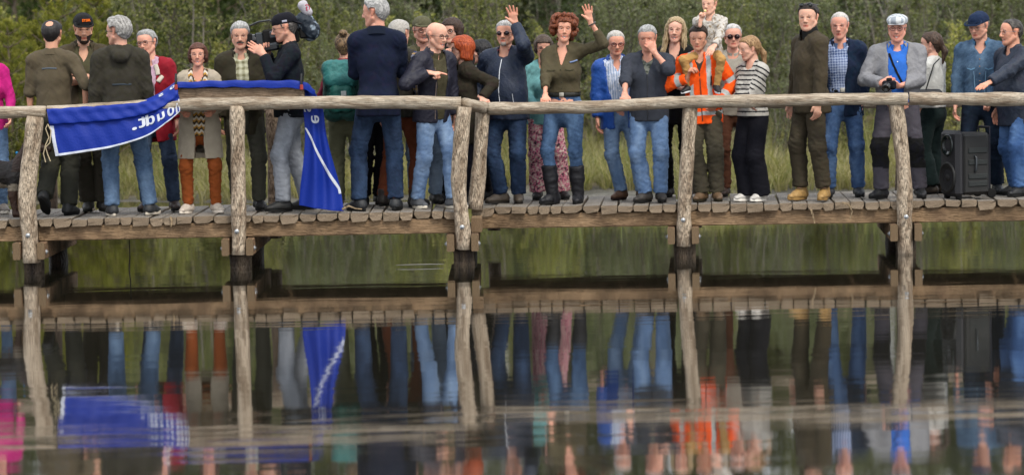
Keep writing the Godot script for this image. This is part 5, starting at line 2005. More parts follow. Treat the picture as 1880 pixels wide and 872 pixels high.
# ---------------------------------------------------------------- who stands where
func make_people() -> void:
	var rail := {"d": Vector3(0.05, -0.25, 1.0), "n": Vector3(0, -1, -0.25)}
	jobs = [
		{"label": "woman in a bright pink sweater and jeans cut off by the left edge", "x": -4.955, "z": -0.900, "h": 1.690, "yaw": 12.0, "fem": true, "skin": 0xc99a80,
			"tops": [{"part": "sweater", "c": 0xd4308a, "inf": 0.02, "hem": -0.08, "mat": "knit"}], "bot": {"c": 0x3d5f86, "c2": 0x6f95ba, "pat": "denim", "cut": "slim"},
			"shoe": {"kind": "sneaker", "c": 0x6a6460, "sole": 0xb5afa5}, "hair": {"kind": "bob", "c": 0x5c4030, "c2": 0x7a5840}, "la": Vector3(0.2, 0.98, 0.24)},
		{"label": "man seen from behind in an olive work shirt with a small bald spot", "x": -4.268, "z": -0.500, "h": 1.819, "yaw": 172.0, "skin": 0xb98567, "w": 1.02,
			"tops": [{"part": "shirt", "c": 0x564d3d, "inf": 0.02, "loose": 0.01, "hem": 0.05, "sleeve": 1.12, "collar": [0.064, 0.035, 0.012, 20.0, 0x564d3d], "lines": [["stripe", [[-0.07, 0.43], [0.0, 0.435], [0.07, 0.43]], 0.008, 0x5b626b, -0.002, true]]}],
			"ra": Vector3(-0.3, 0.97, 0.0), "rp": Vector3(-0.7, -0.2, -0.6), "bot": {"c": 0x34342d, "cut": "work"}, "shoe": {"kind": "boot", "c": 0x1d1e20, "sole": 0x141414, "lace": 0x26262a},
			"hair": {"kind": "short", "c": 0x1d1a1a, "c2": 0x2a2626, "t": 0.009, "crown": 0.034, "cz": -0.075}, "lf": [0.05, -0.2, 0.0, 0.1, 40.0], "rf": [-0.12, 0.0, -12.0]},
		{"label": "bearded man with folded arms wearing a black cap with orange lettering", "x": -4.050, "z": -1.000, "h": 1.879, "yaw": 6.0, "hy": 12.0, "hp": 10.0, "skin": 0xb98a6c,
			"tops": [{"part": "polo", "c": 0x4a4734, "inf": 0.014, "hem": 0.02, "sleeve": 0.75, "vee": 0.1, "vw": 0.05, "collar": [0.066, 0.03, 0.014, 30.0, 0x4a4734]}, {"part": "vest", "c": 0x443c2e, "inf": 0.03, "hem": -0.06, "sleeve": 0.8, "gap": 0.07, "vee": 0.1, "collar": [0.08, 0.05, 0.02, 45.0, 0x443c2e], "lines": [["badge", [[0.11, 0.47], [0.14, 0.455]], 0.01, 0x46557e]]}],
			"la": Vector3(-0.13, 1.27, 0.24), "lp": Vector3(0.9, -0.9, 0.1), "lh": "flat", "ra": Vector3(0.13, 1.2, 0.21), "rp": Vector3(-0.9, -0.9, 0.1), "rh": "fist",
			"bot": {"c": 0x3b372e, "cut": "work"}, "shoe": {"kind": "boot", "c": 0x3c3a38, "sole": 0x242220, "lace": 0x5a5650}, "lf": [0.14, 0.06, 25.0, 0.0, 0.0], "rf": [0.0, 0.02, -5.0],
			"hair": {"kind": "short", "c": 0x2a1d16, "t": 0.008}, "beard": {"kind": "beard", "c": 0x2f2018, "t": 0.004}, "hat": {"kind": "cap", "c": 0x17171c}},
		{"label": "grey-haired man in a dark olive hooded jacket turned away beside the banner", "x": -3.593, "z": -0.200, "h": 1.829, "yaw": -170.0, "hy": -118.0, "skin": 0xc08e78, "w": 1.04,
			"tops": [{"part": "jacket", "c": 0x35322a, "inf": 0.034, "hem": -0.12, "hood": true, "loose": 0.01, "lines": [["print", [[-0.09, 0.27], [0.0, 0.272], [0.08, 0.27]], 0.009, 0x3a4048, -0.004, true]]}],
			"bot": {"c": 0x3c5c80, "c2": 0x7396b8, "pat": "denim"}, "shoe": {"kind": "sneaker", "c": 0x26282c, "sole": 0xb3aa9c, "lace": 0x888480}, "lf": [0.11, 0.05, 10.0], "rf": [-0.24, 0.08, -30.0],
			"hair": {"kind": "short", "c": 0x8f8c88, "c2": 0xb5b2ae, "t": 0.024}, "glasses": {"c": 0x1d1d20}},
		{"label": "smiling man in a red jacket with cream lapels over a pink shirt", "x": -3.383, "z": -0.900, "h": 1.707, "yaw": -6.0, "hy": -20.0, "ht": -7.0, "roll": -3.0, "skin": 0xc98f78, "smile": true,
			"tops": [{"part": "shirt", "c": 0xc4a6b6, "pat": "check", "c2": 0xb392a8, "period": 0.022, "inf": 0.014, "sleeve": 0.0, "hem": 0.02, "collar": [0.068, 0.035, 0.016, 28.0, 0xc4a6b6]}, {"part": "jacket", "c": 0x8a1c2a, "inf": 0.034, "hem": -0.24, "gap": 0.095, "loose": 0.015, "gx": -0.025, "vw": 0.1,
				"lines": [["lapel", [[0.075, 0.53], [0.09, 0.48], [0.1, 0.43]], 0.024, 0xc9c0b2], ["lapel", [[0.135, 0.41], [0.1, 0.36]], 0.022, 0xc9c0b2]]}],
			"bot": {"c": 0x27354c, "c2": 0x4d6482, "pat": "denim"}, "shoe": {"kind": "shoe", "c": 0x3a2a24}, "lf": [0.16, -0.02, 22.0], "rf": [-0.09, 0.02, -16.0],
			"hair": {"kind": "short", "c": 0x8d8c8a, "c2": 0xa9a8a6, "t": 0.014, "high": 0.006}, "glasses": {"c": 0x4a4440}},
		{"label": "woman in a long beige cardigan, patterned top and rust trousers", "x": -2.896, "z": -0.400, "h": 1.570, "yaw": 3.0, "hp": -7.0, "fem": true, "skin": 0xbf8468, "smile": true, "w": 1.08,
			"tops": [{"part": "blouse", "c": 0xb98a3a, "c2": 0xd0c8ba, "c3": 0x4a3a2a, "pat": "zig", "inf": 0.016, "hem": -0.1, "sleeve": 0.0, "vee": 0.07, "cell": 0.009, "lines": [["necklace", [[-0.05, 0.52], [-0.035, 0.46], [0.0, 0.435], [0.035, 0.46], [0.05, 0.52]], 0.006, 0x3a2c18]]}, {"part": "cardigan", "c": 0xc6b9a4, "inf": 0.03, "hem": -0.34, "loose": 0.03, "gap": 0.085, "vw": 0.1, "mat": "knit"}],
			"la": Vector3(0.17, 1.1, 0.26), "ra": Vector3(-0.17, 1.1, 0.26), "bot": {"c": 0x8a4721, "cut": "slim"}, "shoe": {"kind": "sneaker", "c": 0xc9bcae, "sole": 0xd2c8ba, "lace": 0xc89a90}, "lf": [0.13, 0.0, 22.0], "rf": [-0.13, 0.0, -22.0],
			"hair": {"kind": "crop", "c": 0x4a2a20, "c2": 0x6a4030, "t": 0.016}, "glasses": {"c": 0xb89888, "r": 0.0014}},
		{"label": "grey-haired man with a moustache and dark green jacket beside the cameraman", "x": -2.509, "z": -0.700, "h": 1.766, "yaw": 8.0, "hy": 4.0, "hp": 4.0, "skin": 0xb98a70, "fw": 0.94, "roll": -1.5,
			"tops": [{"part": "shirt", "c": 0xb9b8a0, "c2": 0x6f6c50, "pat": "check", "period": 0.06, "inf": 0.013, "sleeve": 0.0, "hem": 0.02, "collar": [0.067, 0.035, 0.014, 25.0, 0xa9a88c]}, {"part": "jacket", "c": 0x332f24, "inf": 0.034, "hem": -0.2, "loose": 0.012, "gap": 0.055, "vw": 0.08, "collar": [0.08, 0.05, 0.022, 42.0, 0x2e2a20], "lines": [["lanyard", [[0.075, 0.3], [0.077, 0.24], [0.078, 0.18]], 0.008, 0x3f63b0]]}],
			"law": Vector3(-2.406, 1.533, -0.450), "bot": {"c": 0x44433a, "cut": "straight"}, "shoe": {"kind": "boot", "c": 0x1c1c1e, "sole": 0x151515}, "lf": [0.12, 0.02, 16.0], "rf": [-0.08, 0.0, -12.0],
			"hair": {"kind": "short", "c": 0x9b9a98, "c2": 0xb9b8b6, "brow": 0x3c3430, "t": 0.016}, "beard": {"kind": "moustache", "c": 0x4e4744, "t": 0.006}},
		{"label": "cameraman in black with a backwards cap and light grey jeans", "x": -2.057, "z": -0.500, "h": 1.838, "yaw": -78.0, "hy": -84.0, "hp": 9.0, "skin": 0xbf8c74, "w": 1.08, "belly": 0.02,
			"tops": [{"part": "sweater", "c": 0x15161d, "inf": 0.028, "hem": -0.07, "loose": 0.008, "collar": [0.066, 0.045, 0.012, 10.0, 0x15161d]}],
			"law": Vector3(-2.269, 1.963, -0.300), "lp": Vector3(0.5, -1.0, -0.1), "lh": "flat", "ld": Vector3(-0.8, 0.6, 0.1), "ln": Vector3(-0.2, -0.2, -1), "raw": Vector3(-2.276, 1.975, -0.720), "rh": "hold", "rp": Vector3(-0.6, -1, 0),
			"bot": {"c": 0x868b93, "c2": 0xb4b9c0, "pat": "denim"}, "shoe": {"kind": "shoe", "c": 0x16171a}, "lf": [0.1, 0.12, 10.0], "rf": [-0.13, -0.14, -15.0],
			"hair": {"kind": "short", "c": 0x4a4644, "c2": 0x77726e, "t": 0.008}, "glasses": {"c": 0x18181a}, "hat": {"kind": "back", "c": 0x14141a}},
		{"label": "woman with a fair hair bun seen from behind in khaki trousers", "x": -1.559, "z": -0.950, "h": 1.640, "yaw": 178.0, "hy": 172.0, "fem": true, "skin": 0xc58f78,
			"tops": [{"part": "shirt", "c": 0x7c2238, "inf": 0.016, "hem": -0.03, "collar": [0.06, 0.03, 0.006, 10.0, 0x8c2840]}], "bot": {"c": 0x66664f, "cut": "work", "inf": 0.0},
			"shoe": {"kind": "shoe", "c": 0x5a5040, "sole": 0x3a342c}, "hair": {"kind": "bun", "c": 0x3a2c22, "c2": 0x9a7c5a, "t": 0.012}, "la": Vector3(0.2, 1.02, 0.2), "ra": Vector3(-0.2, 1.02, 0.2)},
		{"label": "tall silver-haired man seen from behind in a navy suit jacket", "x": -1.217, "z": -0.300, "h": 1.976, "yaw": 181.0, "hy": -112.0, "skin": 0xc58a72, "w": 1.0,
			"tops": [{"part": "suit_jacket", "c": 0x151b2e, "inf": 0.03, "hem": -0.13, "loose": 0.0, "fold": 0.009, "collar": [0.07, 0.045, 0.02, 60.0, 0x131829], "lines": [["vent", [[0.0, -0.1], [0.0, 0.0]], 0.003, 0x0c101c, -0.001, true]]}],
			"la": Vector3(0.0, 1.16, 0.26), "lp": Vector3(1, -0.6, -0.5), "ra": Vector3(0.0, 1.2, 0.26), "rp": Vector3(-1, -0.6, -0.5), "bot": {"c": 0x1c2d46, "c2": 0x38557a, "pat": "denim"},
			"shoe": {"kind": "shoe", "c": 0x26282c, "sole": 0x1a1a1c, "lace": 0x3a3c40}, "lf": [0.2, -0.02, 40.0], "rf": [-0.14, 0.02, -10.0], "hair": {"kind": "short", "c": 0x9a9998, "c2": 0xc2c0be, "t": 0.017}},
		{"label": "person in black trousers almost hidden behind the navy suit jacket", "x": -1.297, "z": -1.200, "h": 1.66, "yaw": 10.0, "skin": 0xc09078,
			"tops": [{"part": "jacket", "c": 0x1d1d20, "inf": 0.02, "hem": -0.08}], "bot": {"c": 0x121318, "cut": "straight"}, "shoe": {"kind": "boot", "c": 0x161618}, "hair": {"kind": "short", "c": 0x8a8680}, "lf": [0.02, 0.0, 5.0], "rf": [-0.12, 0.0, -5.0]},
		{"label": "man in brown corduroy trousers and checked shirt behind the suit jacket", "x": -1.037, "z": -0.850, "h": 1.754, "yaw": 150.0, "skin": 0xc09078,
			"tops": [{"part": "shirt", "c": 0x8a8a90, "c2": 0x2c3a60, "c3": 0xb08a3c, "pat": "check", "period": 0.07, "inf": 0.016, "hem": -0.02}, {"part": "vest", "c": 0x35332e, "inf": 0.03, "hem": -0.06, "sleeve": 0.0, "gap": 0.05}],
			"bot": {"c": 0x663622, "cut": "straight"}, "shoe": {"kind": "boot", "c": 0x241c18}, "hair": {"kind": "short", "c": 0xb5b0a8, "t": 0.014}, "lf": [0.2, 0.0, 10.0], "rf": [-0.16, 0.0, -15.0]},
		{"label": "man in an olive cap and dark glasses behind the bald man", "x": -0.824, "z": -1.150, "h": 1.782, "yaw": 6.0, "hy": 14.0, "skin": 0xc08a76, "smile": true,
			"tops": [{"part": "jacket", "c": 0x57543f, "inf": 0.026, "hem": -0.08, "collar": [0.072, 0.05, 0.016, 24.0, 0x57543f]}], "bot": {"c": 0x6f8aa6, "c2": 0x9fb6cc, "pat": "denim"}, "shoe": {"kind": "shoe", "c": 0x2a2826},
			"hair": {"kind": "short", "c": 0x8a8682, "t": 0.008}, "glasses": {"c": 0x3a2226, "r": 0.0028}, "hat": {"kind": "cap", "c": 0x55533f}},
		{"label": "bald smiling man with glasses pointing, in a navy jacket and pale jeans", "x": -0.715, "z": -0.450, "h": 1.729, "yaw": 42.0, "hy": 48.0, "hp": 7.0, "lean": 4.0, "skin": 0xcc9a82, "smile": true,
			"tops": [{"part": "sweater", "c": 0x57523f, "inf": 0.016, "sleeve": 0.0, "hem": -0.06, "mat": "knit", "collar": [0.062, 0.035, 0.016, 4.0, 0x57523f]}, {"part": "jacket", "c": 0x191b28, "inf": 0.036, "hem": -0.09, "gap": 0.07, "vw": 0.09, "mat": "shell", "collar": [0.08, 0.05, 0.02, 45.0, 0x191b28], "lines": [["zip", [[-0.078, 0.45], [-0.082, 0.3], [-0.08, 0.1], [-0.075, -0.05]], 0.004, 0x6a5a50]]}],
			"raw": Vector3(-0.746, 1.773, -0.220), "rp": Vector3(-1, -0.7, -0.4), "rh": "point", "rd": Vector3(0.9, -0.15, 0.3), "rn": Vector3(0.1, -0.9, -0.3), "bot": {"c": 0x5a80ae, "c2": 0x9dbcdc, "pat": "denim"},
			"shoe": {"kind": "sneaker", "c": 0x5a5c60, "sole": 0xcfc6b6, "lace": 0xc8c2b8}, "lf": [0.1, 0.16, 10.0], "rf": [-0.1, -0.12, -12.0], "hair": {"kind": "short", "c": 0x8a7c72, "t": 0.002, "crown": 0.125, "cz": 0.0, "brow": 0x6a5a50}, "glasses": {"c": 0x2a2628}},
		{"label": "person with short brown hair and glasses behind the red-haired woman", "x": -0.540, "z": -1.300, "h": 1.773, "yaw": -14.0, "hy": -25.0, "skin": 0xc99c86, "fem": true,
			"tops": [{"part": "jacket", "c": 0x2c2a28, "inf": 0.024, "hem": -0.1, "collar": [0.07, 0.05, 0.016, 20.0, 0x2c2a28]}], "raw": Vector3(-0.581, 1.868, -1.050), "rh": "hold", "rd": Vector3(-0.3, 0.9, 0.1), "bot": {"c": 0x1b1c22}, "shoe": {"kind": "shoe", "c": 0x1a1a1c},
			"hair": {"kind": "crop", "c": 0x2e1f18, "c2": 0x4a3426, "t": 0.02}, "glasses": {"c": 0x2a1c1c, "r": 0.0026}},
		{"label": "woman with an orange-red bob in a dark brown coat facing left", "x": -0.400, "z": -0.750, "h": 1.588, "yaw": -72.0, "hy": -84.0, "fem": true, "skin": 0xc99b86, "lean": 3.0,
			"tops": [{"part": "coat", "c": 0x2d271e, "inf": 0.032, "hem": -0.26, "loose": 0.02, "collar": [0.072, 0.045, 0.02, 18.0, 0x2d271e]}], "law": Vector3(-0.260, 1.521, -0.515), "lh": "grip", "ld": Vector3(0.55, -0.35, 0.75), "ln": Vector3(0, -1, -0.2), "lp": Vector3(0.2, -0.5, -1),
			"bot": {"c": 0x181a24, "cut": "slim"}, "shoe": {"kind": "shoe", "c": 0x1a1a1c}, "hair": {"kind": "bob", "c": 0x8c3212, "c2": 0xc65a28, "t": 0.02}, "glasses": {"c": 0x20181a, "r": 0.0026}},
		{"label": "woman with short black hair and a patterned scarf facing left", "x": -0.264, "z": -1.644, "h": 1.547, "yaw": -74.0, "hy": -84.0, "fem": true, "skin": 0xc49480,
			"tops": [{"part": "tunic", "c": 0xa5a09a, "inf": 0.022, "hem": -0.27, "loose": 0.02, "mat": "knit"}], "bot": {"c": 0x13141a, "cut": "slim"}, "shoe": {"kind": "boot", "c": 0x17171a, "lace": 0x55555a},
			"extra": [], "hair": {"kind": "crop", "c": 0x0f0e12, "c2": 0x1f1d22, "t": 0.014}, "scarf": true},
		{"label": "waving man with sunglasses in a navy jacket with a white zip", "x": -0.024, "z": -1.029, "h": 1.731, "yaw": -20.0, "hy": -14.0, "hp": -3.0, "skin": 0xbb8268, "w": 1.16, "belly": 0.07, "smile": false,
			"tops": [{"part": "jacket", "c": 0x1a2338, "inf": 0.034, "hem": -0.1, "loose": 0.008, "mat": "shell", "collar": [0.078, 0.05, 0.024, 38.0, 0x6a1c30], "lines": [["zip", [[0.0, 0.5], [-0.004, 0.4], [-0.006, 0.3], [-0.004, 0.2], [0.0, 0.1], [0.004, 0.0]], 0.0045, 0xb9bcc4], ["pocket_trim", [[0.13, 0.16], [0.135, 0.1], [0.145, 0.04]], 0.0045, 0xb9bcc4]]}],
			"law": Vector3(0.070, 2.207, -0.833), "lp": Vector3(0.55, -0.5, 0.9), "sl": 0.03, "lh": "open", "ld": Vector3(-0.2, 1, 0.05), "ln": Vector3(-0.1, 0, 1), "ra": Vector3(-0.3, 0.95, 0.06),
			"bot": {"c": 0x1d2f4a, "c2": 0x34547c, "pat": "denim"}, "shoe": {"kind": "shoe", "c": 0x544a40, "sole": 0x2e2824}, "lf": [0.1, 0.02, 20.0], "rf": [-0.06, 0.06, -40.0],
			"hair": {"kind": "short", "c": 0xa8a7a5, "c2": 0xc6c4c2, "t": 0.012}, "beard": {"kind": "goatee", "c": 0xb5aca4, "t": 0.003}, "glasses": {"c": 0x2a1418, "lens": 0x1c0c10, "r": 0.003}},
		{"label": "smiling woman in a pale turquoise cardigan and pink paisley trousers", "x": 0.341, "z": -1.505, "h": 1.583, "yaw": 2.0, "hp": 7.0, "fem": true, "skin": 0xc69078, "smile": true, "w": 1.04,
			"tops": [{"part": "cardigan", "c": 0x7fb9bc, "inf": 0.022, "hem": -0.1, "vee": 0.09, "mat": "knit", "lines": [["lanyard", [[0.06, 0.5], [0.045, 0.42], [0.07, 0.32]], 0.006, 0x2f5f7c]]}], "ra": Vector3(-0.12, 1.04, 0.3), "la": Vector3(0.1, 1.04, 0.3),
			"bot": {"c": 0xb0486e, "c2": 0xc48a94, "c3": 0xc9bcae, "pat": "paisley", "cut": "bell", "cell": 0.009}, "shoe": {"kind": "shoe", "c": 0x1c1a1c}, "hair": {"kind": "crop", "c": 0x3a2c24, "c2": 0x5c4a3c, "t": 0.016}, "glasses": {"c": 0x5a4a44, "flat": false}, "lf": [0.16, 0.0, 15.0], "rf": [-0.08, 0.0, -12.0]},
		{"label": "laughing woman with curly red hair waving, in olive shirt and black boots", "x": 0.522, "z": -0.782, "h": 1.770, "yaw": -14.0, "hy": 3.0, "hp": -4.0, "ht": 4.0, "fem": true, "skin": 0xc98e74, "smile": true, "w": 1.1, "roll": 0.0,
			"tops": [{"part": "blouse", "c": 0x4f4836, "inf": 0.018, "hem": 0.14, "loose": 0.008, "sleeve": 1.55, "vee": 0.15, "vw": 0.05, "collar": [0.066, 0.045, 0.02, 34.0, 0x4a4633], "buttons": [[0.0, 0.36, 0.12, 5, 0x2a271c]], "lines": [["badge", [[0.085, 0.43], [0.115, 0.437], [0.145, 0.45]], 0.007, 0x7c8fb8], ["pocket_flap", [[0.05, 0.36], [0.09, 0.352], [0.125, 0.36]], 0.005, 0x3f3c2b], ["pocket_flap", [[-0.125, 0.36], [-0.09, 0.352], [-0.05, 0.36]], 0.005, 0x3f3c2b]]}],
			"law": Vector3(0.772, 2.223, -0.545), "lp": Vector3(1, -0.5, 0.2), "sl": 0.03, "lh": "open", "ld": Vector3(-0.2, 1, 0.1), "ln": Vector3(0, 0, 1), "raw": Vector3(0.336, 1.536, -0.454), "rp": Vector3(-0.35, 0.0, -1), "rh": "grip", "rd": Vector3(-0.1, -0.5, 1.0), "rn": Vector3(0, -1, -0.3),
			"bot": {"c": 0x2a4a70, "c2": 0x5f8cba, "pat": "denim", "cut": "tuck"}, "belt": 0x1b1613, "shoe": {"kind": "tall", "c": 0x141416}, "lf": [0.12, 0.03, 5.0], "rf": [-0.12, 0.06, -32.0], "hair": {"kind": "curly", "c": 0x4e2416, "c2": 0x96502c}, "bracelet": true},
		{"label": "man with dark red glasses, striped shirt and open bright blue jacket", "x": 1.062, "z": -1.256, "h": 1.607, "yaw": 4.0, "hy": 6.0, "hp": 6.0, "skin": 0xc6876e, "roll": -3.0, "w": 1.04, "belly": 0.03,
			"tops": [{"part": "shirt", "c": 0xc8cede, "c2": 0x7d93b5, "pat": "pin", "inf": 0.016, "sleeve": 0.0, "hem": 0.03, "cell": 0.009, "vee": 0.08, "vw": 0.045, "collar": [0.067, 0.035, 0.016, 26.0, 0xc2cadc], "buttons": [[0.0, 0.4, 0.1, 5, 0xd8d8d8]]}, {"part": "jacket", "c": 0x1d4c9c, "inf": 0.036, "hem": -0.16, "loose": 0.01, "gap": 0.115, "vw": 0.11, "mat": "shell", "collar": [0.085, 0.055, 0.02, 55.0, 0x1d4c9c]}],
			"bot": {"c": 0x4f76a2, "c2": 0x8fb0d0, "pat": "denim"}, "shoe": {"kind": "boot", "c": 0x573a26, "sole": 0x241c18, "lace": 0x2c1e16}, "lf": [0.2, 0.05, 14.0], "rf": [0.0, 0.06, -40.0],
			"hair": {"kind": "short", "c": 0xb9b4ac, "c2": 0xcfcac4, "t": 0.011, "high": 0.01}, "glasses": {"c": 0x501c20, "r": 0.0032}},
		{"label": "man in a charcoal fleece covering his nose with one hand", "x": 1.321, "z": -0.788, "h": 1.662, "yaw": -8.0, "hy": -10.0, "hp": 8.0, "skin": 0xb97f68, "w": 1.1, "belly": 0.03,
			"tops": [{"part": "shirt", "c": 0x6d7068, "c2": 0x3a4038, "pat": "spots", "inf": 0.012, "sleeve": 0.0, "hem": 0.1, "vee": 0.04}, {"part": "fleece", "c": 0x474b55, "inf": 0.028, "hem": -0.1, "sleeve": 1.35, "vee": 0.17, "vw": 0.06, "mat": "knit", "collar": [0.074, 0.045, 0.016, 38.0, 0x4d525d], "lines": [["zip", [[0.0, 0.38], [0.004, 0.26], [0.0, 0.12], [0.0, 0.0], [0.0, -0.07]], 0.004, 0x1e2026]]}],
			"law": Vector3(1.372, 1.916, -0.604), "lp": Vector3(0.9, -1, 0.2), "lh": "hold", "ld": Vector3(-0.55, 0.85, -0.05), "ln": Vector3(-0.3, 0, -1), "raw": Vector3(1.076, 1.523, -0.403), "rp": Vector3(-0.4, 0.0, -1), "rh": "grip", "rd": Vector3(-0.1, -0.5, 1.0), "rn": Vector3(0, -1, -0.3),
			"bot": {"c": 0x4a72a2, "c2": 0x8caed2, "pat": "denim"}, "shoe": {"kind": "boot", "c": 0x35312e, "sole": 0x1c1a18, "lace": 0x6a6660}, "lf": [0.1, 0.02, 14.0], "rf": [-0.04, 0.06, -35.0], "hair": {"kind": "short", "c": 0x8f8f8e, "c2": 0xb2b2b0, "t": 0.009}},
		{"label": "smiling woman with long fair hair dressed all in black", "x": 1.621, "z": -1.470, "h": 1.743, "yaw": -14.0, "hy": -10.0, "ht": 4.0, "fem": true, "skin": 0xd0a08a, "smile": true,
			"tops": [{"part": "dress", "c": 0x101015, "inf": 0.02, "hem": -0.2, "loose": 0.012, "vee": 0.19, "vw": 0.055, "sleeve": 1.3, "lines": [["necklace", [[-0.04, 0.5], [-0.015, 0.42], [0.0, 0.39], [0.015, 0.42], [0.04, 0.5]], 0.003, 0x5a4630]]}], "la": Vector3(-0.1, 1.12, 0.24), "lp": Vector3(1, -1, 0), "ra": Vector3(0.1, 1.09, 0.22), "rp": Vector3(-1, -1, 0),
			"bot": {"c": 0x0f1014, "cut": "straight"}, "shoe": {"kind": "boot", "c": 0x2a2624, "lace": 0x55504a}, "hair": {"kind": "long", "c": 0x7e6444, "c2": 0xcab48c, "t": 0.014, "high": 0.03}},
		{"label": "man in an orange reflective jacket carrying a child on his shoulders", "x": 1.834, "z": -0.753, "h": 1.648, "yaw": -10.0, "hy": -14.0, "hp": 6.0, "skin": 0xb98468, "roll": -3.0,
			"tops": [{"part": "shirt", "c": 0x3a3630, "inf": 0.01, "sleeve": 0.0, "hem": 0.1, "vee": 0.05}, {"part": "jacket", "c": 0xff5c1c, "c2": 0xb4b9b8, "pat": "hivis", "inf": 0.032, "hem": -0.13, "loose": 0.008, "vee": 0.14, "vw": 0.05, "cell": 0.0075, "mottle": 0.04, "collar": [0.075, 0.05, 0.02, 36.0, 0xff5c1c], "lines": [["zip", [[0.0, 0.4], [0.003, 0.3], [0.003, 0.15], [0.0, 0.0], [0.0, -0.1]], 0.0045, 0x26221e], ["pocket_zip", [[0.12, 0.36], [0.11, 0.26]], 0.006, 0x1c1a18]]}],
			"raw": Vector3(1.679, 1.664, -0.663), "rp": Vector3(-1, -0.6, -0.1), "rh": "hold", "rd": Vector3(0.3, 0.8, 0.3), "law": Vector3(1.982, 1.444, -0.642), "lp": Vector3(1, 0, -0.7), "bot": {"c": 0x474236, "cut": "work", "fold": 0.016}, "shoe": {"kind": "boot", "c": 0x66503a, "sole": 0x2a221c, "lace": 0x4a3a2a}, "lf": [0.12, 0.02, 12.0], "rf": [-0.02, 0.05, -20.0],
			"hair": {"kind": "short", "c": 0x2c2019, "c2": 0x3e2e24, "t": 0.014}},
		{"label": "small child in a white spotted sweater riding on the orange man's shoulders", "x": 1.906, "z": -0.79, "h": 1.06, "w": 1.12, "base": 1.345, "yaw": -16.0, "hy": -28.0, "skin": 0xd3a48c, "hs": 0.97, "roll": 1.0,
			"tops": [{"part": "sweater", "c": 0xdad4cc, "c2": 0xa8957c, "pat": "spots", "thr": 0.3, "inf": 0.02, "hem": -0.1, "cell": 0.008, "mat": "knit"}], "raw": Vector3(1.801, 2.193, -0.474), "rp": Vector3(-1, -0.8, 0), "rh": "fist", "rd": Vector3(0.1, 1, 0), "law": Vector3(1.929, 1.957, -0.526), "lh": "flat", "ld": Vector3(-0.5, -0.6, 0.5), "ln": Vector3(0, -1, -0.6), "lp": Vector3(1, -0.3, -0.3),
			"bot": {"c": 0xb48c56, "cut": "slim", "cell": 0.008, "fold": 0.006, "inf": 0.0}, "shoe": {"kind": "sneaker", "c": 0x1c1c20, "sole": 0xc8c8c8, "lace": 0xb0b0b0, "s": 0.84}, "lf": [0.1, 0.2, 25.0, 0.34, 18.0], "rf": [-0.17, 0.16, -40.0, 0.34, 14.0], "hair": {"kind": "short", "c": 0xb09468, "c2": 0xc4aa80, "t": 0.01}},
		{"label": "white-haired man with sunglasses in a beige sweater behind the orange jacket", "x": 2.178, "z": -1.433, "h": 1.653, "yaw": -4.0, "hy": 0.0, "skin": 0xc8907a, "w": 1.06,
			"tops": [{"part": "sweater", "c": 0xb7b1a5, "inf": 0.024, "hem": -0.08, "mat": "knit", "collar": [0.062, 0.035, 0.008, 8.0, 0xc4beb2]}], "bot": {"c": 0x573729, "cut": "straight"}, "shoe": {"kind": "shoe", "c": 0x40302a}, "hair": {"kind": "short", "c": 0xb9b6b2, "c2": 0xd0cdca, "t": 0.01, "high": 0.008}, "glasses": {"c": 0x2a1212, "lens": 0x220c0c, "r": 0.003, "flat": false}},
		{"label": "woman with folded arms in a white and navy striped sweater", "x": 2.291, "z": -0.621, "h": 1.536, "yaw": -46.0, "hy": -70.0, "hp": 9.0, "fem": true, "skin": 0xcf9f88,
			"tops": [{"part": "sweater", "c": 0xd2cec6, "c2": 0x1e1e2a, "pat": "breton", "period": 0.05, "share": 0.34, "inf": 0.024, "hem": 0.0, "loose": 0.012, "cell": 0.0068, "fold": 0.007, "mottle": 0.05, "mat": "knit"}], "la": Vector3(-0.13, 1.11, 0.25), "lp": Vector3(1, -1, 0), "ra": Vector3(0.14, 1.08, 0.22), "rp": Vector3(-1, -1, 0), "rh": "flat", "lh": "flat",
			"bot": {"c": 0x10121a, "cut": "wide", "fold": 0.007, "upto": 1.03}, "shoe": {"kind": "sneaker", "c": 0xc8c4be, "sole": 0xd8d4cc}, "hair": {"kind": "pony", "c": 0x7c5a3a, "c2": 0xb8946a, "t": 0.012, "tail": 0.26, "tx": 0.03, "high": 0.01}, "lf": [0.07, 0.0, 5.0], "rf": [-0.07, 0.03, -10.0]},
		{"label": "tall dark-haired man in a dark brown parka and sand coloured boots", "x": 2.830, "z": -0.634, "h": 1.837, "yaw": -68.0, "hy": -22.0, "skin": 0xc79a82, "w": 1.04,
			"tops": [{"part": "parka", "c": 0x423a2d, "inf": 0.038, "hem": -0.13, "loose": 0.014, "hood": true, "vee": 0.0, "collar": [0.074, 0.085, 0.016, 14.0, 0x17161a]}], "bot": {"c": 0x40392d, "cut": "straight", "inf": 0.006, "upto": 0.9, "fold": 0.014}, "shoe": {"kind": "boot", "c": 0xa8854f, "sole": 0x8a6c42, "lace": 0xb89868}, "lf": [0.1, -0.07, 48.0], "rf": [-0.07, 0.09, 22.0],
			"hair": {"kind": "short", "c": 0x241b16, "c2": 0x30251e, "t": 0.01, "top": 1.6, "high": 0.006}, "glasses": {"c": 0x15151a, "lens": 0x14161c, "r": 0.003, "at": Vector3(0, 0.108, -0.022)}},
		{"label": "white-haired man in an open navy jacket, blue checked shirt and jeans", "x": 3.183, "z": -0.963, "h": 1.752, "yaw": -6.0, "hy": -14.0, "hp": 4.0, "skin": 0xc68a76, "roll": -2.0,
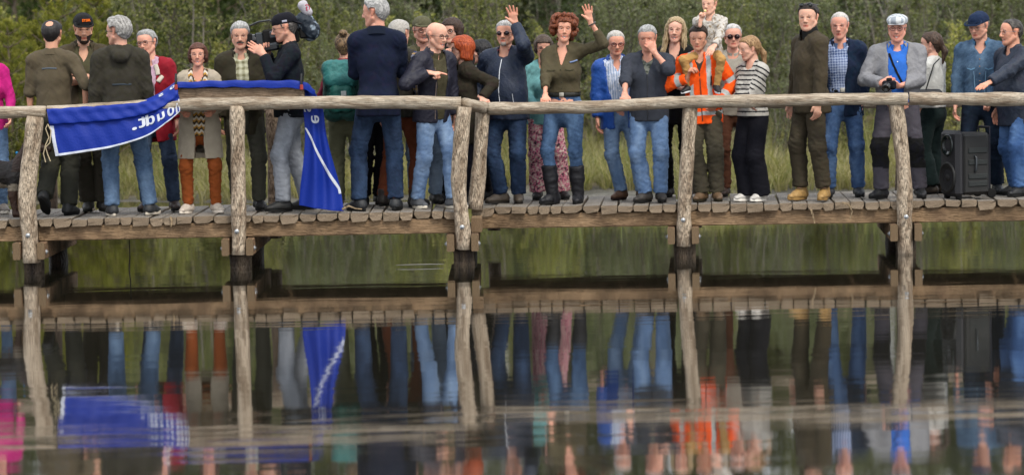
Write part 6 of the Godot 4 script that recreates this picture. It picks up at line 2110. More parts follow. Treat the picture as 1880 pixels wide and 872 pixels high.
			"tops": [{"part": "shirt", "c": 0xa9b6d2, "c2": 0x2c4678, "pat": "check", "period": 0.026, "cell": 0.0085, "inf": 0.014, "sleeve": 0.0, "hem": 0.1, "collar": [0.066, 0.03, 0.012, 22.0, 0x7088b0]}, {"part": "jacket", "c": 0x16233a, "inf": 0.036, "hem": -0.14, "gap": 0.1, "gx": -0.05, "loose": 0.01, "vw": 0.08, "collar": [0.08, 0.05, 0.02, 45.0, 0x16233a]}],
			"law": Vector3(3.367, 1.409, -0.971), "bot": {"c": 0x2b5284, "c2": 0x6690c0, "pat": "denim"}, "belt": 0x17161a, "shoe": {"kind": "shoe", "c": 0x2c2f36, "lace": 0x66686c}, "lf": [0.14, 0.0, 8.0], "rf": [-0.14, 0.0, -14.0], "hair": {"kind": "short", "c": 0xb9b4ae, "c2": 0xcfcac4, "t": 0.007, "high": 0.014}},
		{"label": "man in a pale checked flat cap and grey jacket holding a camera", "x": 3.659, "z": -0.628, "h": 1.714, "yaw": -8.0, "hy": -12.0, "hp": 4.0, "skin": 0xc68672, "smile": true, "w": 1.14, "belly": 0.06,
			"tops": [{"part": "shirt", "c": 0x2f66bc, "inf": 0.016, "sleeve": 0.0, "hem": 0.02, "collar": [0.068, 0.038, 0.018, 26.0, 0x3470c6], "buttons": [[0.0, 0.42, 0.1, 4, 0xc8ccd4]], "lines": [["camera_strap", [[-0.08, 0.5], [-0.045, 0.4], [0.0, 0.3], [0.05, 0.2], [0.1, 0.1]], 0.011, 0x121214]]}, {"part": "jacket", "c": 0x7a7a7e, "inf": 0.034, "hem": 0.05, "gap": 0.085, "vw": 0.09, "mat": "shell", "collar": [0.082, 0.045, 0.028, 48.0, 0x7e7e82]}],
			"raw": Vector3(3.477, 1.594, -0.398), "rp": Vector3(-1, -0.6, -0.4), "rh": "hold", "rd": Vector3(0.8, 0.1, 0.5), "rn": Vector3(0.3, -0.3, -0.8), "law": Vector3(3.637, 1.560, -0.387), "lp": Vector3(1, -0.6, -0.4), "lh": "hold", "ld": Vector3(-0.8, -0.05, 0.5), "ln": Vector3(-0.1, 0.7, -0.6),
			"bot": {"c": 0x4a474f, "c2": 0x17171c, "pat": "knees", "cut": "straight", "inf": 0.006}, "shoe": {"kind": "shoe", "c": 0x17181c}, "lf": [0.2, 0.0, 10.0], "rf": [-0.16, 0.04, -40.0], "hair": {"kind": "short", "c": 0x8a8480, "t": 0.008}, "glasses": {"c": 0x3a3238}, "hat": {"kind": "flat", "c": 0xc6c9cb, "c2": 0x8d949d}},
		{"label": "woman with a brown ponytail in a white sweater turned away", "x": 4.077, "z": -1.205, "h": 1.538, "yaw": -128.0, "hy": -108.0, "fem": true, "skin": 0xcf9c86,
			"tops": [{"part": "sweater", "c": 0xe2e2de, "inf": 0.024, "hem": 0.04, "mat": "knit", "collar": [0.056, 0.035, 0.006, 5.0, 0xcdcdc8], "mottle": 0.06}], "la": Vector3(0.16, 0.88, 0.08), "bot": {"c": 0x13201f, "cut": "wide", "fold": 0.008}, "shoe": {"kind": "shoe", "c": 0x33291e}, "hair": {"kind": "pony", "c": 0x36281f, "c2": 0x574234, "t": 0.012, "tail": 0.2}},
		{"label": "man in a denim jacket and dark blue cap looking down", "x": 4.512, "z": -1.024, "h": 1.721, "yaw": -14.0, "hy": -38.0, "hp": 12.0, "skin": 0xc08a74, "w": 1.04,
			"tops": [{"part": "denim_jacket", "c": 0x2e4e6c, "c2": 0x6a92b2, "pat": "denim", "inf": 0.03, "hem": 0.0, "loose": 0.008, "vee": 0.07, "mat": "denim", "collar": [0.075, 0.05, 0.024, 34.0, 0x4a708e], "buttons": [[0.0, 0.42, 0.06, 6, 0x8a6a4a]], "lines": [["pocket_flap", [[0.05, 0.33], [0.085, 0.315], [0.125, 0.33]], 0.006, 0x6a92b2], ["pocket_flap", [[-0.125, 0.33], [-0.085, 0.315], [-0.05, 0.33]], 0.006, 0x6a92b2], ["seam", [[0.06, 0.3], [0.05, 0.15], [0.045, 0.02]], 0.0035, 0x7a9cb8], ["seam", [[-0.06, 0.3], [-0.05, 0.15], [-0.045, 0.02]], 0.0035, 0x7a9cb8]]}],
			"law": Vector3(4.535, 1.289, -0.770), "lh": "fist", "bot": {"c": 0x162232, "c2": 0x24384e, "pat": "denim"}, "shoe": {"kind": "shoe", "c": 0x2a2c30, "lace": 0x8a8a8c}, "lf": [0.15, 0.02, 14.0], "rf": [-0.12, 0.0, -14.0], "hair": {"kind": "short", "c": 0x8a8078, "t": 0.007}, "glasses": {"c": 0x6a6460, "r": 0.0014}, "hat": {"kind": "cap", "c": 0x1a2742}},
		{"label": "smiling man in a navy jacket leaning on the rail at the right edge", "x": 4.781, "z": -0.652, "h": 1.647, "yaw": -64.0, "hy": -72.0, "lean": 4.0, "skin": 0xc08468, "smile": true, "w": 1.12, "belly": 0.06,
			"tops": [{"part": "jacket", "c": 0x1e2738, "inf": 0.034, "hem": -0.2, "loose": 0.012, "mat": "shell", "collar": [0.076, 0.05, 0.018, 30.0, 0x1e2738]}], "law": Vector3(4.365, 1.525, -0.195), "lp": Vector3(0.4, -1, -0.3), "lh": "flat", "ld": Vector3(-0.75, -0.3, 0.6), "ln": Vector3(0, -1, -0.2),
			"bot": {"c": 0x2a5a96, "c2": 0x5a8cc4, "pat": "denim"}, "shoe": {"kind": "shoe", "c": 0x16171b}, "lf": [0.12, 0.08, 15.0], "rf": [-0.12, -0.06, -15.0], "hair": {"kind": "short", "c": 0x2e2a28, "c2": 0x55504c, "t": 0.009, "high": 0.02}, "glasses": {"c": 0x6a6a70, "r": 0.0015}},
	]
	all_people()

# ---------------------------------------------------------------- things on the bridge
func grid_point(rows: Array, u: float, v: float) -> Vector3:    # Catmull-Rom through a table of points, u along a row, v across the rows
	var nr := rows.size()
	var fv := clampf(v, 0.0, 1.0) * (nr - 1)
	var j := mini(int(fv), nr - 2)
	var pts := []
	for k in range(j - 1, j + 3):
		var row: Array = rows[clampi(k, 0, nr - 1)]
		var nc := row.size()
		var fu := clampf(u, 0.0, 1.0) * (nc - 1)
		var i := mini(int(fu), nc - 2)
		pts.append((row[i] as Vector3).cubic_interpolate(row[i + 1], row[maxi(i - 1, 0)], row[mini(i + 2, nc - 1)], fu - i))
	return (pts[1] as Vector3).cubic_interpolate(pts[2], pts[0], pts[3], fv - j)

func text_arrays(s: String, size: float, depth: float) -> Net:
	var tm := TextMesh.new()
	tm.text = s
	var fo := SystemFont.new()
	fo.font_names = PackedStringArray(["Droid Sans"])
	fo.font_weight = 700
	tm.font = fo
	tm.font_size = 64
	tm.pixel_size = size / 64.0
	tm.depth = depth
	tm.curve_step = 2.0
	var q := Net.new()
	for n in tm.get_surface_count():
		var a := tm.surface_get_arrays(n)
		var k := q.v.size()
		q.v.append_array(a[Mesh.ARRAY_VERTEX])
		if a[Mesh.ARRAY_INDEX] != null:
			for i in a[Mesh.ARRAY_INDEX]:
				q.idx.append(i + k)
		else:
			for i in (a[Mesh.ARRAY_VERTEX] as PackedVector3Array).size():
				q.idx.append(i + k)
	return q

func flip(q: Net) -> void:
	for t in range(0, q.idx.size(), 3):
		var k := q.idx[t + 1]
		q.idx[t + 1] = q.idx[t + 2]
		q.idx[t + 2] = k

func make_banner() -> void:
	var blue := c8(0x0c2788)
	var white := c8(0xc4c8d4)
	var o := thing("banner", "blue cloth banner with mirrored white lettering draped over the rail", "banner")
	vmat("satin", 0.6, 0.35, mats.cloth.albedo_texture, 4.0, bump(81, 0.03, 8.0), 0.25)
	var rows := [
		[Vector3(-4.255, 1.524, -0.020), Vector3(-3.975, 1.533, -0.020), Vector3(-3.674, 1.552, -0.020), Vector3(-3.399, 1.567, -0.020), Vector3(-3.222, 1.634, -0.020), Vector3(-3.060, 1.740, -0.030)],
		[Vector3(-4.232, 1.512, 0.120), Vector3(-3.953, 1.522, 0.122), Vector3(-3.654, 1.536, 0.122), Vector3(-3.380, 1.555, 0.120), Vector3(-3.198, 1.606, 0.100), Vector3(-3.045, 1.717, 0.060)],
		[Vector3(-4.221, 1.443, 0.140), Vector3(-3.941, 1.452, 0.145), Vector3(-3.644, 1.471, 0.140), Vector3(-3.364, 1.501, 0.143), Vector3(-3.180, 1.562, 0.130), Vector3(-3.033, 1.677, 0.085)],
		[Vector3(-4.211, 1.378, 0.150), Vector3(-3.927, 1.388, 0.152), Vector3(-3.628, 1.407, 0.156), Vector3(-3.344, 1.451, 0.156), Vector3(-3.164, 1.522, 0.148), Vector3(-3.028, 1.632, 0.100)],
		[Vector3(-4.206, 1.353, 0.128), Vector3(-3.922, 1.367, 0.126), Vector3(-3.623, 1.386, 0.128), Vector3(-3.339, 1.430, 0.126), Vector3(-3.158, 1.501, 0.124), Vector3(-3.020, 1.592, 0.090)],
		[Vector3(-4.188, 1.224, 0.140), Vector3(-3.908, 1.248, 0.148), Vector3(-3.620, 1.277, 0.140), Vector3(-3.328, 1.342, 0.150), Vector3(-3.142, 1.442, 0.142), Vector3(-3.016, 1.533, 0.100)],
		[Vector3(-4.161, 1.079, 0.150), Vector3(-3.885, 1.114, 0.158), Vector3(-3.612, 1.158, 0.150), Vector3(-3.319, 1.247, 0.162), Vector3(-3.128, 1.372, 0.150), Vector3(-3.011, 1.468, 0.110)]]
	var fa := func(u: float, v: float) -> Vector3:
		var p := grid_point(rows, u, v)
		p.z += 0.009 * sin(u * 23.0 + v * 7.0 + 2.0 * sin(v * 5.0)) * clampf(v * 2.0, 0.2, 1.0) + 0.004 * sin(u * 67.0 - v * 15.0)
		return p
	var a := net_sheet(70, 42, func(u: float, v: float) -> Vector3: return fa.call(u, 1.0 - v), 0.004)
	a.tint(blue)
	put("cloth", a.mesh(), mats.satin, o).set_meta("label", "left part of the banner hanging over the rail")
	# the white hem along the side and the bottom
	var hem1 := net_sheet(3, 20, func(u: float, v: float) -> Vector3: return fa.call(u * 0.035, 0.998 - v * 0.34) + Vector3(0, 0, 0.003), 0.003)
	hem1.tint(white)
	put("hem", hem1.mesh(), mats.satin, o)
	var hem2 := net_sheet(60, 3, func(u: float, v: float) -> Vector3: return fa.call(0.036 + u * 0.96, 1.0 - v * 0.035) + Vector3(0, 0, 0.003), 0.003)
	hem2.tint(white)
	put("hem", hem2.mesh(), mats.satin, o)
	# the print shows through from the other side: each letter mirrored
	var spots := [[".", 0.525, 0.845], ["t", 0.58, 0.84], ["d", 0.65, 0.85], ["u", 0.755, 0.875], ["o", 0.86, 0.925], ["h", 0.955, 0.96]]
	for s in spots:
		var q := text_arrays(s[0], 0.195, 0.0)
		var mid := 0.0
		var n := 0
		for p in q.v:
			mid += p.x
			n += 1
		mid /= maxi(1, n)
		var low := 1e9
		for p in text_arrays("o", 0.195, 0.0).v:
			low = minf(low, p.y)
		for i in q.v.size():
			var p := q.v[i]
			q.v[i] = fa.call(s[1] - (p.x - mid) / 1.18, s[2] - (p.y - low) * (1.25 if s[1] < 0.8 else 1.75)) + Vector3(0, 0, 0.0065)
		q.tint(white)
		put("letter", q.mesh(), mats.satin, o)
	for s in [["s", 0.78, 0.14], ["o", 0.9, 0.17]]:
		var q := text_arrays(s[0], 0.14, 0.0)
		for i in q.v.size():
			var p := q.v[i]
			q.v[i] = fa.call(s[1] - (p.x - 0.04) / 1.18, s[2] - p.y * 1.1) + Vector3(0, 0.005, 0.006)
		q.tint(white)
		put("letter", q.mesh(), mats.satin, o)
	# over the board
	var top := [
		[Vector3(-3.100, 1.722, -0.270), Vector3(-2.696, 1.729, -0.270), Vector3(-2.293, 1.727, -0.270), Vector3(-1.925, 1.709, -0.270), Vector3(-1.826, 1.638, -0.200)],
		[Vector3(-3.063, 1.731, 0.030), Vector3(-2.664, 1.739, 0.030), Vector3(-2.265, 1.731, 0.030), Vector3(-1.902, 1.719, 0.030), Vector3(-1.791, 1.632, 0.000)],
		[Vector3(-3.063, 1.722, 0.075), Vector3(-2.659, 1.724, 0.078), Vector3(-2.262, 1.722, 0.076), Vector3(-1.899, 1.710, 0.075), Vector3(-1.779, 1.622, 0.030)],
		[Vector3(-3.063, 1.678, 0.082), Vector3(-2.660, 1.680, 0.085), Vector3(-2.312, 1.668, 0.082), Vector3(-1.919, 1.651, 0.084), Vector3(-1.790, 1.587, 0.035)]]
	var b := net_sheet(60, 16, func(u: float, v: float) -> Vector3: return grid_point(top, u, 1.0 - v) + Vector3(0, 0.004 * sin(u * 40.0), 0.004 * sin(u * 55.0 + v * 4.0)), 0.004)
	b.tint(blue)
	put("cloth", b.mesh(), mats.satin, o).set_meta("label", "middle part of the banner over the board")
	# hanging to the planks behind the rail
	var hang := [
		[Vector3(-1.913, 1.634, -0.020), Vector3(-1.873, 1.638, -0.030), Vector3(-1.833, 1.632, -0.020), Vector3(-1.784, 1.611, -0.030)],
		[Vector3(-1.899, 1.463, -0.050), Vector3(-1.843, 1.462, -0.040), Vector3(-1.779, 1.460, -0.050), Vector3(-1.719, 1.459, -0.050)],
		[Vector3(-1.891, 1.212, -0.060), Vector3(-1.824, 1.212, -0.030), Vector3(-1.755, 1.210, -0.050), Vector3(-1.691, 1.208, -0.060)],
		[Vector3(-1.912, 0.961, -0.060), Vector3(-1.813, 0.962, -0.010), Vector3(-1.721, 0.958, -0.050), Vector3(-1.636, 0.966, -0.060)],
		[Vector3(-1.942, 0.737, -0.050), Vector3(-1.814, 0.727, 0.000), Vector3(-1.691, 0.717, -0.040), Vector3(-1.577, 0.724, -0.060)],
		[Vector3(-1.956, 0.577, -0.040), Vector3(-1.811, 0.552, 0.020), Vector3(-1.674, 0.528, -0.010), Vector3(-1.550, 0.514, -0.030)]]
	var fc := func(u: float, v: float) -> Vector3:
		var p := grid_point(hang, u, v)
		p.z += 0.022 * sin(u * 15.0 + v * 3.0) * clampf(v * 1.4, 0.15, 1.0)
		return p
	var c := net_sheet(36, 60, func(u: float, v: float) -> Vector3: return fc.call(u, 1.0 - v), 0.004)
	c.tint(blue)
	put("cloth", c.mesh(), mats.satin, o).set_meta("label", "right end of the banner hanging down to the planks")
	var h3 := net_sheet(3, 40, func(u: float, v: float) -> Vector3:
		var t := 1.0 - v
		return fc.call(clampf(0.1 + 0.95 * pow(t, 0.75), 0.0, 1.0) - 0.085 + u * 0.085, 0.34 + t * 0.5) + Vector3(0, 0, 0.005), 0.003)
	h3.tint(white)
	put("hem", h3.mesh(), mats.satin, o)
	for s in [["s", 0.42, 0.2], ["e", 0.72, 0.28]]:
		var q := text_arrays(s[0], 0.14, 0.0)
		for i in q.v.size():
			var p := q.v[i]
			q.v[i] = fc.call(s[1] + (p.y - 0.03) * 4.4, s[2] - p.x * 0.85) + Vector3(0, 0, 0.006)
		q.tint(white)
		put("letter", q.mesh(), mats.satin, o)
	# the board on the rail and its clamps
	var bd := thing("display_board", "brown board resting on the rail under the blue cloth", "board", Vector3(-2.480, 1.578, -0.080))
	var bq := net_box(Vector3(1.2, 0.1, 0.3), 0.006, Transform3D(Basis(FX, 0.06), Vector3(0, 0.055, -0.02)))
	bq.tint(c8(0x9a8672))
	put("panel", flat_mesh(bq), mats.wood_x, bd)
	for px in [Vector3(-3.047, 1.687, 0.090), Vector3(-1.899, 1.665, 0.090)]:
		var t := thing("spring_clamp", "black and red clamp at the %s end of the board" % ("left" if px.x < -2.5 else "right"), "clamp", px)
		var j := net_box(Vector3(0.03, 0.05, 0.03), 0.006)
		j.tint(c8(0x8a2a1a))
		put("jaw", flat_mesh(j), mats.gloss, t)
		var r := net_tube([Vector3(0, 0.02, 0), Vector3(0, 0.07, 0), Vector3(0.002, 0.125, 0)], [0.012, 0.012, 0.009], 8)
		r.tint(c8(0x17171a))
		put("handle", r.mesh(), mats.gloss, t)
	# cord at the left corner of the cloth
	var cd := thing("cord", "cream cord hanging in loops beside the left post", "cord")
	for l in [[Vector3(-4.226, 1.373, 0.120), Vector3(-4.246, 1.334, 0.130), Vector3(-4.220, 1.253, 0.120), Vector3(-4.251, 1.185, 0.130), Vector3(-4.275, 1.105, 0.120), Vector3(-4.257, 1.025, 0.120)], [Vector3(-4.225, 1.373, 0.130), Vector3(-4.195, 1.313, 0.140), Vector3(-4.210, 1.204, 0.130), Vector3(-4.250, 1.165, 0.140), Vector3(-4.234, 1.095, 0.130), Vector3(-4.211, 1.034, 0.130)]]:
		var q := net_tube(l, [0.005], 6)
		q.tint(c8(0xc0b090))
		put("strand", q.mesh(), mats.cloth, cd)

func make_video_camera() -> void:
	var o := thing("video_camera", "black television camera on the cameraman's shoulder", "camera", Vector3(-2.116, 2.136, -0.700))
	var at: Vector3 = o.position
	var box := func(a: Vector3, b: Vector3, dz: float, bev: float, tilt := 0.0) -> Net:
		var c := (a + b) / 2.0 - at
		return net_box(Vector3(absf(b.x - a.x), absf(b.y - a.y), dz), bev, Transform3D(Basis(FZ, tilt), c))
	var bl := c8(0x16181c)
	for e in [["body", Vector3(-2.309, 2.211, -0.700), Vector3(-1.974, 2.061, -0.700), 0.12, 0.014, 0.1, bl, "rubber"], ["lens_mount", Vector3(-2.381, 2.172, -0.700), Vector3(-2.303, 2.047, -0.700), 0.11, 0.012, 0.1, c8(0x24272c), "gloss"], ["lens_hood", Vector3(-2.479, 2.163, -0.700), Vector3(-2.405, 2.039, -0.700), 0.13, 0.012, 0.12, bl, "rubber"], ["lens_grip", Vector3(-2.340, 2.069, -0.660), Vector3(-2.157, 1.994, -0.660), 0.09, 0.018, 0.15, c8(0x1c1e22), "gloss"], ["viewfinder", Vector3(-2.237, 2.189, -0.580), Vector3(-2.127, 2.116, -0.580), 0.06, 0.012, 0.1, c8(0x30353c), "gloss"], ["battery", Vector3(-1.969, 2.266, -0.700), Vector3(-1.860, 2.110, -0.700), 0.12, 0.014, 0.1, bl, "rubber"]]:
		var q: Net = box.call(e[1], e[2], e[3], e[4], e[5])
		q.tint(e[6])
		put(e[0], flat_mesh(q), mats[e[7]], o)
	var ring := net_lathe([Vector2(0.05, 0.0), Vector2(0.056, 0.02), Vector2(0.056, 0.07), Vector2(0.05, 0.09), Vector2(0.03, 0.09), Vector2(0.001, 0.07)], 20, Transform3D(Basis(FZ, PI / 2 + 0.12), Vector3(-2.363, 2.105, -0.700) - at))
	ring.tint(c8(0x0e0f12))
	put("lens", ring.mesh(), mats.gloss, o)
	var hd := net_tube([Vector3(-2.443, 2.162, -0.700) - at, Vector3(-2.431, 2.239, -0.700) - at, Vector3(-2.348, 2.273, -0.700) - at, Vector3(-2.245, 2.286, -0.700) - at, Vector3(-2.195, 2.245, -0.700) - at, Vector3(-2.156, 2.188, -0.700) - at], [0.009], 8)
	hd.tint(bl)
	put("handle", hd.mesh(), mats.gloss, o)
	var cov := Net.new()
	cov.fill([cap(Vector3(-1.928, 2.265, -0.700) - at, Vector3(-1.859, 2.162, -0.700) - at, 0.085, 0.08, 0.03), cap(Vector3(-1.907, 2.295, -0.700) - at, Vector3(-1.827, 2.202, -0.700) - at, 0.06, 0.05, 0.03)], 0.012)
	cov.build()
	cov.normals()
	for i in cov.v.size():
		cov.v[i] += cov.nrm[i] * 0.012 * nz_fold.get_noise_3dv(cov.v[i] * 22.0)
		cov.col.append(c8(0x17242f) if nz_fold.get_noise_3dv(cov.v[i] * 9.0) < 0.3 else c8(0x7a8894))
	cov.nrm = PackedVector3Array()
	put("rain_cover", cov.mesh(), mats.shell, o)
	var mt := thing("microphone", "white foam microphone with a red ring logo above the cameraman", "microphone", Vector3(-1.903, 2.387, -0.680))
	var mq := Net.new()
	mq.fill([cap(Vector3(-0.028, 0.03, 0), Vector3(0.022, -0.03, 0), 0.045, 0.045, 0.02), cap(Vector3(-0.022, 0.038, 0), Vector3(-0.012, 0.05, 0), 0.035, 0.03, 0.02)], 0.008)
	mq.build()
	mq.tint(c8(0xd0ccd4))
	put("foam", mq.mesh(), mats.knit, mt)
	var lr := []
	for i in 20:
		lr.append(Vector3(0.016 + cos(TAU * i / 20) * 0.026, 0.008 + sin(TAU * i / 20) * 0.028, 0.043 - 0.01 * absf(cos(TAU * i / 20))))
	var lq := net_tube(lr, [0.0042], 6, true)
	lq.tint(c8(0xb8284a))
	put("logo_ring", lq.mesh(), mats.cloth, mt)
	var lt := text_arrays("t", 0.05, 0.003)
	for i in lt.v.size():
		lt.v[i] += Vector3(0.016, 0.004, 0.0475)
	lt.tint(c8(0xb8284a))
	put("logo_letter", lt.mesh(), mats.cloth, mt)
	var ms := net_tube([Vector3(0.02, -0.05, 0), Vector3(0.035, -0.11, -0.01), Vector3(0.04, -0.16, -0.02)], [0.014, 0.016, 0.016], 8)
	ms.tint(bl)
	put("stem", ms.mesh(), mats.rubber, mt)

func make_backpack() -> void:
	var o := thing("backpack", "teal hiking backpack worn by the woman with the hair bun", "backpack", Vector3(-1.586, 1.618, -0.720))
	var parts := [
		["main_bag", [cap(Vector3(-0.08, -0.2, -0.02), Vector3(-0.07, 0.16, -0.03), 0.1, 0.1, 0.05), cap(Vector3(0.08, -0.2, -0.02), Vector3(0.07, 0.16, -0.03), 0.1, 0.1, 0.05)], 0x1c4a44],
		["lid", [cap(Vector3(-0.1, 0.2, 0.0), Vector3(0.1, 0.2, 0.0), 0.085, 0.085, 0.04), cap(Vector3(-0.09, 0.1, 0.05), Vector3(0.09, 0.1, 0.05), 0.08, 0.08, 0.05)], 0x2a6a68],
		["front_pocket", [cap(Vector3(-0.06, -0.16, 0.07), Vector3(-0.05, 0.0, 0.075), 0.06, 0.06, 0.05), cap(Vector3(0.06, -0.16, 0.07), Vector3(0.05, 0.0, 0.075), 0.06, 0.06, 0.05)], 0x1d5a52]]
	for e in parts:
		var q := Net.new()
		q.fill(e[1], 0.013)
		q.build()
		q.normals()
		for i in q.v.size():
			q.v[i] += q.nrm[i] * 0.014 * (0.3 - absf(nz_fold.get_noise_3dv(Vector3(q.v[i].x * 11.0, q.v[i].y * 14.0, q.v[i].z * 11.0))))
			var m := 1.0 + 0.25 * nz_fine.get_noise_3dv(q.v[i] * 14.0)
			q.col.append(c8(e[2]) * m)
		q.nrm = PackedVector3Array()
		put(e[0], q.mesh(), mats.shell, o)
	var lab := net_box(Vector3(0.05, 0.045, 0.008), 0.002, Transform3D(Basis.IDENTITY, Vector3(0.03, -0.03, 0.14)))
	lab.tint(c8(0xb5b8b4))
	put("label_patch", flat_mesh(lab), mats.cloth, o)
	for s in [-1.0, 1.0]:
		var st := net_tube([Vector3(s * 0.13, 0.1, 0.05), Vector3(s * 0.15, -0.08, 0.07), Vector3(s * 0.13, -0.24, 0.03)], [0.012], 6, false, FZ, 2.0)
		st.tint(c8(0x17302e))
		put("compression_strap", st.mesh(), mats.cloth, o)

func make_hand_camera() -> void:
	var o := thing("photo_camera", "black photo camera held by the man in the flat cap", "camera", Vector3(3.534, 1.574, -0.300), deg_to_rad(-25.0))
	var b := net_box(Vector3(0.13, 0.085, 0.06), 0.016)
	b.tint(c8(0x141416))
	put("body", flat_mesh(b), mats.rubber, o)
	var l := net_lathe([Vector2(0.036, 0.0), Vector2(0.04, 0.02), Vector2(0.04, 0.06), Vector2(0.037, 0.075), Vector2(0.03, 0.075), Vector2(0.001, 0.06)], 18, Transform3D(Basis(FX, PI / 2 + 0.35), Vector3(-0.005, -0.005, 0.025)))
	l.tint(c8(0x101013))
	put("lens", l.mesh(), mats.gloss, o)
	var p := net_box(Vector3(0.05, 0.03, 0.05), 0.01, Transform3D(Basis.IDENTITY, Vector3(0, 0.052, 0)))
	p.tint(c8(0x17171a))
	put("viewfinder_hump", flat_mesh(p), mats.rubber, o)

func make_speaker() -> void:
	var o := thing("loudspeaker", "black trolley loudspeaker standing on the planks", "loudspeaker", Vector3(4.297, DECK, -0.47), deg_to_rad(-70.0))
	var bl := c8(0x17181b)
	var b := net_box(Vector3(0.3, 0.58, 0.3), 0.03, Transform3D(Basis.IDENTITY, Vector3(0, 0.325, 0)))
	b.tint(bl)
	put("cabinet", flat_mesh(b), mats.leather, o)
	var f := net_box(Vector3(0.33, 0.62, 0.09), 0.035, Transform3D(Basis.IDENTITY, Vector3(0, 0.33, 0.175)))
	f.tint(c8(0x1d1e22))
	put("front_frame", flat_mesh(f), mats.leather, o)
	var hn := net_lathe([Vector2(0.03, -0.02), Vector2(0.05, 0.01), Vector2(0.085, 0.03), Vector2(0.1, 0.032), Vector2(0.104, 0.02)], 24, Transform3D(Basis(FX, PI / 2), Vector3(0, 0.5, 0.205)))
	hn.tint(c8(0x0c0d10))
	put("horn", hn.mesh(), mats.gloss, o)
	var wf := net_lathe([Vector2(0.001, 0.03), Vector2(0.03, 0.028), Vector2(0.04, 0.008), Vector2(0.11, 0.02), Vector2(0.125, 0.035), Vector2(0.14, 0.034), Vector2(0.145, 0.018)], 28, Transform3D(Basis(FX, PI / 2), Vector3(0, 0.2, 0.205)))
	wf.tint(c8(0x101114))
	put("woofer", wf.mesh(), mats.leather, o)
	for s in [-1.0, 1.0]:
		for y in [0.14, 0.21, 0.34, 0.45]:
			var r := net_box(Vector3(0.012, 0.05, 0.2), 0.005, Transform3D(Basis.IDENTITY, Vector3(s * 0.153, y, -0.01)))
			r.tint(c8(0x1c1d21))
			put("side_rib", flat_mesh(r), mats.leather, o)
		var h := net_tube([Vector3(s * 0.152, 0.25, 0.02), Vector3(s * 0.178, 0.27, 0.02), Vector3(s * 0.178, 0.38, 0.02), Vector3(s * 0.152, 0.4, 0.02)], [0.01], 8)
		h.tint(c8(0x26272c))
		put("grip", h.mesh(), mats.gloss, o)
		var wh := net_lathe([Vector2(0.001, -0.015), Vector2(0.04, -0.015), Vector2(0.045, -0.01), Vector2(0.045, 0.01), Vector2(0.04, 0.015), Vector2(0.001, 0.015)], 16, Transform3D(Basis(FZ, PI / 2), Vector3(s * 0.13, 0.045, -0.165)))
		wh.tint(c8(0x101012))
		put("wheel", wh.mesh(), mats.rubber, o)
		var tr := net_tube([Vector3(s * 0.1, 0.08, -0.165), Vector3(s * 0.1, 0.4, -0.165), Vector3(s * 0.1, 0.66, -0.165)], [0.009], 8)
		tr.tint(c8(0x2c2e33))
		put("trolley_tube", tr.mesh(), mats.metal, o)
		var ft := net_box(Vector3(0.04, 0.04, 0.05), 0.006, Transform3D(Basis.IDENTITY, Vector3(s * 0.11, 0.018, 0.17)))
		ft.tint(c8(0x0f0f10))
		put("foot", flat_mesh(ft), mats.rubber, o)
	var tb := net_tube([Vector3(-0.1, 0.66, -0.165), Vector3(0.1, 0.66, -0.165)], [0.012], 8)
	tb.tint(c8(0x1a1a1d))
	put("trolley_handle", tb.mesh(), mats.rubber, o)

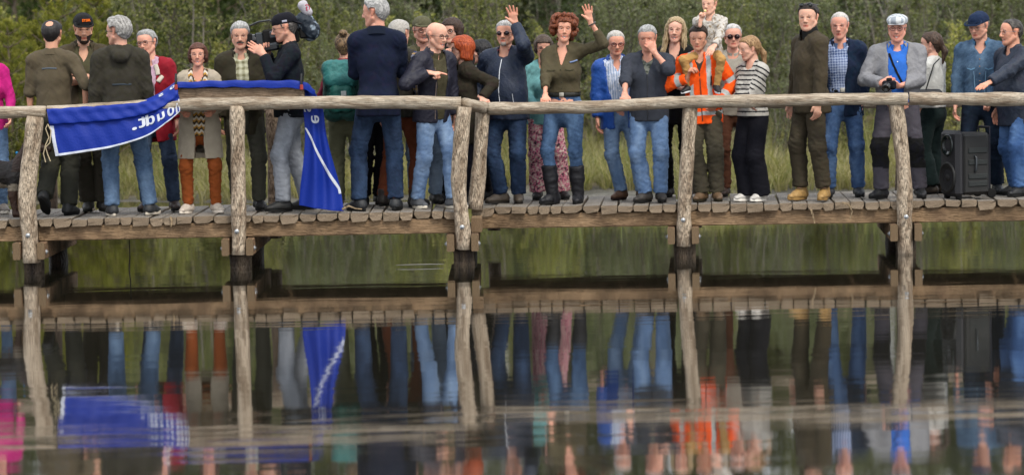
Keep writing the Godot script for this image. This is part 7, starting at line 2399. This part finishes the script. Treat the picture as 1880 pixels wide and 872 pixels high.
func make_dog() -> void:
	var o := thing("dog", "dark brown and black dog with tan legs behind the left post", "dog", Vector3(-4.789, DECK, -0.4), deg_to_rad(84.0))
	var pr := [
		cap(Vector3(0, 0.4, -0.3), Vector3(0, 0.4, 0.0), 0.1, 0.115, 0.05),
		cap(Vector3(0, 0.4, 0.0), Vector3(0, 0.385, 0.17), 0.115, 0.125, 0.05),
		cap(Vector3(0, 0.45, 0.2), Vector3(0, 0.62, 0.3), 0.095, 0.07, 0.05),
		cap(Vector3(0, 0.66, 0.32), Vector3(0, 0.66, 0.36), 0.075, 0.065, 0.03),
		cap(Vector3(0, 0.645, 0.38), Vector3(0, 0.625, 0.48), 0.045, 0.032, 0.02),
		ball(Vector3(0, 0.63, 0.495), 0.02, 0.01),
		cap(Vector3(0.055, 0.71, 0.3), Vector3(0.085, 0.62, 0.29), 0.028, 0.018, 0.015, FX, 1.8),
		cap(Vector3(-0.055, 0.71, 0.3), Vector3(-0.085, 0.62, 0.29), 0.028, 0.018, 0.015, FX, 1.8),
		cap(Vector3(0, 0.44, -0.36), Vector3(0, 0.4, -0.52), 0.04, 0.035, 0.03),
		cap(Vector3(0, 0.4, -0.52), Vector3(0, 0.3, -0.6), 0.035, 0.015, 0.03)]
	for s in [-1.0, 1.0]:
		pr.append(cap(Vector3(s * 0.075, 0.36, 0.17), Vector3(s * 0.08, 0.2, 0.15), 0.062, 0.04, 0.03))
		pr.append(cap(Vector3(s * 0.08, 0.2, 0.15), Vector3(s * 0.08, 0.05, 0.17), 0.038, 0.026, 0.02))
		pr.append(cap(Vector3(s * 0.08, 0.03, 0.17), Vector3(s * 0.08, 0.025, 0.21), 0.03, 0.026, 0.015))
		pr.append(cap(Vector3(s * 0.075, 0.37, -0.27), Vector3(s * 0.085, 0.26, -0.2), 0.085, 0.055, 0.04))
		pr.append(cap(Vector3(s * 0.085, 0.26, -0.2), Vector3(s * 0.085, 0.15, -0.32), 0.05, 0.032, 0.02))
		pr.append(cap(Vector3(s * 0.085, 0.15, -0.32), Vector3(s * 0.085, 0.04, -0.29), 0.03, 0.024, 0.02))
		pr.append(cap(Vector3(s * 0.085, 0.028, -0.29), Vector3(s * 0.085, 0.025, -0.25), 0.028, 0.026, 0.015))
	var q := Net.new()
	q.fill(pr, 0.011)
	q.cut_plane(Vector3.ZERO, Vector3(0, -1, 0))
	q.build()
	q.normals()
	for i in q.v.size():
		var p := q.v[i]
		var n := nz_fine.get_noise_3dv(Vector3(p.x * 60.0, p.y * 60.0, p.z * 22.0))
		q.v[i] = p + q.nrm[i] * 0.008 * n
		var lim := 0.31 + 0.03 * nz_fold.get_noise_3dv(p * 8.0)
		var c := c8(0x17130f)
		if p.z > 0.16 and p.y > 0.42: c = c8(0x2f1d14)
		elif p.y < lim and p.y > 0.25: c = c8(0x8a7f70)
		elif p.y <= 0.25: c = c8(0x8a6a48) if p.x > -0.02 else c8(0x3a2418)
		q.col.append(c * (1.0 + n * 0.4))
	q.nrm = PackedVector3Array()
	put("body", q.mesh(), mats.hair, o)
	for e in [[[Vector3(0.0, 0.6, 0.18), Vector3(0.1, 0.52, 0.2), Vector3(0.13, 0.44, 0.22), Vector3(0.1, 0.36, 0.28)], 0x2f7fb4, 0.016], [[Vector3(0.02, 0.53, -0.02), Vector3(0.1, 0.48, 0.0), Vector3(0.13, 0.4, 0.02), Vector3(0.115, 0.31, 0.03), Vector3(0.05, 0.27, 0.03)], 0xa02c34, 0.011]]:
		var t := net_tube(e[0], [e[2]], 6, false, FX, 2.0)
		t.tint(c8(e[1]))
		put("harness_strap", t.mesh(), mats.cloth, o)

func make_small_things() -> void:
	# lettering on the black cap
	for d in jobs:
		var k: Dictionary = d.k
		var hd: Transform3D = k.head
		if d.label.begins_with("bearded man"):
			var q := text_arrays("STIHL", 0.028, 0.004)
			var mid := 0.0
			for p in q.v:
				mid += p.x / q.v.size()
			for i in q.v.size():
				var p := q.v[i]
				var a := (p.x - mid) / 0.085
				q.v[i] = hd * Vector3(sin(a) * (0.089 + p.z), 0.086 + p.y, 0.024 + cos(a) * (0.084 + p.z) - (p.y + 0.01) * 0.42)
			q.tint(c8(0xf07018))
			put("cap_lettering", q.mesh(), mats.cloth, d.node.get_node("cap"))
		if d.label.begins_with("cameraman"):
			var q := net_box(Vector3(0.008, 0.018, 0.045), 0.003, hd * Transform3D(Basis.IDENTITY, Vector3(0.088, 0.058, -0.01)))
			q.tint(c8(0xa8a8b4))
			put("cap_patch", flat_mesh(q), mats.cloth, d.node.get_node("cap"))
		if d.get("bracelet", false):
			var w: Vector3 = k.lw
			var dr: Vector3 = (w - (k.le as Vector3)).normalized()
			var ring := []
			var x := dr.cross(FZ).normalized()
			var y := dr.cross(x)
			for i in 16:
				ring.append(w - dr * 0.035 + (x * cos(TAU * i / 16) + y * sin(TAU * i / 16)) * 0.033)
			var q := net_tube(ring, [0.007], 6, true)
			q.tint(c8(0x30302e))
			put("bracelet", q.mesh(), mats.gloss, d.node)
		if d.get("scarf", false):
			var q := make_collar(k, 0.07, 0.05, 0.03, 6.0)
			q.col.resize(q.v.size())
			for i in q.v.size():
				q.col[i] = c8(0xc8c8cc) if nz_fine.get_noise_3dv(q.v[i] * 70.0) > 0.0 else c8(0x22263a)
			put("scarf", q.mesh(), mats.cloth, d.node)
		if d.label.begins_with("small child"):
			var w: Vector3 = d.node.transform * hd * Vector3(0.0, -0.075, 0.12)
			var t := thing("lollipop", "yellow lollipop in the child's hand", "lollipop", w)
			var b := net_blob(Vector3(0.013, 0.013, 0.01))
			b.tint(c8(0xd8c080))
			put("candy", b.mesh(), mats.gloss, t)
			var s := net_tube([Vector3.ZERO, Vector3(0.0, -0.06, 0.01)], [0.0025], 6)
			s.tint(c8(0xd8d4cc))
			put("stick", s.mesh(), mats.cloth, t)
	# a bag on the hip of the woman in white
	var bag := thing("shoulder_bag", "small black shoulder bag beside the white sweater", "bag", Vector3(3.997, 1.450, -0.950))
	var bq := Net.new()
	bq.fill([cap(Vector3(-0.08, -0.02, 0), Vector3(0.08, -0.02, 0), 0.06, 0.06, 0.02), cap(Vector3(-0.09, 0.02, 0), Vector3(0.09, 0.02, 0), 0.045, 0.045, 0.02)], 0.012)
	bq.build()
	bq.tint(c8(0x141416))
	put("pouch", bq.mesh(), mats.leather, bag)
	var sq := net_tube([Vector3(3.969, 1.502, -0.930) - bag.position, Vector3(4.048, 1.749, -0.930) - bag.position, Vector3(4.111, 1.799, -1.000) - bag.position], [0.007], 6)
	sq.tint(c8(0x17171a))
	put("strap", sq.mesh(), mats.leather, bag)
	# sticks in the water
	var tw := thing("stick", "thin dark stick standing in the water under the bridge", "stick", Vector3(-3.568, -0.087, -0.200))
	var q := net_tube([Vector3(0.005, -0.2, 0), Vector3(0, 0.08, 0), Vector3(0.012, 0.2, 0), Vector3(0.01, 0.38, 0)], [0.007, 0.007, 0.006, 0.004], 6)
	q.tint(Color(0.03, 0.025, 0.02))
	put("stem", q.mesh(), mats.bark, tw)
	var fl := thing("floating_twig", "long thin twig floating on the water between two piles", "twig", Vector3(-0.854, 0.018, 0.100))
	var f := net_tube([Vector3(-0.22, 0.001, 0.0), Vector3(-0.08, 0.003, 0.01), Vector3(0.1, 0.003, 0.0), Vector3(0.22, 0.001, 0.005)], [0.002, 0.004, 0.004, 0.002], 6)
	f.tint(Color(0.3, 0.29, 0.27))
	put("stem", f.mesh(), mats.bark, fl)

func make_objects() -> void:
	make_banner()
	make_video_camera()
	make_backpack()
	make_hand_camera()
	make_speaker()
	make_dog()
	make_small_things()

# ---------------------------------------------------------------- the scene
func _ready() -> void:
	var t0 := Time.get_ticks_msec()
	# camera: a long lens, 25 m from the bridge, at eye height over the deck, tilted a little
	var cam := Camera3D.new()
	cam.name = "camera"
	add_child(cam)
	var at := CameraAttributesPhysical.new()
	at.frustum_focal_length = 200.0
	at.frustum_focus_distance = 25.5
	at.exposure_aperture = 3.7
	cam.attributes = at
	cam.fov = 9.967
	cam.far = 900.0
	cam.position = Vector3(0, 2.1, 25)
	cam.rotation = Vector3(-0.07406, 0, deg_to_rad(-1.1))
	# sky and light: bright overcast
	var we := WorldEnvironment.new()
	we.name = "environment"
	var e := Environment.new()
	e.background_mode = Environment.BG_SKY
	var s := ProceduralSkyMaterial.new()
	s.sky_top_color = Color(0.88, 0.9, 0.93)
	s.sky_horizon_color = Color(0.84, 0.85, 0.86)
	s.sky_curve = 0.2
	s.ground_horizon_color = Color(0.35, 0.36, 0.33)
	s.ground_bottom_color = Color(0.2, 0.2, 0.18)
	s.sky_energy_multiplier = 1.0
	var sk := Sky.new()
	sk.sky_material = s
	e.sky = sk
	e.tonemap_mode = Environment.TONE_MAPPER_LINEAR
	e.tonemap_exposure = 2.42
	e.sdfgi_enabled = true
	e.ssao_enabled = true
	e.ssil_enabled = true
	we.environment = e
	add_child(we)
	var sun := DirectionalLight3D.new()
	sun.name = "sun"
	sun.light_energy = 0.45
	sun.light_angular_distance = 14.0
	sun.light_color = Color(1.0, 0.97, 0.92)
	sun.rotation_degrees = Vector3(-52, 28, 0)
	sun.shadow_enabled = true
	add_child(sun)
	make_materials()
	make_ground()
	make_bridge()
	make_plants()
	make_people()
	make_objects()
